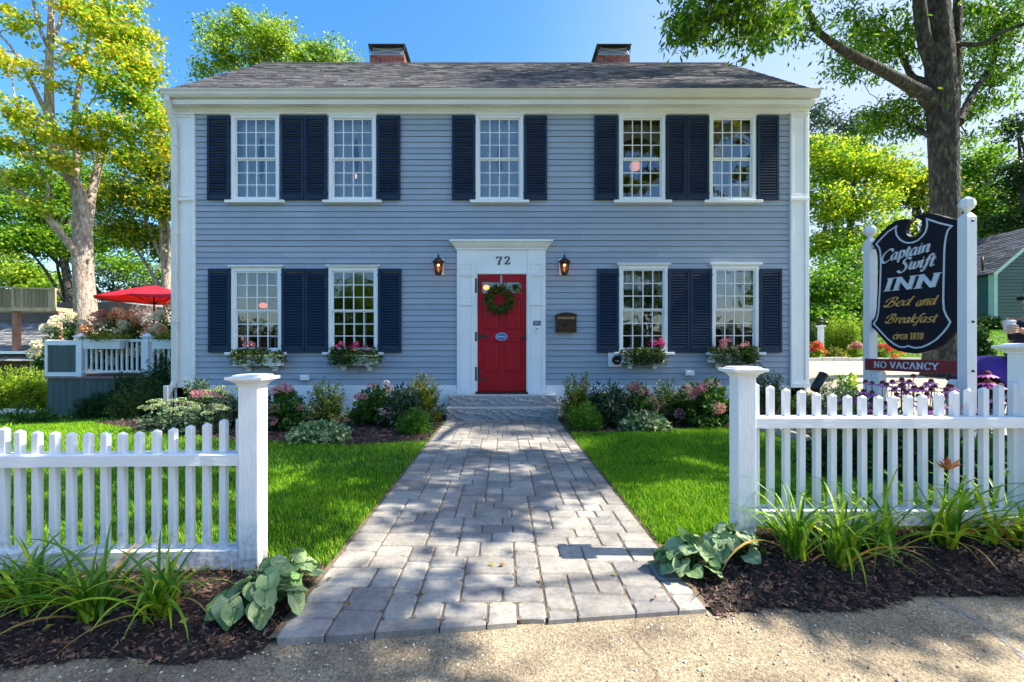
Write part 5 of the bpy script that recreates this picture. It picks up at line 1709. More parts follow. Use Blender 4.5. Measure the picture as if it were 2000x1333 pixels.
# left of the post: sedum, pinks
def sedum(px, Y, wpx, n, label, base):
    x = FX(px, Y); z = ground_z(x, Y); w = wpx * Y / FPX
    t = thing('sedum_clump', label, 'plant', (x, Y, z), 'sedum clumps behind the left fence')
    V, F, d = twig_plant(w, base * .95, 900, .06, .6, k=40)
    np_mesh('foliage', V + np.array([x, Y, z]), F, LF_BLUE, t)
    for i in range(n):
        a = R.uniform(0, 2 * pi); r = sqrt(R.uniform(0, 1))
        p = np.array((cos(a) * r * w / 2, sin(a) * r * w / 2.4, base * R.uniform(.85, 1.12) - .08 * r))
        m = 170
        u = rng.uniform(0, 1, m) ** .5 * .075; b = rng.uniform(0, 2 * pi, m)
        C = p + np.stack([u * np.cos(b), u * np.sin(b), .022 - u * u * 5 + rng.normal(0, .003, m)], 1)
        V, F = leaf_quads(C, .016, .9, dirs=np.tile([[0, 0, 1.]], (m, 1)) * .3 + rng.normal(0, .6, (m, 3)))
        np_mesh('flower_head', V + np.array([x, Y, z]), F, LF_SEDUM, t)
sedum(330, 6.4, 120, 13, 'pale green flat headed sedum clump nearest the deck shrubs', .42)
sedum(392, 6.15, 100, 12, 'pale green flat headed sedum clump below the pink plumes', .42)
sedum(445, 6.7, 78, 11, 'taller pale green sedum clump touching the left fence post', .56)
shrub('spirea_shrub', 'low shrub of dusty pink plumes at the left corner pilaster', 'shrub', 408, 7.0, 112, 66, LF_BOX, 1400, .04, .5, k=50, heads=[(FL_PINK, 22, .07, (1.2, 1.2, .7), 90, .018)])
shrub('boxwood_shrub', 'grey green shrub at the foot of the left corner pilaster', 'shrub', 385, 7.45, 74, 98, LF_BLUE, 1500, .04, .5, k=40, up=.3, irr=.4)
shrub('yew_shrub', 'tall dark evergreen shrub nearest the downspout', 'shrub', 318, 8.9, 96, 130, LF_DARK, 6500, .045, .35, k=120, irr=.3)
shrub('yew_shrub', 'round dark evergreen shrub before the middle of the deck skirt', 'shrub', 247, 9.6, 78, 100, LF_DARK, 5200, .045, .35, k=110, irr=.25)
shrub('yew_shrub', 'low clipped dark evergreen shrub at left before the deck skirt', 'shrub', 188, 9.9, 92, 62, LF_DARK, 4600, .045, .35, k=110, irr=.2)
shrub('yew_shrub', 'lower green evergreen shrub in front of the two dark ones', 'shrub', 285, 8.3, 130, 84, LF_BOX, 5200, .04, .4, k=110, irr=.25)
shrub('weedy_plant', 'small sprawling green plant at the left end of the deck', 'plant', 55, 9.8, 120, 40, LF_HYD, 900, .07, .5, k=30, irr=.5)

# window boxes ----------------------------------------------------------
def window_box(pa, pb, zt, zb, label, plabel, flow, nleaf, reach, trail, side):
    Yf = D - .245
    x0, x1 = FX(pa, Yf), FX(pb, Yf)
    t = thing('window_box', label, 'window box', ((x0 + x1) / 2, D - .1, zb), 'flower boxes under the lower windows')
    b = MB()
    y1 = D - .087 + .05
    hgt = zt - zb
    b.add([(x0 + .035, Yf + .035, zb), (x1 - .035, Yf + .035, zb), (x1 - .035, y1, zb), (x0 + .035, y1, zb),
           (x0 + .012, Yf + .012, zt - .02), (x1 - .012, Yf + .012, zt - .02), (x1 - .012, y1, zt - .02), (x0 + .012, y1, zt - .02)],
          [(0, 1, 5, 4), (1, 2, 6, 5), (3, 0, 4, 7), (0, 3, 2, 1), (4, 5, 6, 7)])
    b.box(x0, x1, Yf, y1 + .002, zt - .019, zt)
    b.box(x0 + .018, x1 - .018, Yf + .016, y1 + .001, zb - .002, zb + .028)
    b.build('box', WHITE, t, bevel=.004)
    for f in (.24, .80):
        c = MB(); x = x0 + (x1 - x0) * f
        c.prism([(Yf + .06, zb - .003), (D - .022, zb - .003), (D - .022, zb - .10), (D - .075, zb - .10), (D - .085, zb - .06), (D - .13, zb - .035), (Yf + .06, zb - .025)], lambda a, b_: (x - .035, a, b_), lambda a, b_: (x + .035, a, b_))
        c.build('bracket', WHITE, t, bevel=.003)
    xc = (x0 + x1) / 2; yc = (Yf + y1) / 2
    p = thing('box_plants', plabel, 'plants', (xc, yc, zt), 'plants growing in the flower boxes')
    V1 = []
    n = int(nleaf * 3.0)
    u = rng.uniform(-1, 1, n)
    kk = rng.integers(0, 26, n); cu = rng.uniform(-1.12, 1.12, 26); ch = rng.uniform(.5, 1, 26); n = n
    X = xc + (cu[kk]) * (x1 - x0) / 2 + rng.normal(0, .035, n)
    Y = yc + rng.normal(0, .05, n) - .03
    Z = zt + ch[kk] * reach * rng.uniform(-.25, 1, n)
    hang = rng.random(n) < trail
    Y = np.where(hang, Yf - rng.uniform(0, .05, n), Y)
    Z = np.where(hang, zt - rng.uniform(-.02, .13, n) * (.4 + ch[kk]), Z)
    Z = np.where(np.abs(X - xc) > (x1 - x0) / 2, zt - np.abs(rng.normal(0, .05, n)), Z)
    C = np.stack([X, Y, Z], 1)
    V, F = leaf_quads(C, .040, .6, droop=.3)
    np_mesh('foliage', V, F, LF_BOX if side else LF_DARK, p)
    for (fm, cnt, u0, u1, zlo, zhi) in flow:
        for i in range(int(cnt * 1.7)):
            s = (R.uniform(u0, u1) * (x1 - x0) / 2, -.04 + R.uniform(-.05, .04), R.uniform(zlo, zhi))
            flower_heads(p, [s], .034, fm, name='bloom', n=42, sz=.022, shape=(1, 1, 1))
z1_, z0_ = 1.045, .865
window_box(451, 545.5, z1_, z0_, 'white flower box under the leftmost lower window', 'trailing green plants with faint pink blooms in the leftmost flower box', [(FL_PINK, 5, -.7, .3, .16, .28)], 800, .13, .18, 1)
window_box(642.5, 734, z1_, z0_ + .01, 'white flower box under the second lower window', 'overflowing plants with vivid magenta blooms in the second flower box', [(FL_MAG, 11, -.7, .5, .02, .22), (FL_PINK, 5, -.6, .8, -.05, .2)], 950, .15, .30, 0)
window_box(1215, 1303, z1_ + .02, z0_ + .045, 'white flower box under the third lower window', 'ivy like plants with one magenta cluster in the third flower box', [(FL_MAG, 4, .5, .85, .12, .24), (FL_PEACH, 2, -.6, -.2, -.05, .05)], 1100, .12, .34, 1)
window_box(1390, 1486, z1_ + .02, z0_ + .055, 'white flower box under the rightmost lower window', 'bushy plants with dusty pink blooms in the rightmost flower box', [(FL_PINK, 7, -.75, .55, .08, .26), (FL_PEACH, 3, -.4, .6, .0, .16)], 1150, .15, .30, 1)

# day lilies ------------------------------------------------------------
def daylily(px, py, wpx, label, n=46, up=1.0, hl=.38, bud=False, sweep=0):
    Y = FPX * (CH - .06) / (py - CY)
    x = FX(px, Y)
    for _ in range(3):
        z = ground_z(x, Y) + mound(x, Y); Y = FPX * (CH - z) / (py - CY); x = FX(px, Y)
    t = thing('daylily_clump', label, 'plant', (x, Y, z), 'daylily clumps along the picket fences')
    Vs, Fs, dV, dF = [], [], [], []
    for i in range(n):
        a = R.uniform(0, 2 * pi); el = radians(R.uniform(46, 84)) * up
        L = hl * R.uniform(.6, 1.15); w0 = R.uniform(.0045, .0088)
        p = Vector((x + R.gauss(0, .022), Y + R.gauss(0, .022), z - .01))
        seg = 9; k = R.uniform(.6, 1.7) * 1.25
        dirh = Vector((cos(a), sin(a), 0)); side = Vector((-sin(a), cos(a), 0))
        tw = R.uniform(-.5, .5)
        dry = R.random() < .09
        V, F = (dV, dF) if dry else (Vs, Fs)
        o = len(V)
        if dry: el *= .6
        for s in range(seg + 1):
            u = s / seg
            e = el - k * (u ** 1.6) * 1.1
            wd = w0 * (1 - u ** 2.2) * (0.75 + .5 * min(1, u * 4)) + .0008
            up_ = Vector((0, 0, 1)) * cos(e) - dirh * sin(e)
            sd = side * cos(tw * u) + up_ * sin(tw * u)
            V += [tuple(p + sd * wd + up_ * wd * .45), tuple(p), tuple(p - sd * wd + up_ * wd * .45)]
            p = p + (dirh * cos(e) + Vector((0, 0, 1)) * sin(e)) * (L / seg)
            p.z = max(p.z, z + .004)
        for s in range(seg):
            b = o + s * 3
            F += [(b, b + 1, b + 4, b + 3), (b + 1, b + 2, b + 5, b + 4)]
    np_mesh('leaves', Vs, Fs, LF_LILY, t, smooth=True)
    if dV: np_mesh('dry_leaves', dV, dF, LF_LILYDRY, t, smooth=True)
    if bud:
        m = MB(); m.tube([(x, Y, z), (x + .01, Y + .01, z + .22), (x + .03, Y, z + .40)], [.004, .003, .003], 6, 0)
        m.build('flower_stalk', LF_LILY, t)
        q = np.array([[x + .03, Y, z + .40]] * 14); dd = rng.normal(0, .45, (14, 3)); dd[:, 2] += 1
        V, F = leaf_quads(q, .075, .3, dirs=dd)
        np_mesh('flower', V, F, leafmat('rust_petal', (.45, .12, .06), (.65, .32, .10), None, sc=20), t)
daylily(20, 1180, 150, 'daylily clump at the left edge of the photo, half out of frame', 40, hl=.36)
daylily(75, 1185, 150, 'daylily clump second from the left edge before the left fence', 46, hl=.36)
daylily(182, 1203, 160, 'tall bright daylily clump in the middle of the left bed', 56, hl=.42)
daylily(318, 1200, 170, 'spreading daylily clump left of the silvery heart leaved plant', 50, hl=.38)
daylily(1556, 1086, 160, 'daylily clump nearest the right fence post', 44, hl=.50)
daylily(1640, 1104, 160, 'bright green daylily clump second from the right fence post', 46, hl=.50)
daylily(1722, 1076, 160, 'daylily clump in the middle of the right bed', 40, hl=.52)
daylily(1842, 1062, 170, 'daylily clump with a rust coloured flower bud on a stalk', 54, hl=.54, bud=True)
daylily(1925, 1055, 150, 'arching daylily clump second from the right edge', 40, hl=.52)
daylily(1990, 1060, 150, 'daylily clump at the right edge of the photo', 46, hl=.52)

# heart leaved silver plants ---------------------------------------------
BRUN = bpy.data.materials.new('veined_silver_leaf'); BRUN.use_nodes = True
def _brun():
    N, L = nodes_of(BRUN)
    b = N['Principled BSDF']; b.inputs['Roughness'].default_value = .55
    uv = N.new('ShaderNodeUVMap'); sp = N.new('ShaderNodeSeparateXYZ'); L.new(uv.outputs[0], sp.inputs[0])
    def mth(op, a=None, c=None, va=None, vb=None):
        n = N.new('ShaderNodeMath'); n.operation = op
        if a is not None: L.new(a, n.inputs[0])
        elif va is not None: n.inputs[0].default_value = va
        if c is not None: L.new(c, n.inputs[1])
        elif vb is not None: n.inputs[1].default_value = vb
        return n.outputs[0]
    ax = mth('ABSOLUTE', sp.outputs[0])
    tt = mth('SUBTRACT', sp.outputs[1], mth('MULTIPLY', ax, vb=.9))
    fr = mth('FRACT', mth('MULTIPLY', tt, vb=7.5))
    d1 = mth('ABSOLUTE', mth('SUBTRACT', fr, vb=.5))
    lat = mth('GREATER_THAN', d1, vb=.445)
    mid = mth('LESS_THAN', ax, vb=.022)
    rd = mth('ADD', mth('MULTIPLY', ax, ax), mth('MULTIPLY', mth('SUBTRACT', sp.outputs[1], vb=.12), mth('SUBTRACT', sp.outputs[1], vb=.12)))
    tc = N.new('ShaderNodeTexCoord'); nz = N.new('ShaderNodeTexVoronoi'); nz.inputs['Scale'].default_value = 260; nz.feature = 'DISTANCE_TO_EDGE'
    L.new(tc.outputs['Object'], nz.inputs['Vector'])
    net = mth('LESS_THAN', nz.outputs[0], vb=.07)
    v = mth('MAXIMUM', lat, mid); v = mth('MAXIMUM', v, mth('MULTIPLY', net, vb=.55))
    g = N.new('ShaderNodeNewGeometry')
    cr = N.new('ShaderNodeValToRGB'); cr.color_ramp.elements[0].color = (.15, .32, .08, 1); cr.color_ramp.elements[1].color = (.46, .56, .30, 1)
    L.new(g.outputs['Random Per Island'], cr.inputs[0])
    mx = N.new('ShaderNodeMix'); mx.data_type = 'RGBA'
    L.new(v, mx.inputs[0]); L.new(cr.outputs[0], mx.inputs[6]); mx.inputs[7].default_value = (.055, .15, .045, 1)
    L.new(mx.outputs[2], b.inputs['Base Color'])
    tr = N.new('ShaderNodeBsdfTranslucent'); L.new(mx.outputs[2], tr.inputs[0])
    bp = N.new('ShaderNodeBump'); bp.inputs['Strength'].default_value = .35; bp.inputs['Distance'].default_value = .003; bp.invert = True
    L.new(v, bp.inputs['Height']); L.new(bp.outputs[0], b.inputs['Normal'])
    ms = N.new('ShaderNodeMixShader'); ms.inputs[0].default_value = .25
    L.new(b.outputs[0], ms.inputs[1]); L.new(tr.outputs[0], ms.inputs[2]); L.new(ms.outputs[0], N['Material Output'].inputs['Surface'])
_brun()
def brunnera(px, py, n, label, w=.26, h=.24, big=.12):
    Y = FPX * (CH - .05) / (py - CY); x = FX(px, Y); z = ground_z(x, Y) + mound(x, Y)
    t = thing('heartleaf_plant', label, 'plant', (x, Y, z), 'silvery heart leaved plants beside the walk')
    V, F, UV = [], [], []
    st = MB()
    for i in range(n):
        a = R.uniform(0, 2 * pi); rr = sqrt(R.uniform(.02, 1)) 
        c = Vector((x + cos(a) * rr * w, Y + sin(a) * rr * w * .8, z + h * (1.05 - rr * rr * .85) * R.uniform(.75, 1.1)))
        L_ = big * R.uniform(.65, 1.1)
        dirh = Vector((cos(a + R.uniform(-.6, .6)), sin(a + R.uniform(-.6, .6)), 0)).normalized()
        pitch = R.uniform(-1.0, .30) - rr * .30
        fwd = dirh * cos(pitch) + Vector((0, 0, 1)) * sin(pitch)
        side = Vector((-dirh.y, dirh.x, 0)); roll = R.uniform(-.6, .6)
        upv = side.cross(fwd) * -1
        if upv.z < 0: upv = -upv
        side = (side * cos(roll) + upv * sin(roll)).normalized(); upv = fwd.cross(side); 
        if upv.z < 0: upv = -upv
        base = c - fwd * L_ * .45
        nt_, nu = 12, 8
        o = len(V)
        ph = R.uniform(0, 6)
        for r in range(nt_ + 1):
            t_ = r / nt_
            wd = .62 * (sin(pi * min(1, (t_ + .10) / 1.10) ** .72)) ** .85 if t_ < 1 else 0
            for q in range(nu + 1):
                u = -1 + 2 * q / nu
                hx_ = u * wd
                back = -.20 * (abs(u) ** 1.2) * max(0, 1 - t_ * 2.6) 
                y_ = t_ + back
                cup = .18 * (hx_ ** 2) - .22 * (t_ - .4) ** 2 + .025 * sin(t_ * 17 + ph) * abs(u) + .03 * sin(u * 9 + ph)
                V.append(tuple(base + fwd * (y_ * L_) + side * (hx_ * L_) + upv * (cup * L_)))
                UV.append((hx_, t_))
        for r in range(nt_):
            for q in range(nu):
                b = o + r * (nu + 1) + q
                F.append((b, b + 1, b + nu + 2, b + nu + 1))
        st.tube([(x + cos(a) * .02, Y + sin(a) * .02, z - .01), tuple((Vector((x, Y, z)) * .5 + base * .5) + Vector((0, 0, .03))), tuple(base + fwd * L_ * .08)], [.004, .003, .0025], 5)
    np_mesh('leaves', V, F, BRUN, t, uv=np.array(UV), smooth=True)
    st.build('stalks', LF_HYD, t)
brunnera(565, 1126, 34, 'upper silvery green heart leaved plant at the foot of the left post', .16, .15, .078)
brunnera(510, 1168, 36, 'lower silvery green heart leaved plant left of the walk', .19, .16, .090)
brunnera(1345, 1098, 36, 'pale silvery heart leaved plant nearest the walk on the right', .16, .17, .096)
brunnera(1432, 1082, 28, 'silvery heart leaved plant at the foot of the right post', .15, .14, .084)

# cone flowers ------------------------------------------------------------
def coneflower(px, Y, hpy, label, k=6, spread=.16):
    x = FX(px, Y); z = ground_z(x, Y) + .05
    t = thing('coneflower_plant', label, 'plant', (x, Y, z), 'purple coneflowers in the sign bed')
    h = FZ(hpy, Y) - z
    V, F, d = twig_plant(.42, h * .8, 420, .09, .3, k=22, tmin=.15, irr=.3)
    np_mesh('foliage', V + np.array([x, Y, z]), F, LF_HYD, t)
    for i in range(k):
        a = R.uniform(0, 2 * pi); r = R.uniform(.2, 1) * spread
        c = Vector((x + cos(a) * r, Y + sin(a) * r, z + h * R.uniform(.82, 1.04)))
        s = MB(); s.tube([(x + cos(a) * r * .3, Y + sin(a) * r * .3, z), (x + cos(a) * r * .8, Y + sin(a) * r * .8, z + (c.z - z) * .6), tuple(c)], [.004, .0035, .003], 5)
        so = s.build('stalk', STEM, t)
        b = MB(); b.lathe(tuple(c), [(.004, -.006), (.020, 0), (.021, .010), (.014, .022), (.004, .027)], 10)
        b.build('cone', CONE, so)
        m = 13
        an = np.linspace(0, 2 * pi, m, endpoint=False) + R.random()
        C = np.array(c) + np.stack([np.cos(an) * .016, np.sin(an) * .016, np.zeros(m)], 1)
        Dd = np.stack([np.cos(an), np.sin(an), np.full(m, -.35 + R.uniform(-.2, .25))], 1)
        Dd /= np.linalg.norm(Dd, axis=1, keepdims=True)
        W = np.stack([-np.sin(an), np.cos(an), np.zeros(m)], 1); wd = .0075; Lp = .052
        wd = .010; Vp = np.stack([C - W * .003, C + W * .003, C + Dd * Lp * .7 + W * wd, C + Dd * Lp * .7 - W * wd, C + Dd * Lp + W * wd * .4 - [0, 0, .004], C + Dd * Lp - W * wd * .4 - [0, 0, .004]], 1).reshape(-1, 3)
        o = np.arange(m)[:, None] * 6
        Fp = np.concatenate([o + np.array([[0, 1, 2, 3]]), o + np.array([[3, 2, 4, 5]])])
        np_mesh('petals', Vp, Fp, FL_PURPLE, so)
coneflower(1722, 4.5, 742, 'purple coneflower plant just below the left half of the maroon board', 7)
coneflower(1762, 4.2, 738, 'purple coneflower plant below the middle of the maroon board', 8)
coneflower(1800, 4.3, 748, 'purple coneflower plant below the right half of the maroon board', 8)
coneflower(1838, 4.0, 742, 'purple coneflower plant left of the nearer sign post', 6)
coneflower(1690, 4.6, 768, 'short coneflower plant with dark cones by the farther sign post', 8)
coneflower(1655, 4.7, 775, 'small coneflower plant beside the black spotlight', 5)
coneflower(1730, 3.7, 790, 'coneflower plant seen through the pickets under the sign', 6)
coneflower(1800, 3.6, 800, 'low coneflower plant behind the middle of the right fence', 6)
coneflower(1870, 3.5, 790, 'low coneflower plant in front of the nearer sign post', 6)
coneflower(1948, 3.3, 740, 'bright pink coneflower plant left of the end post', 5, .08)
for i, (px, py) in enumerate(((1620, 870), (1700, 880), (1780, 890), (1860, 900), (1930, 905))):
    Y = FPX * 1.08 / (py - CY + 40)
    shrub('perennial_clump', ('low green perennials %s' % ['left of the coneflowers behind the pickets', 'behind the pickets under the maroon board', 'behind the central pickets of the right fence', 'behind the pickets before the nearer sign post', 'behind the last pickets by the end post'][i]), 'plant', px, 3.9 - .12 * i, 110, 120, LF_DARK, 900, .07, .4, k=40, irr=.3, stems=0, base_py=None)

# ------------------------------------------------------------------ garden spotlights
def spotlight(px, py, Y, label, ball=False):
    x, y, z = P(px, py, Y)
    t = thing('garden_spotlight', label, 'spotlight', (x, y, ground_z(x, y)), 'black garden spotlights')
    b = MB()
    if ball: b.ball((x, y, z), .035, 12)
    else:
        d = Vector((.45, .1, .62)).normalized()
        c = Vector((x, y, z))
        b.tube([tuple(c - d * .11), tuple(c - d * .10), tuple(c + d * .11)], [.03, .042, .046], 16)
    b.build('lamp_head', BLACK, t)
    s = MB(); s.tube([(x, y, ground_z(x, y) - .05), (x, y, z)], .011, 6); s.build('stake', BLACK, t)
spotlight(1599, 747, 4.9, 'tilted black cylinder spotlight right of the house corner')
spotlight(1384, 763, 7.4, 'small round black spotlight above the pink hydrangea', True)
# ------------------------------------------------------------------ deck with its planters and parasol
GREYGREEN = M('deck_skirt_paint', (.045, .072, .080), (.060, .092, .10), 2, .6, .15, 30, island=.4, stretch=(4, 4, .5))
DECKF = M('deck_boards', (.20, .12, .12), (.28, .17, .16), 3, .7, .1, 30)
def deck():
    Y = 11.3; s = FPX / Y
    X = lambda px: (px - CX) / s
    Z = lambda py: CH + (CY - py) / s
    xa, xb = X(90), HL - .04
    t = thing('raised_deck', 'raised grey green deck with white railing left of the house', 'deck', ((xa + xb) / 2, Y, -.5))
    sk = MB()
    x = xa; zf = Z(740)
    while x < xb:
        w_ = .155
        sk.box(x + .003, min(x + w_ - .003, xb), Y + .03 + R.uniform(-.002, .002), Y + .06, -.75, zf); x += w_
    y = Y + .06
    while y < Y + 3:
        sk.box(xa, xa + .03, y + .003, y + .152, -.8, zf); y += .155
    sk.box(xa + .03, xb, Y + .061, Y + .09, -.75, zf - .01)
    sk.build('skirt', GREYGREEN, t)
    f = MB(); f.box(xa - .02, xb, Y - .02, Y + 3.1, zf + .001, zf + .06); f.build('deck_floor', DECKF, t)
    p = MB()   # solid panel
    px0, px1 = xa, X(150)
    x = px0 + .02
    while x < px1 - .01:
        p.box(x + .002, min(x + .12, px1) - .002, Y + .02, Y + .04, Z(727), Z(675)); x += .12
    p.build('solid_panel', GREYGREEN, t)
    pt = MB()
    pt.box(px0 - .02, px1, Y + .0, Y + .07, Z(674.5), Z(665)); pt.box(px0 - .02, px1, Y + .0, Y + .07, Z(737), Z(727.5))
    pt.box(px0 - .03, px0 + .03, Y - .01, Y + .08, Z(737.5), Z(664))
    pt.box(px0 - .03, px0 + .03, Y + .0801, Y + 3.0, Z(674.5), Z(664))
    pt.build('panel_trim', WHITE, t, bevel=.004)
    posts = (150, 280, 415)
    for a in posts:
        x = X(a)
        m = MB(); m.box(x, x + .14, Y - .03, Y + .11, Z(736), Z(661)); po = m.build('railing_post', WHITE, t, bevel=.004)
        c = MB(); c.frustum(x + .07, Y + .04, Z(661) + .001, Z(659), .085, .085, .10, .10); c.frustum(x + .07, Y + .04, Z(658.9), Z(656.5), .11, .11, .11, .11)
        c.frustum(x + .07, Y + .04, Z(656.4), Z(651), .075, .075, .012, .012); c.build('post_cap', WHITE, po)
    for a, b in zip(posts, posts[1:] + (530,)):
        x0, x1 = X(a) + .14, min(X(b), xb)
        r = MB(); r.box(x0, x1, Y + .0, Y + .08, Z(668), Z(663)); r.build('top_rail', WHITE, t, bevel=.004)
        r = MB(); r.box(x0, x1, Y + .02, Y + .07, Z(728.5), Z(724)); r.build('bottom_rail', WHITE, t, bevel=.004)
        n = int((x1 - x0) / .122)
        for i in range(n):
            x = x0 + (x1 - x0) * (i + .5) / n
            m = MB(); m.box(x - .019, x + .019, Y + .026, Y + .064, Z(724) + .001, Z(668) - .001); m.build('baluster', WHITE, t)
    # planters hooked on the rail
    for a, b, lb in ((174, 246, 'white planter box hooked over the deck railing left of the parasol pole'), (308, 372, 'white planter box on the deck railing beside the house corner')):
        m = MB(); x0, x1 = X(a), X(b)
        m.frustum((x0 + x1) / 2, Y - .10, Z(682), Z(667), (x1 - x0) / 2 - .02, .07, (x1 - x0) / 2, .085)
        m.box(x0 - .01, x1 + .01, Y - .195, Y - .003, Z(666.9), Z(664.5))
        tag(m.build('deck_planter', WHITE, bevel=.004, origin=((x0 + x1) / 2, Y, Z(682))), lb, 'planter', 'planters on the deck railing')
    for a, lb in ((210, 'trailing golden green plants in the deck planter left of the pole'), (340, 'green plants in the deck planter beside the house corner')):
        shrub('planter_plants', lb, 'plants', a, Y - .1, 84, 22, LF_GOLD, 700, .05, .5, k=40, irr=.3, stems=0, base_py=666, group='plants in the deck planters')
    return X, Z, Y
DX, DZ, DY = deck()

def big_hydrangea(px, Y, wpx, toppy, cols, n, label):
    x = FX(px, Y); zf = DZ(735)
    w_ = wpx * Y / FPX; h = FZ(toppy, Y) - zf
    t = thing('panicle_hydrangea', label, 'shrub', (x, Y, zf), 'hydrangeas growing on the deck')
    m = MB(); m.lathe((x, Y, zf + .062), [(.16, 0), (.20, .30), (.22, .32), (.19, .325)], 16); m.build('pot', GREYGREEN, t)
    V, F, d = twig_plant(w_, h, 2600, .085, .55, k=90, irr=.2, tmin=.3)
    np_mesh('foliage', V + np.array([x, Y, zf]), F, LF_HYD, t)
    for i in range(n):
        a = R.uniform(0, 2 * pi); e = R.uniform(.15, 1.4)
        s = (cos(a) * cos(e) * w_ / 2, sin(a) * cos(e) * w_ / 2, sin(e) * h * R.uniform(.9, 1.05))
        flower_heads(t, [s], .125, R.choice(cols), n=260, sz=.045, shape=(1, 1, .95))
big_hydrangea(128, 12.0, 92, 610, [FL_CREAM, FL_CREAM], 14, 'cream flowered hydrangea at the left end of the deck')
big_hydrangea(212, 12.3, 96, 603, [FL_ORANGE, FL_CREAM, FL_PEACH], 26, 'hydrangea with cream top and tawny orange heads behind the left planter')
big_hydrangea(262, 12.1, 84, 618, [FL_ORANGE, FL_CREAM, FL_CREAM], 24, 'tawny orange hydrangea just left of the parasol pole')
big_hydrangea(330, 12.2, 84, 600, [FL_CREAM, FL_ORANGE, FL_CREAM], 24, 'cream and orange hydrangea between the pole and the house')

def parasol():
    Y = 13.1; s = FPX / Y
    x = (301 - CX) / s; z0 = DZ(735) + .06
    t = thing('patio_parasol', 'red patio parasol open over the deck behind the hydrangeas', 'parasol', (x, Y, z0))
    RED = M('parasol_fabric', (.78, .02, .05), (.84, .035, .07), 3, .75, .03, 20, trans=.5)
    zt = CH + (683 - 558) / s; ze = 2.56; r = 1.37
    mb = MB(); n = 8; sub = 5; rings = 6
    vs = [(x, Y, zt)]
    m = n * sub
    for i in range(1, rings + 1):
        f = i / rings
        for k in range(m):
            a = 2 * pi * k / m + .25
            loc = (k % sub) / sub
            sag = 1 - .06 * sin(pi * loc) * f
            rr = r * f * (cos(pi / n) / cos(((k % sub) / sub - .5) * 2 * pi / n)) ** .8 * 1.0
            vs.append((x + rr * cos(a), Y + rr * sin(a), zt + (ze - zt) * f ** 1.15 - .03 * sin(pi * loc) * f))
    fs = [(0, 1 + k, 1 + (k + 1) % m) for k in range(m)]
    for i in range(rings - 1):
        for k in range(m):
            a = 1 + i * m + k; b = 1 + i * m + (k + 1) % m
            fs.append((a, a + m, b + m, b))
    mb.add(vs, fs, 0, True)
    o = mb.build('canopy', RED, t)
    sd_ = o.modifiers.new('thick', 'SOLIDIFY'); sd_.thickness = .006
    p = MB(); p.tube([(x, Y, z0), (x, Y, zt + .05)], .024, 10); p.ball((x, Y, zt + .07), .035, 10); p.build('pole', BRONZE, t)
    c = MB(); c.box(x - .03, x + .05, Y - .05, Y - .024, CH + .08, CH + .22); c.build('crank', GALV, t)
    for k in range(n):
        a = 2 * pi * k / n + .25
        q = MB(); q.tube([(x, Y, ze - .12), (x + r * .5 * cos(a), Y + r * .5 * sin(a), zt + (ze - zt) * .45 - .02)], .009, 5); q.build('rib', BRONZE, t)
    b = MB(); b.lathe((x, Y, z0), [(.30, 0), (.30, .04), (.06, .08), (.03, .25)], 18); b.build('base', BLACK, t)
parasol()

# ------------------------------------------------------------------ neighbouring buildings
SHGREY = M('grey_roof', (.10, .10, .105), (.24, .24, .245), 5, .9, .6, 60, island=.8)
WOODOLD = M('weathered_boards', (.26, .19, .11), (.52, .41, .26), 4, .9, .5, 20, island=.9, stretch=(6, 6, .4))
BROWN = M('brown_siding', (.09, .065, .055), (.14, .10, .085), 3, .8)
CEDAR = M('red_cedar', (.30, .12, .08), (.42, .19, .13), 4, .8, .3, 20)
GREENS = M('green_siding', (.030, .080, .058), (.040, .098, .070), 3, .6, .1, 30, island=.4)
GREENT = M('pale_green_trim', (.40, .55, .46), (.46, .60, .50), 3, .6)
def roof_rows(mb, xa, xb, y0, z0, y1, z1, e=.18, tab=.4, m=0):
    L = sqrt((y1 - y0) ** 2 + (z1 - z0) ** 2); dy, dz = (y1 - y0) / L, (z1 - z0) / L
    rows = int(L / e)
    for i in range(rows):
        x = xa - R.uniform(0, tab)
        while x < xb:
            w_ = tab * R.uniform(.6, 1.2); a, b = max(x, xa), min(x + w_ - .01, xb); x += w_
            if b - a < .02: continue
            t0, t1 = i * L / rows, (i + 1) * L / rows + .02
            th = R.uniform(.012, .028)
            p = [(y0 + dy * t0 - dz * th, z0 + dz * t0 + dy * th), (y0 + dy * t1, z0 + dz * t1 + .004), (y0 + dy * t0, z0 + dz * t0 - .01)]
            mb.add([(a, *p[0]), (b, *p[0]), (b, *p[1]), (a, *p[1]), (a, *p[2]), (b, *p[2])], [(0, 1, 2, 3), (4, 5, 1, 0), (0, 3, 4), (1, 5, 2)], m)

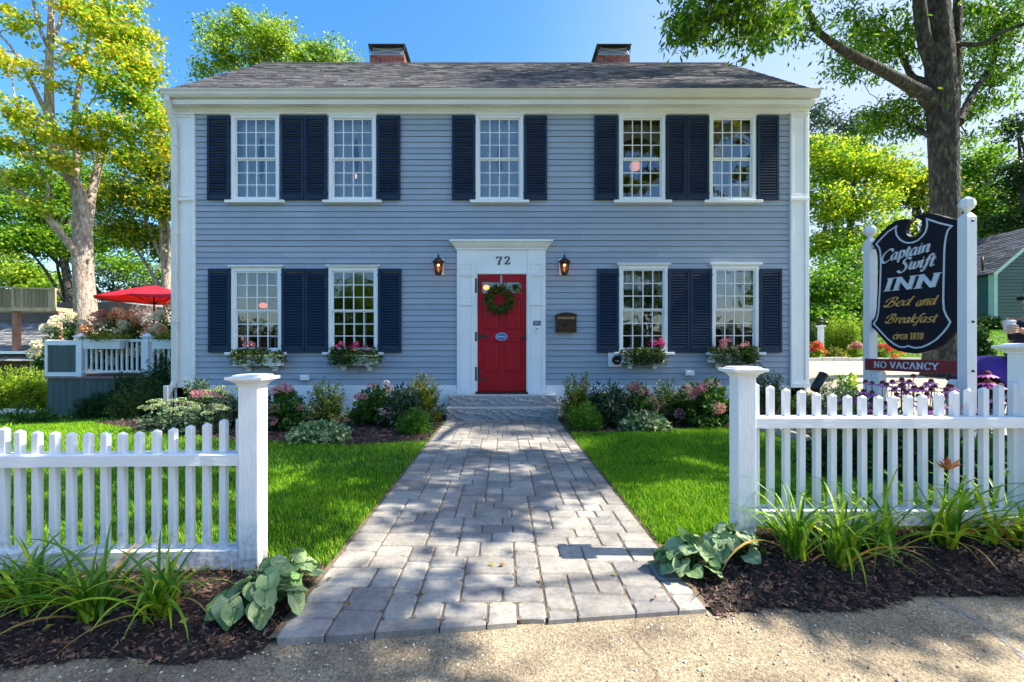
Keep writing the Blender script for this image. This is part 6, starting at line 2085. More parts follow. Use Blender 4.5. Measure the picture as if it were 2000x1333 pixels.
def neighbour_left():
    xa, xb = -25.0, FX(172, 18)
    Y = 17.0
    t = thing('neighbour_house', 'brown neighbour house with grey shingle roof under a wooden balcony', 'house', (-20, Y, -1))
    w_ = MB(); w_.box(xa, xb - .3, Y, Y + 8, -1.4, 1.02); w_.box(xa, xb - .3, Y + 2.8, Y + 8, 1.0, 3.2); w_.build('wall', BROWN, t)
    r = MB(); roof_rows(r, xa, xb, Y - .35, 1.07, Y + 4.2, FZ(612, Y + 4.2)); roof_rows(r, xa, xb, Y - .55, .72, Y - .05, .98, .17)
    zr = FZ(612, Y + 4.2)
    r.add([(xa, Y + 4.2, zr), (xb, Y + 4.2, zr), (xb, Y + 8.4, 1.07), (xa, Y + 8.4, 1.07)], [(0, 1, 2, 3)])
    r.add([(xb, Y - .35, 1.05), (xb, Y + 8.4, 1.05), (xb, Y + 4.2, zr)], [(0, 1, 2)])
    r.build('roof', SHGREY, t)
    g = MB(); g.box(xa, xb, Y - .45, Y - .35, .98, 1.08); g.build('gutter', WHITE, t)
    wi = MB(); x = FX(84, Y); z0, z1 = FZ(745, Y), FZ(706, Y)
    wi.box(x - .45, x + .45, Y - .03, Y + .0, z0, z1)
    wi_ = wi.build('window', WHITE, t)
    gl = MB()
    for i in range(3):
        for j in range(3):
            gl.box(x - .40 + i * .275, x - .40 + i * .275 + .25, Y - .036, Y - .0305, z0 + .05 + j * .23, z0 + .05 + j * .23 + .20)
    gl.build('pane', M('dark_pane', (.02, .025, .03), None, rough=.1), wi_)
    # balcony
    b = thing('wooden_balcony', 'weathered wooden balcony on red posts above the grey roof', 'balcony', (-19, 18, 1.5))
    yb = 16.6
    X = lambda px: FX(px, yb); Z = lambda py: FZ(py, yb)
    br = MB(); x = X(-60)
    while x < X(106):
        br.box(x + .006, x + .145, yb + .02, yb + .045, Z(600) + .0, Z(564) - .01 * (x - X(-60)) ); x += .15
    br.build('board_panel', WOODOLD, b)
    rl = MB(); rl.add([(X(-60), yb - .03, Z(560)), (X(109), yb - .03, Z(567)), (X(109), yb + .09, Z(567)), (X(-60), yb + .09, Z(560)),
                       (X(-60), yb - .03, Z(560) + .06), (X(109), yb - .03, Z(567) + .06), (X(109), yb + .09, Z(567) + .06), (X(-60), yb + .09, Z(560) + .06)],
                      [(0, 3, 2, 1), (4, 5, 6, 7), (0, 1, 5, 4), (1, 2, 6, 5), (2, 3, 7, 6), (3, 0, 4, 7)])
    rl.build('rail', WOODOLD, b)
    fl = MB(); fl.box(X(-60), X(112), yb - .04, yb + .6, Z(608), Z(601)); fl.build('floor', WOODOLD, b)
    for px in (25, 107):
        m = MB(); m.box(X(px) - .09, X(px) + .09, yb + .05, yb + .21, 1.0, Z(601) - .01); m.build('leg', CEDAR, b)
    for px in (-2, 26, 107):
        m = MB(); m.box(X(px) - .05, X(px) + .05, yb - .035, yb + .018, Z(601), Z(563)); m.build('railing_post', WOODOLD, b)
neighbour_left()

def grey_gable():
    Y = 24.0
    t = thing('grey_house', 'dark grey house with a low front gable behind the deck', 'house', (-19, Y, 0))
    X = lambda px: FX(px, Y); Z = lambda py: FZ(py, Y)
    xa, xp, xb = X(140), X(222), X(302)
    zp, ze = Z(584), Z(625)
    w_ = MB()
    w_.add([(xa + .2, Y, -1), (xb - .2, Y, -1), (xb - .2, Y, ze), (xp, Y, zp - .15), (xa + .2, Y, ze)], [(0, 1, 2, 3, 4)])
    w_.box(X(100), X(400), Y + 1.5, Y + 8, -1, Z(615))
    w_.build('wall', M('slate_siding', (.05, .055, .065), (.07, .075, .085), 3, .7), t)
    r = MB()
    for a in (xa, xb):
        r.add([(a, Y - .3, ze - .1), (xp, Y - .3, zp), (xp, Y + 5, zp), (a, Y + 5, ze - .1), (a, Y - .3, ze - .22), (xp, Y - .3, zp - .14), (xp, Y + 5, zp - .14), (a, Y + 5, ze - .22)],
              [(0, 1, 2, 3), (4, 7, 6, 5), (3, 2, 6, 7), (0, 3, 7, 4)])
    roof_rows(r, X(150), X(400), Y + 1.0, Z(640), Y + 5.0, FZ(584, Y + 5), .2, .5)
    r.build('roof', SHGREY, t)
    g = MB()
    for a in (xa, xb):
        g.add([(a, Y - .33, ze - .1), (xp, Y - .33, zp + .02), (xp, Y - .301, zp + .02), (a, Y - .301, ze - .1), (a, Y - .33, ze - .28), (xp, Y - .33, zp - .18), (xp, Y - .301, zp - .18), (a, Y - .301, ze - .28)],
              [(0, 1, 5, 4), (0, 3, 2, 1), (3, 7, 6, 2), (4, 5, 6, 7), (0, 4, 7, 3)])
    g.build('rake_board', M('grey_trim', (.30, .32, .34), None, rough=.6), t)
grey_gable()

def steeple():
    Y = 60.0; x = FX(331, Y)
    t = thing('church_steeple', 'small dark steeple far behind the trees left of the house', 'steeple', (x, Y, 0))
    m = MB(); m.box(x - 1, x + 1, Y - 1, Y + 1, -2, FZ(530, Y)); m.build('tower', BROWN, t)
    l = MB()
    for s in (-.5, .5): l.box(x + s - .25, x + s + .25, Y - 1.05, Y - 1.001, FZ(555, Y), FZ(537, Y))
    l.build('louvre', BLACK, t)
    c = MB(); c.frustum(x, Y, FZ(530, Y) + .01, FZ(497, Y), 1.2, 1.2, .03, .03); c.build('spire', SHGREY, t)
steeple()

def green_house():
    Y = 22.0; s = FPX / Y
    xc = (1940 - CX) / s; zb = CH + 43 / s; ze = CH + (683 - 527) / s
    hw = 2.6; xr = xc + hw; zr = ze + hw * .82; x2 = xc + 2 * hw; yb = Y + 9
    t = thing('green_house', 'dark green clapboard house with pale green corner boards beyond the lawn', 'house', (xc + hw, Y, zb))
    m = MB(); z = zb - .4; e = .16
    while z < ze:
        m.add([(xc, Y - .02, z), (x2, Y - .02, z), (x2, Y, z + e - .012), (xc, Y, z + e - .012)], [(0, 1, 2, 3)])
        m.add([(xc - .02, Y, z), (xc - .02, yb, z), (xc, yb, z + e - .012), (xc, Y, z + e - .012)], [(3, 2, 1, 0)])
        z += e
    while z < zr:
        f = (zr - z) / (zr - ze); f2 = max(0, (zr - z - e) / (zr - ze))
        m.add([(xr - hw * f, Y - .02, z), (xr + hw * f, Y - .02, z), (xr + hw * f2, Y, z + e - .012), (xr - hw * f2, Y, z + e - .012)], [(0, 1, 2, 3)])
        z += e
    m.box(xc + .03, x2 - .03, Y + .03, yb, zb - .5, ze - .02)
    m.build('wall', GREENS, t)
    r = MB()
    for sg in (-1, 1):
        xe = xr + sg * (hw + .25); zz = ze - .2
        n = 22
        for i in range(n):
            f0, f1 = i / n, (i + 1) / n
            x_0, x_1 = xe + (xr - xe) * f0, xe + (xr - xe) * f1
            z_0, z_1 = zz + (zr + .12 - zz) * f0, zz + (zr + .12 - zz) * f1
            y = Y - .25
            while y < yb + .2:
                w_ = R.uniform(.3, .7); y2 = min(y + w_, yb + .2)
                th = R.uniform(.012, .03)
                r.add([(x_0, y, z_0 + th), (x_0, y2 - .01, z_0 + th), (x_1, y2 - .01, z_1 + .004), (x_1, y, z_1 + .004), (x_0, y, z_0 - .02), (x_0, y2 - .01, z_0 - .02)], [(0, 1, 2, 3), (4, 5, 1, 0), (0, 3, 4)])
                y = y2
    ro = r.build('roof', SHING, t)
    g = MB()
    for sg in (-1, 1):
        xe = xr + sg * (hw + .25)
        g.add([(xe, Y - .28, ze - .22), (xr, Y - .28, zr + .10), (xr, Y - .251, zr + .10), (xe, Y - .251, ze - .22), (xe, Y - .28, ze - .40), (xr, Y - .28, zr - .08), (xr, Y - .251, zr - .08), (xe, Y - .251, ze - .40)],
              [(0, 1, 5, 4), (0, 3, 2, 1), (3, 7, 6, 2), (4, 5, 6, 7), (0, 4, 7, 3)])
    g.box(xc - .04, xc + .16, Y - .05, Y - .021, zb - .3, ze - .02); g.box(xc - .05, xc - .021, Y - .05, Y + .18, zb - .3, ze - .02)
    g.box(x2 - .16, x2 + .04, Y - .05, Y - .021, zb - .3, ze - .02)
    g.box(xc + 1.55, xc + 1.66, Y - .05, Y - .021, zb - .3, ze - .5)
    g.build('trim', GREENT, t)
    p = MB(); p.tube([(xc - .1, Y + .4, ze + .0), (xc - .1, Y + .4, ze + .7)], .04, 8); p.build('vent_pipe', BLACK, ro)
green_house()

# ------------------------------------------------------------------ lamp post, far bed
def lamp_post():
    Y = 12.4; x = FX(1603, Y); zg = ground_z(x, Y)
    t = thing('lamp_post', 'small white lamp post with black lantern before the conical shrubs', 'lamp post', (x, Y, zg))
    m = MB(); h = FZ(636, Y) - zg
    m.box(x - .055, x + .055, Y - .055, Y + .055, zg - .05, zg + h - .05); m.frustum(x, Y, zg + h - .0499, zg + h, .08, .08, .09, .09)
    m.box(x - .08, x + .08, Y - .08, Y + .08, zg - .02, zg + .10)
    m.build('post', WHITE, t, bevel=.006)
    l = MB(); l.lathe((x, Y, zg + h), [(.04, 0), (.05, .02), (.05, .03)], 8); l.lathe((x, Y, zg + h), [(.075, .15), (.085, .16), (.04, .20), (.012, .22), (.006, .25)], 8)
    for k in range(4):
        a = pi / 4 + k * pi / 2; l.tube([(x + .05 * cos(a), Y + .05 * sin(a), zg + h + .03), (x + .07 * cos(a), Y + .07 * sin(a), zg + h + .15)], .007, 5)
    l.build('lantern', BLACK, t)
lamp_post()
for i, (px, Y, w_, h_, lb) in enumerate(((1588, 12.9, 32, 66, 'small conical evergreen left of the white lamp post'), (1628, 13.2, 38, 74, 'conical evergreen just right of the white lamp post'), (1660, 13.0, 40, 78, 'conical evergreen beside the farther sign post'), (1690, 13.4, 40, 76, 'conical evergreen hidden partly behind the farther sign post'))):
    shrub('conical_evergreen', lb, 'evergreen', px, Y, w_, h_, LF_LIGHT if i else LF_BOX, 4200, .05, .35, k=150, irr=.12, tmin=.25, group='conical evergreens beyond the driveway')
def farbed(px, Y, w_, h_, fm, lb, lf=LF_LIGHT, hd=16):
    shrub('border_flowers', lb, 'flowers', px, Y, w_, h_, lf, 900, .06, .4, k=40, heads=[(fm, hd, .06, (1, 1, 1), 40, .04)] if fm else None, stems=0)
farbed(1592, 12.05, 34, 34, FL_RED, 'red flowers at the foot of the white lamp post')
farbed(1632, 12.0, 44, 26, None, 'yellow green border plant beside the driveway kerb', LF_GOLD)
farbed(1672, 12.05, 36, 34, FL_PINK, 'lilac pink border flowers next to the farther sign post', hd=10)
farbed(1735, 11.9, 56, 34, FL_RED, 'red border flowers seen under the inn sign')
farbed(1700, 12.1, 40, 30, None, 'dark green border plant seen between sign post and red flowers', LF_DARK)
for i, (px, Y, w_, h_, lb) in enumerate(((15, 12.6, 110, 96, 'bright yellow green bush at the left edge beyond the deck'), (66, 13.2, 80, 88, 'upright yellow green bush beside the left end of the deck'), (-35, 12.2, 90, 90, 'yellow green bush just beyond the left edge'))):
    shrub('sunlit_bush', lb, 'bush', px, Y, w_, h_, LF_LIGHT, 6500, .06, .5, k=150, irr=.3)
shrub('dark_bush', 'dark leafy bush behind the nearer sign post', 'bush', 1912, 8.2, 50, 110, LF_DARK, 3500, .06, .5, k=80, irr=.3)
shrub('stone_row_bush', 'low bush at the foundation of the green house', 'bush', 1930, 21.2, 60, 26, LF_DARK, 2400, .12, .5, k=60, irr=.3)
def stones():
    mb = MB()
    for i in range(9):
        x = FX(2 + i * 9, 12.0) + R.uniform(-.05, .05); y = 11.7 + R.uniform(-.2, .2); z = ground_z(x, y)
        tag_ = MB(); tag_.ball((x, y, z + .05), R.uniform(.09, .16), 10, sz=(1.2, .9, .7))
        o = tag_.build('garden_stone', GRANTOP)
        d_ = o.modifiers.new('d', 'DISPLACE'); tx = bpy.data.textures.get('rock') or bpy.data.textures.new('rock', 'CLOUDS'); tx.noise_scale = .12; d_.texture = tx; d_.strength = .06
        tag(o, 'pale round garden stone in the row below the left bushes', 'stone', 'row of pale garden stones below the left bushes')
stones()
def fallen():
    n = 26
    C = []
    for i in range(n):
        if i < 22: x = rng.uniform(-3.2, 3.4); y = edge_y(x) + rng.uniform(.02, .55); 
        else: x = rng.uniform(-.9, .9); y = rng.uniform(2, 7)
        C.append((x, y, ground_z(x, y) + mound(x, y) + .012))
    V, F = leaf_quads(np.array(C), .035, .7, droop=0)
    tag(np_mesh('fallen_leaves', V, F, leafmat('fallen_leaf', (.30, .12, .04), (.45, .40, .10), None, sc=9)), 'few small fallen leaves on mulch and walk', 'leaves', kind='stuff')
fallen()

# ------------------------------------------------------------------ person and stroller
SKIN = M('skin', (.52, .30, .22), (.60, .37, .28), 9, .5, .05, 60)
def skin_body(name, joints, edges, root, mat, parent, sub=2, origin=None):
    me = bpy.data.meshes.new(name)
    o3 = parent['_o']
    keys = list(joints)
    me.from_pydata([tuple(Vector(joints[k][0]) - Vector(o3)) for k in keys], [(keys.index(a), keys.index(b)) for a, b in edges], [])
    o = bpy.data.objects.new(name, me); COL.objects.link(o); o.parent = parent; o['_o'] = o3
    sk = o.modifiers.new('skin', 'SKIN'); sk.use_smooth_shade = True
    sv = me.skin_vertices[0].data
    for i, k in enumerate(keys):
        r = joints[k][1]; sv[i].radius = r if isinstance(r, tuple) else (r, r); sv[i].use_root = (k == root)
    ss = o.modifiers.new('sub', 'SUBSURF'); ss.levels = sub; ss.render_levels = sub
    me.materials.append(mat)
    return o

def person():
    px_, py_ = 4.94, 4.20; z = 0.0
    t = thing('person', 'person in dark top and sunglasses holding a white paper cup behind the end post', 'person', (px_, py_, z))
    V3 = lambda a, b, c: (px_ + a, py_ + b, z + c)      # faces -X
    J = {'pel': (V3(0, 0, .95), (.13, .15)), 'wai': (V3(.0, 0, 1.10), (.115, .14)), 'che': (V3(0, 0, 1.28), (.125, .16)), 'col': (V3(.01, 0, 1.42), (.07, .10)), 'nec': (V3(-.005, 0, 1.49), .052),
         'hea': (V3(-.02, 0, 1.57), (.078, .072)), 'cro': (V3(-.015, 0, 1.66), (.085, .075)), 'chn': (V3(-.075, 0, 1.53), .035)}
    E = [('pel', 'wai'), ('wai', 'che'), ('che', 'col'), ('col', 'nec'), ('nec', 'hea'), ('hea', 'cro'), ('hea', 'chn')]
    for s, n in ((-1, 'r'), (1, 'l')):
        J['hip' + n] = (V3(0, s * .09, .90), .095); J['kne' + n] = (V3(-.02 - .06 * (s > 0), s * .10, .50), .062); J['ank' + n] = (V3(.03 - .1 * (s > 0), s * .10, .09), .042); J['toe' + n] = (V3(-.14 - .1 * (s > 0), s * .11, .035), .036)
        J['sho' + n] = (V3(.01, s * .17, 1.40), .062)
        E += [('pel', 'hip' + n), ('hip' + n, 'kne' + n), ('kne' + n, 'ank' + n), ('ank' + n, 'toe' + n), ('col', 'sho' + n)]
    cup = Vector(P(1971, 640, 4.15)); 
    J['elbr'] = (V3(.02, -.20, 1.16), .046); J['wrir'] = ((cup.x + .13, cup.y - .01, cup.z - .035), .027); J['palr'] = ((cup.x + .055, cup.y - .02, cup.z - .02), (.030, .020))
    J['elbl'] = (V3(.03, .21, 1.14), .046); J['wril'] = (V3(.0, .24, .90), .028); J['pall'] = (V3(-.01, .24, .83), (.034, .020))
    E += [('shor', 'elbr'), ('elbr', 'wrir'), ('wrir', 'palr'), ('shol', 'elbl'), ('elbl', 'wril'), ('wril', 'pall')]
    body = skin_body('body', J, E, 'pel', SKIN, t)
    # fingers round the cup
    fing = {}; fe = []
    for k in range(4):
        zz = cup.z - .045 + k * .021
        ks = []
        for q in range(4):
            a = radians(-60 - q * 34)
            r = .043 + .004
            key = 'f%d%d' % (k, q); ks.append(key)
            fing[key] = ((cup.x + r * cos(a) * 1.0, cup.y + r * sin(a), zz), .0092 - .0008 * q)
        fe += list(zip(ks, ks[1:]))
        fing['b%d' % k] = ((cup.x + .055, cup.y - .02, cup.z - .02 + (k - 1.5) * .014), .010); fe.append(('b%d' % k, ks[0]))
    fing['p'] = ((cup.x + .07, cup.y - .015, cup.z - .02), .014)
    for k in range(4): fe.append(('p', 'b%d' % k))
    for q, a in enumerate((40, 75, 110)):
        fing['t%d' % q] = ((cup.x + .048 * cos(radians(a)), cup.y + .048 * sin(radians(a)), cup.z + .0 + q * .008), .0105 - .001 * q)
    fe += [('p', 't0'), ('t0', 't1'), ('t1', 't2')]
    skin_body('hand', fing, fe, 'p', SKIN, t, 1)
    fing = {'p': (V3(-.01, .24, .83), .016)}; fe = []
    for k in range(4):
        for q, (dx, dz) in enumerate(((-.004, -.048), (-.012, -.076), (-.026, -.096))):
            fing['f%d%d' % (k, q)] = (V3(-.01 + dx + (k - 1.5) * .02, .24, .83 + dz + abs(k - 1.2) * .006), .0095 - .001 * q)
        fe += [('p', 'f%d0' % k), ('f%d0' % k, 'f%d1' % k), ('f%d1' % k, 'f%d2' % k)]
    fing['t0'] = (V3(-.045, .225, .815), .011); fing['t1'] = (V3(-.062, .215, .785), .009); fe += [('p', 't0'), ('t0', 't1')]
    skin_body('hand', fing, fe, 'p', SKIN, t, 1)
    # clothing
    grow = lambda k, g: (J[k][0], tuple((q + g) for q in (J[k][1] if isinstance(J[k][1], tuple) else (J[k][1],) * 2)))
    keys = ['pel', 'wai', 'che', 'col', 'shor', 'shol']
    JS = {k: grow(k, .014) for k in keys}
    for n, s in (('r', -1), ('l', 1)):
        a = Vector(J['sho' + n][0]); b = Vector(J['elb' + n][0])
        JS['slv' + n] = (tuple(a.lerp(b, .75)), .062)
    JS['hem'] = (V3(0, 0, .86), (.15, .17))
    skin_body('shirt', JS, [('hem', 'pel'), ('pel', 'wai'), ('wai', 'che'), ('che', 'col'), ('col', 'shor'), ('col', 'shol'), ('shor', 'slvr'), ('shol', 'slvl')], 'pel', M('navy_shirt', (.018, .022, .05), (.03, .035, .07), 20, .85, .2, 60), t)
    JT = {k: grow(k, .014) for k in ('pel', 'hipr', 'hipl', 'kner', 'knel', 'ankr', 'ankl')}
    skin_body('trousers', JT, [('pel', 'hipr'), ('pel', 'hipl'), ('hipr', 'kner'), ('hipl', 'knel'), ('kner', 'ankr'), ('knel', 'ankl')], 'pel', M('dark_denim', (.03, .04, .07), (.05, .06, .10), 20, .85, .2, 60), t)
    for n in 'rl':
        a = J['toe' + n][0]; m = MB(); m.ball((a[0] + .05, a[1], .045), .05, 12, sz=(2.6, .95, .85)); m.build('shoe', M('shoe', (.05, .05, .055), None), t)
    # head detail
    hc = Vector(V3(-.02, 0, 1.60))
    m = MB(); m.ball(tuple(hc + Vector((.022, 0, .035))), .097, 18, sz=(1.02, .88, .95)); m.build('hair', M('grey_hair', (.45, .42, .40), (.62, .60, .57), 60, .8, .6, 120), t)
    m = MB(); m.tube([tuple(hc + Vector((-.085, 0, .005))), tuple(hc + Vector((-.112, 0, -.028))), tuple(hc + Vector((-.092, 0, -.036)))], [.008, .015, .010], 8); m.build('nose', SKIN, t)
    m = MB(); m.obox(hc + Vector((-.092, 0, -.066)), (.012, .045, .009), Matrix.Identity(3)); m.build('mouth', M('lips', (.40, .14, .12), None), t, bevel=.004)
    for s in (-1, 1):
        m = MB(); m.ball(tuple(hc + Vector((.0, s * .080, -.01))), .028, 10, sz=(.6, .4, 1)); m.build('ear', SKIN, t)
    g = MB()
    for s in (-1, 1):
        g.obox(hc + Vector((-.098, s * .034, .012)), (.008, .055, .036), Matrix.Rotation(s * .22, 3, 'Z'))
        g.tube([tuple(hc + Vector((-.088, s * .062, .018))), tuple(hc + Vector((.0, s * .085, .012)))], .0035, 5)
    g.tube([tuple(hc + Vector((-.103, -.012, .018))), tuple(hc + Vector((-.103, .012, .018)))], .003, 5)
    g.build('sunglasses', BLACK, t, bevel=.003)
    w_ = MB(); a = Vector(J['wrir'][0]); b = Vector(J['elbr'][0]); d_ = (b - a).normalized()
    w_.tube([tuple(a + d_ * .02), tuple(a + d_ * .05)], .034, 14); w_.build('wristband', BLACK, t)
    c = thing('paper_cup', 'white paper cup with lid held by the person', 'cup', tuple(cup + Vector((0, 0, -.05))))
    m = MB(); m.lathe(tuple(cup), [(.031, -.055), (.043, .045)], 20); m.build('cup', WHITE, c)
    m = MB(); m.lathe(tuple(cup), [(.0465, .0455), (.0465, .055), (.040, .058), (.038, .066), (.034, .067)], 20); m.build('lid', WHITE, c)
person()

def stroller():
    cx_, cy_ = 4.62, 4.50; z = ground_z(cx_, cy_)
    t = thing('stroller', 'dark stroller with purple sunshade between sign post and end post', 'stroller', (cx_, cy_, z))
    PUR = M('purple_fabric', (.07, .03, .30), (.10, .05, .38), 9, .8, .1, 40)
    DK = M('dark_fabric', (.012, .012, .016), (.02, .02, .026), 9, .8, .1, 40)
    W = .25
    f = MB()
    for s in (-1, 1):
        y = cy_ + s * W
        f.tube([(cx_ + .36, y, 1.02), (cx_ + .26, y, .92), (cx_ - .30, y, .22)], .013, 8)
        f.tube([(cx_ + .30, y, .16), (cx_ + .02, y, .60)], .013, 8)
        f.tube([(cx_ - .05, y, .58), (cx_ + .10, y, .42), (cx_ - .20, y, .34)], .011, 8)
    f.tube([(cx_ + .30, cy_ - W, .17), (cx_ + .30, cy_ + W, .17)], .012, 8); f.tube([(cx_ - .29, cy_ - W, .23), (cx_ - .29, cy_ + W, .23)], .012, 8)
    f.build('frame', GALV, t)
    h = MB(); h.tube([(cx_ + .30, cy_ - W, .955), (cx_ + .375, cy_ - W, 1.04), (cx_ + .39, cy_ - W + .05, 1.055), (cx_ + .39, cy_ + W - .05, 1.055), (cx_ + .375, cy_ + W, 1.04), (cx_ + .30, cy_ + W, .955)], .02, 10); h.build('handle', BLACK, t)
    for s in (-1, 1):
        for xx, r in ((cx_ - .30, .11), (cx_ + .31, .15)):
            m = MB(); y = cy_ + s * (W + .045)
            n = 22
            m.tube([(xx + r * cos(2 * pi * k / n), y, z + r + .01 + r * sin(2 * pi * k / n)) for k in range(n + 1)], .02, 8, cap=False)
            wh = m.build('wheel', BLACK, t)
            q = MB()
            for k in range(5): q.tube([(xx, y, z + r + .01), (xx + (r - .015) * cos(2 * pi * k / 5), y, z + r + .01 + (r - .015) * sin(2 * pi * k / 5))], .008, 5)
            q.build('spokes', GALV, wh)
    s_ = MB()
    s_.prism([(cx_ - .22, .42), (cx_ + .08, .38), (cx_ + .24, .90), (cx_ + .20, .92), (cx_ + .04, .44), (cx_ - .22, .47)], lambda a, b: (a, cy_ - .20, b), lambda a, b: (a, cy_ + .20, b))
    s_.box(cx_ - .20, cx_ + .22, cy_ - .2, cy_ + .2, .20, .32)
    s_.build('seat', DK, t, bevel=.012)
    c = MB(); n, m_ = 12, 10
    vs = []
    for i in range(n + 1):
        a = radians(5 + 120 * i / n)
        for j in range(m_ + 1):
            b = pi * j / m_
            r = .30
            vs.append((cx_ + .17 + -r * cos(radians(20)) * sin(a) * (.55 + .45 * sin(b)) * .95 + .06, cy_ - .24 * cos(b), .80 + r * (.55 + .45 * cos(a) * 1) * sin(b) ** .6 * .95 + .0 * a))
    c.add(vs, [(i * (m_ + 1) + j, i * (m_ + 1) + j + 1, (i + 1) * (m_ + 1) + j + 1, (i + 1) * (m_ + 1) + j) for i in range(n) for j in range(m_)], 0, True)
    o = c.build('sunshade', PUR, t); md = o.modifiers.new('th', 'SOLIDIFY'); md.thickness = .012
stroller()

# ------------------------------------------------------------------ trees
def in_view(p):
    if p[1] < .5: return False
    x = CX + FPX * p[0] / p[1]; y = CY - FPX * (p[2] - CH) / p[1]
    return -20 < x < 2020 and -20 < y < 1350
def ppx(p): return (CX + FPX * p[:, 0] / p[:, 1], CY - FPX * (p[:, 2] - CH) / p[:, 1])

def tree(name, label, base, limbs, blobs, leaf, bark, size, aspect=.6, spread=.3, per=26, droop=.25, group=None, twig_n=60, hub=None, twr=.02, keep=None):
    """limbs: list of (points, radii); blobs: clump ellipsoids"""
    t = thing(name, label, 'tree', base, group)
    pts, tw = clump_points(blobs, spread, per)
    if keep is not None: 
        k = keep(pts); pts = pts[k]
        tw = tw[keep(tw)]
    V, F = leaf_quads(pts, size, aspect, droop=droop)
    np_mesh('crown', V, F, leaf, t)
    mb = MB()
    allp = []
    for P_, R_ in limbs:
        p, r = smooth_path(P_, R_)
        mb.tube(p, r, 12 if max(r) > .1 else 7)
        allp += [(q, rr) for q, rr in zip(p, r)]
    if len(tw) and twig_n:
        A = np.array([tuple(q) for q, _ in allp]); RR = [r for _, r in allp]
        sel = rng.permutation(len(tw))[:twig_n]
        newA = []
        for i in sel:
            c = tw[i]
            d = np.linalg.norm(A - c, axis=1) + (A[:, 2] > c[2] + .3) * 1.5
            j = int(np.argmin(d))
            if d[j] > 7: continue
            r0 = min(RR[j] * .6, twr * (1 + d[j] * .5))
            pp = branch(mb, A[j], c, r0, .006, wob=.14, n=5, sag=.25, sides=5)
            newA += [(q, .01) for q in pp[1:]]
            if len(newA) > 12:
                A = np.concatenate([A, np.array([tuple(q) for q, _ in newA])]); RR += [r for _, r in newA]; newA = []
    mb.build('trunk', bark, t)
    return t

def PP(Y, *pts): return [P(a, b, Y + (c if c else 0)) for a, b, c in pts]
def px_blob(px, py, Y, rx, ry, rz_m, n): 
    s = Y / FPX
    c = P(px, py, Y)
    return (c[0], c[1], c[2], rx * s, rz_m, ry * s, n)

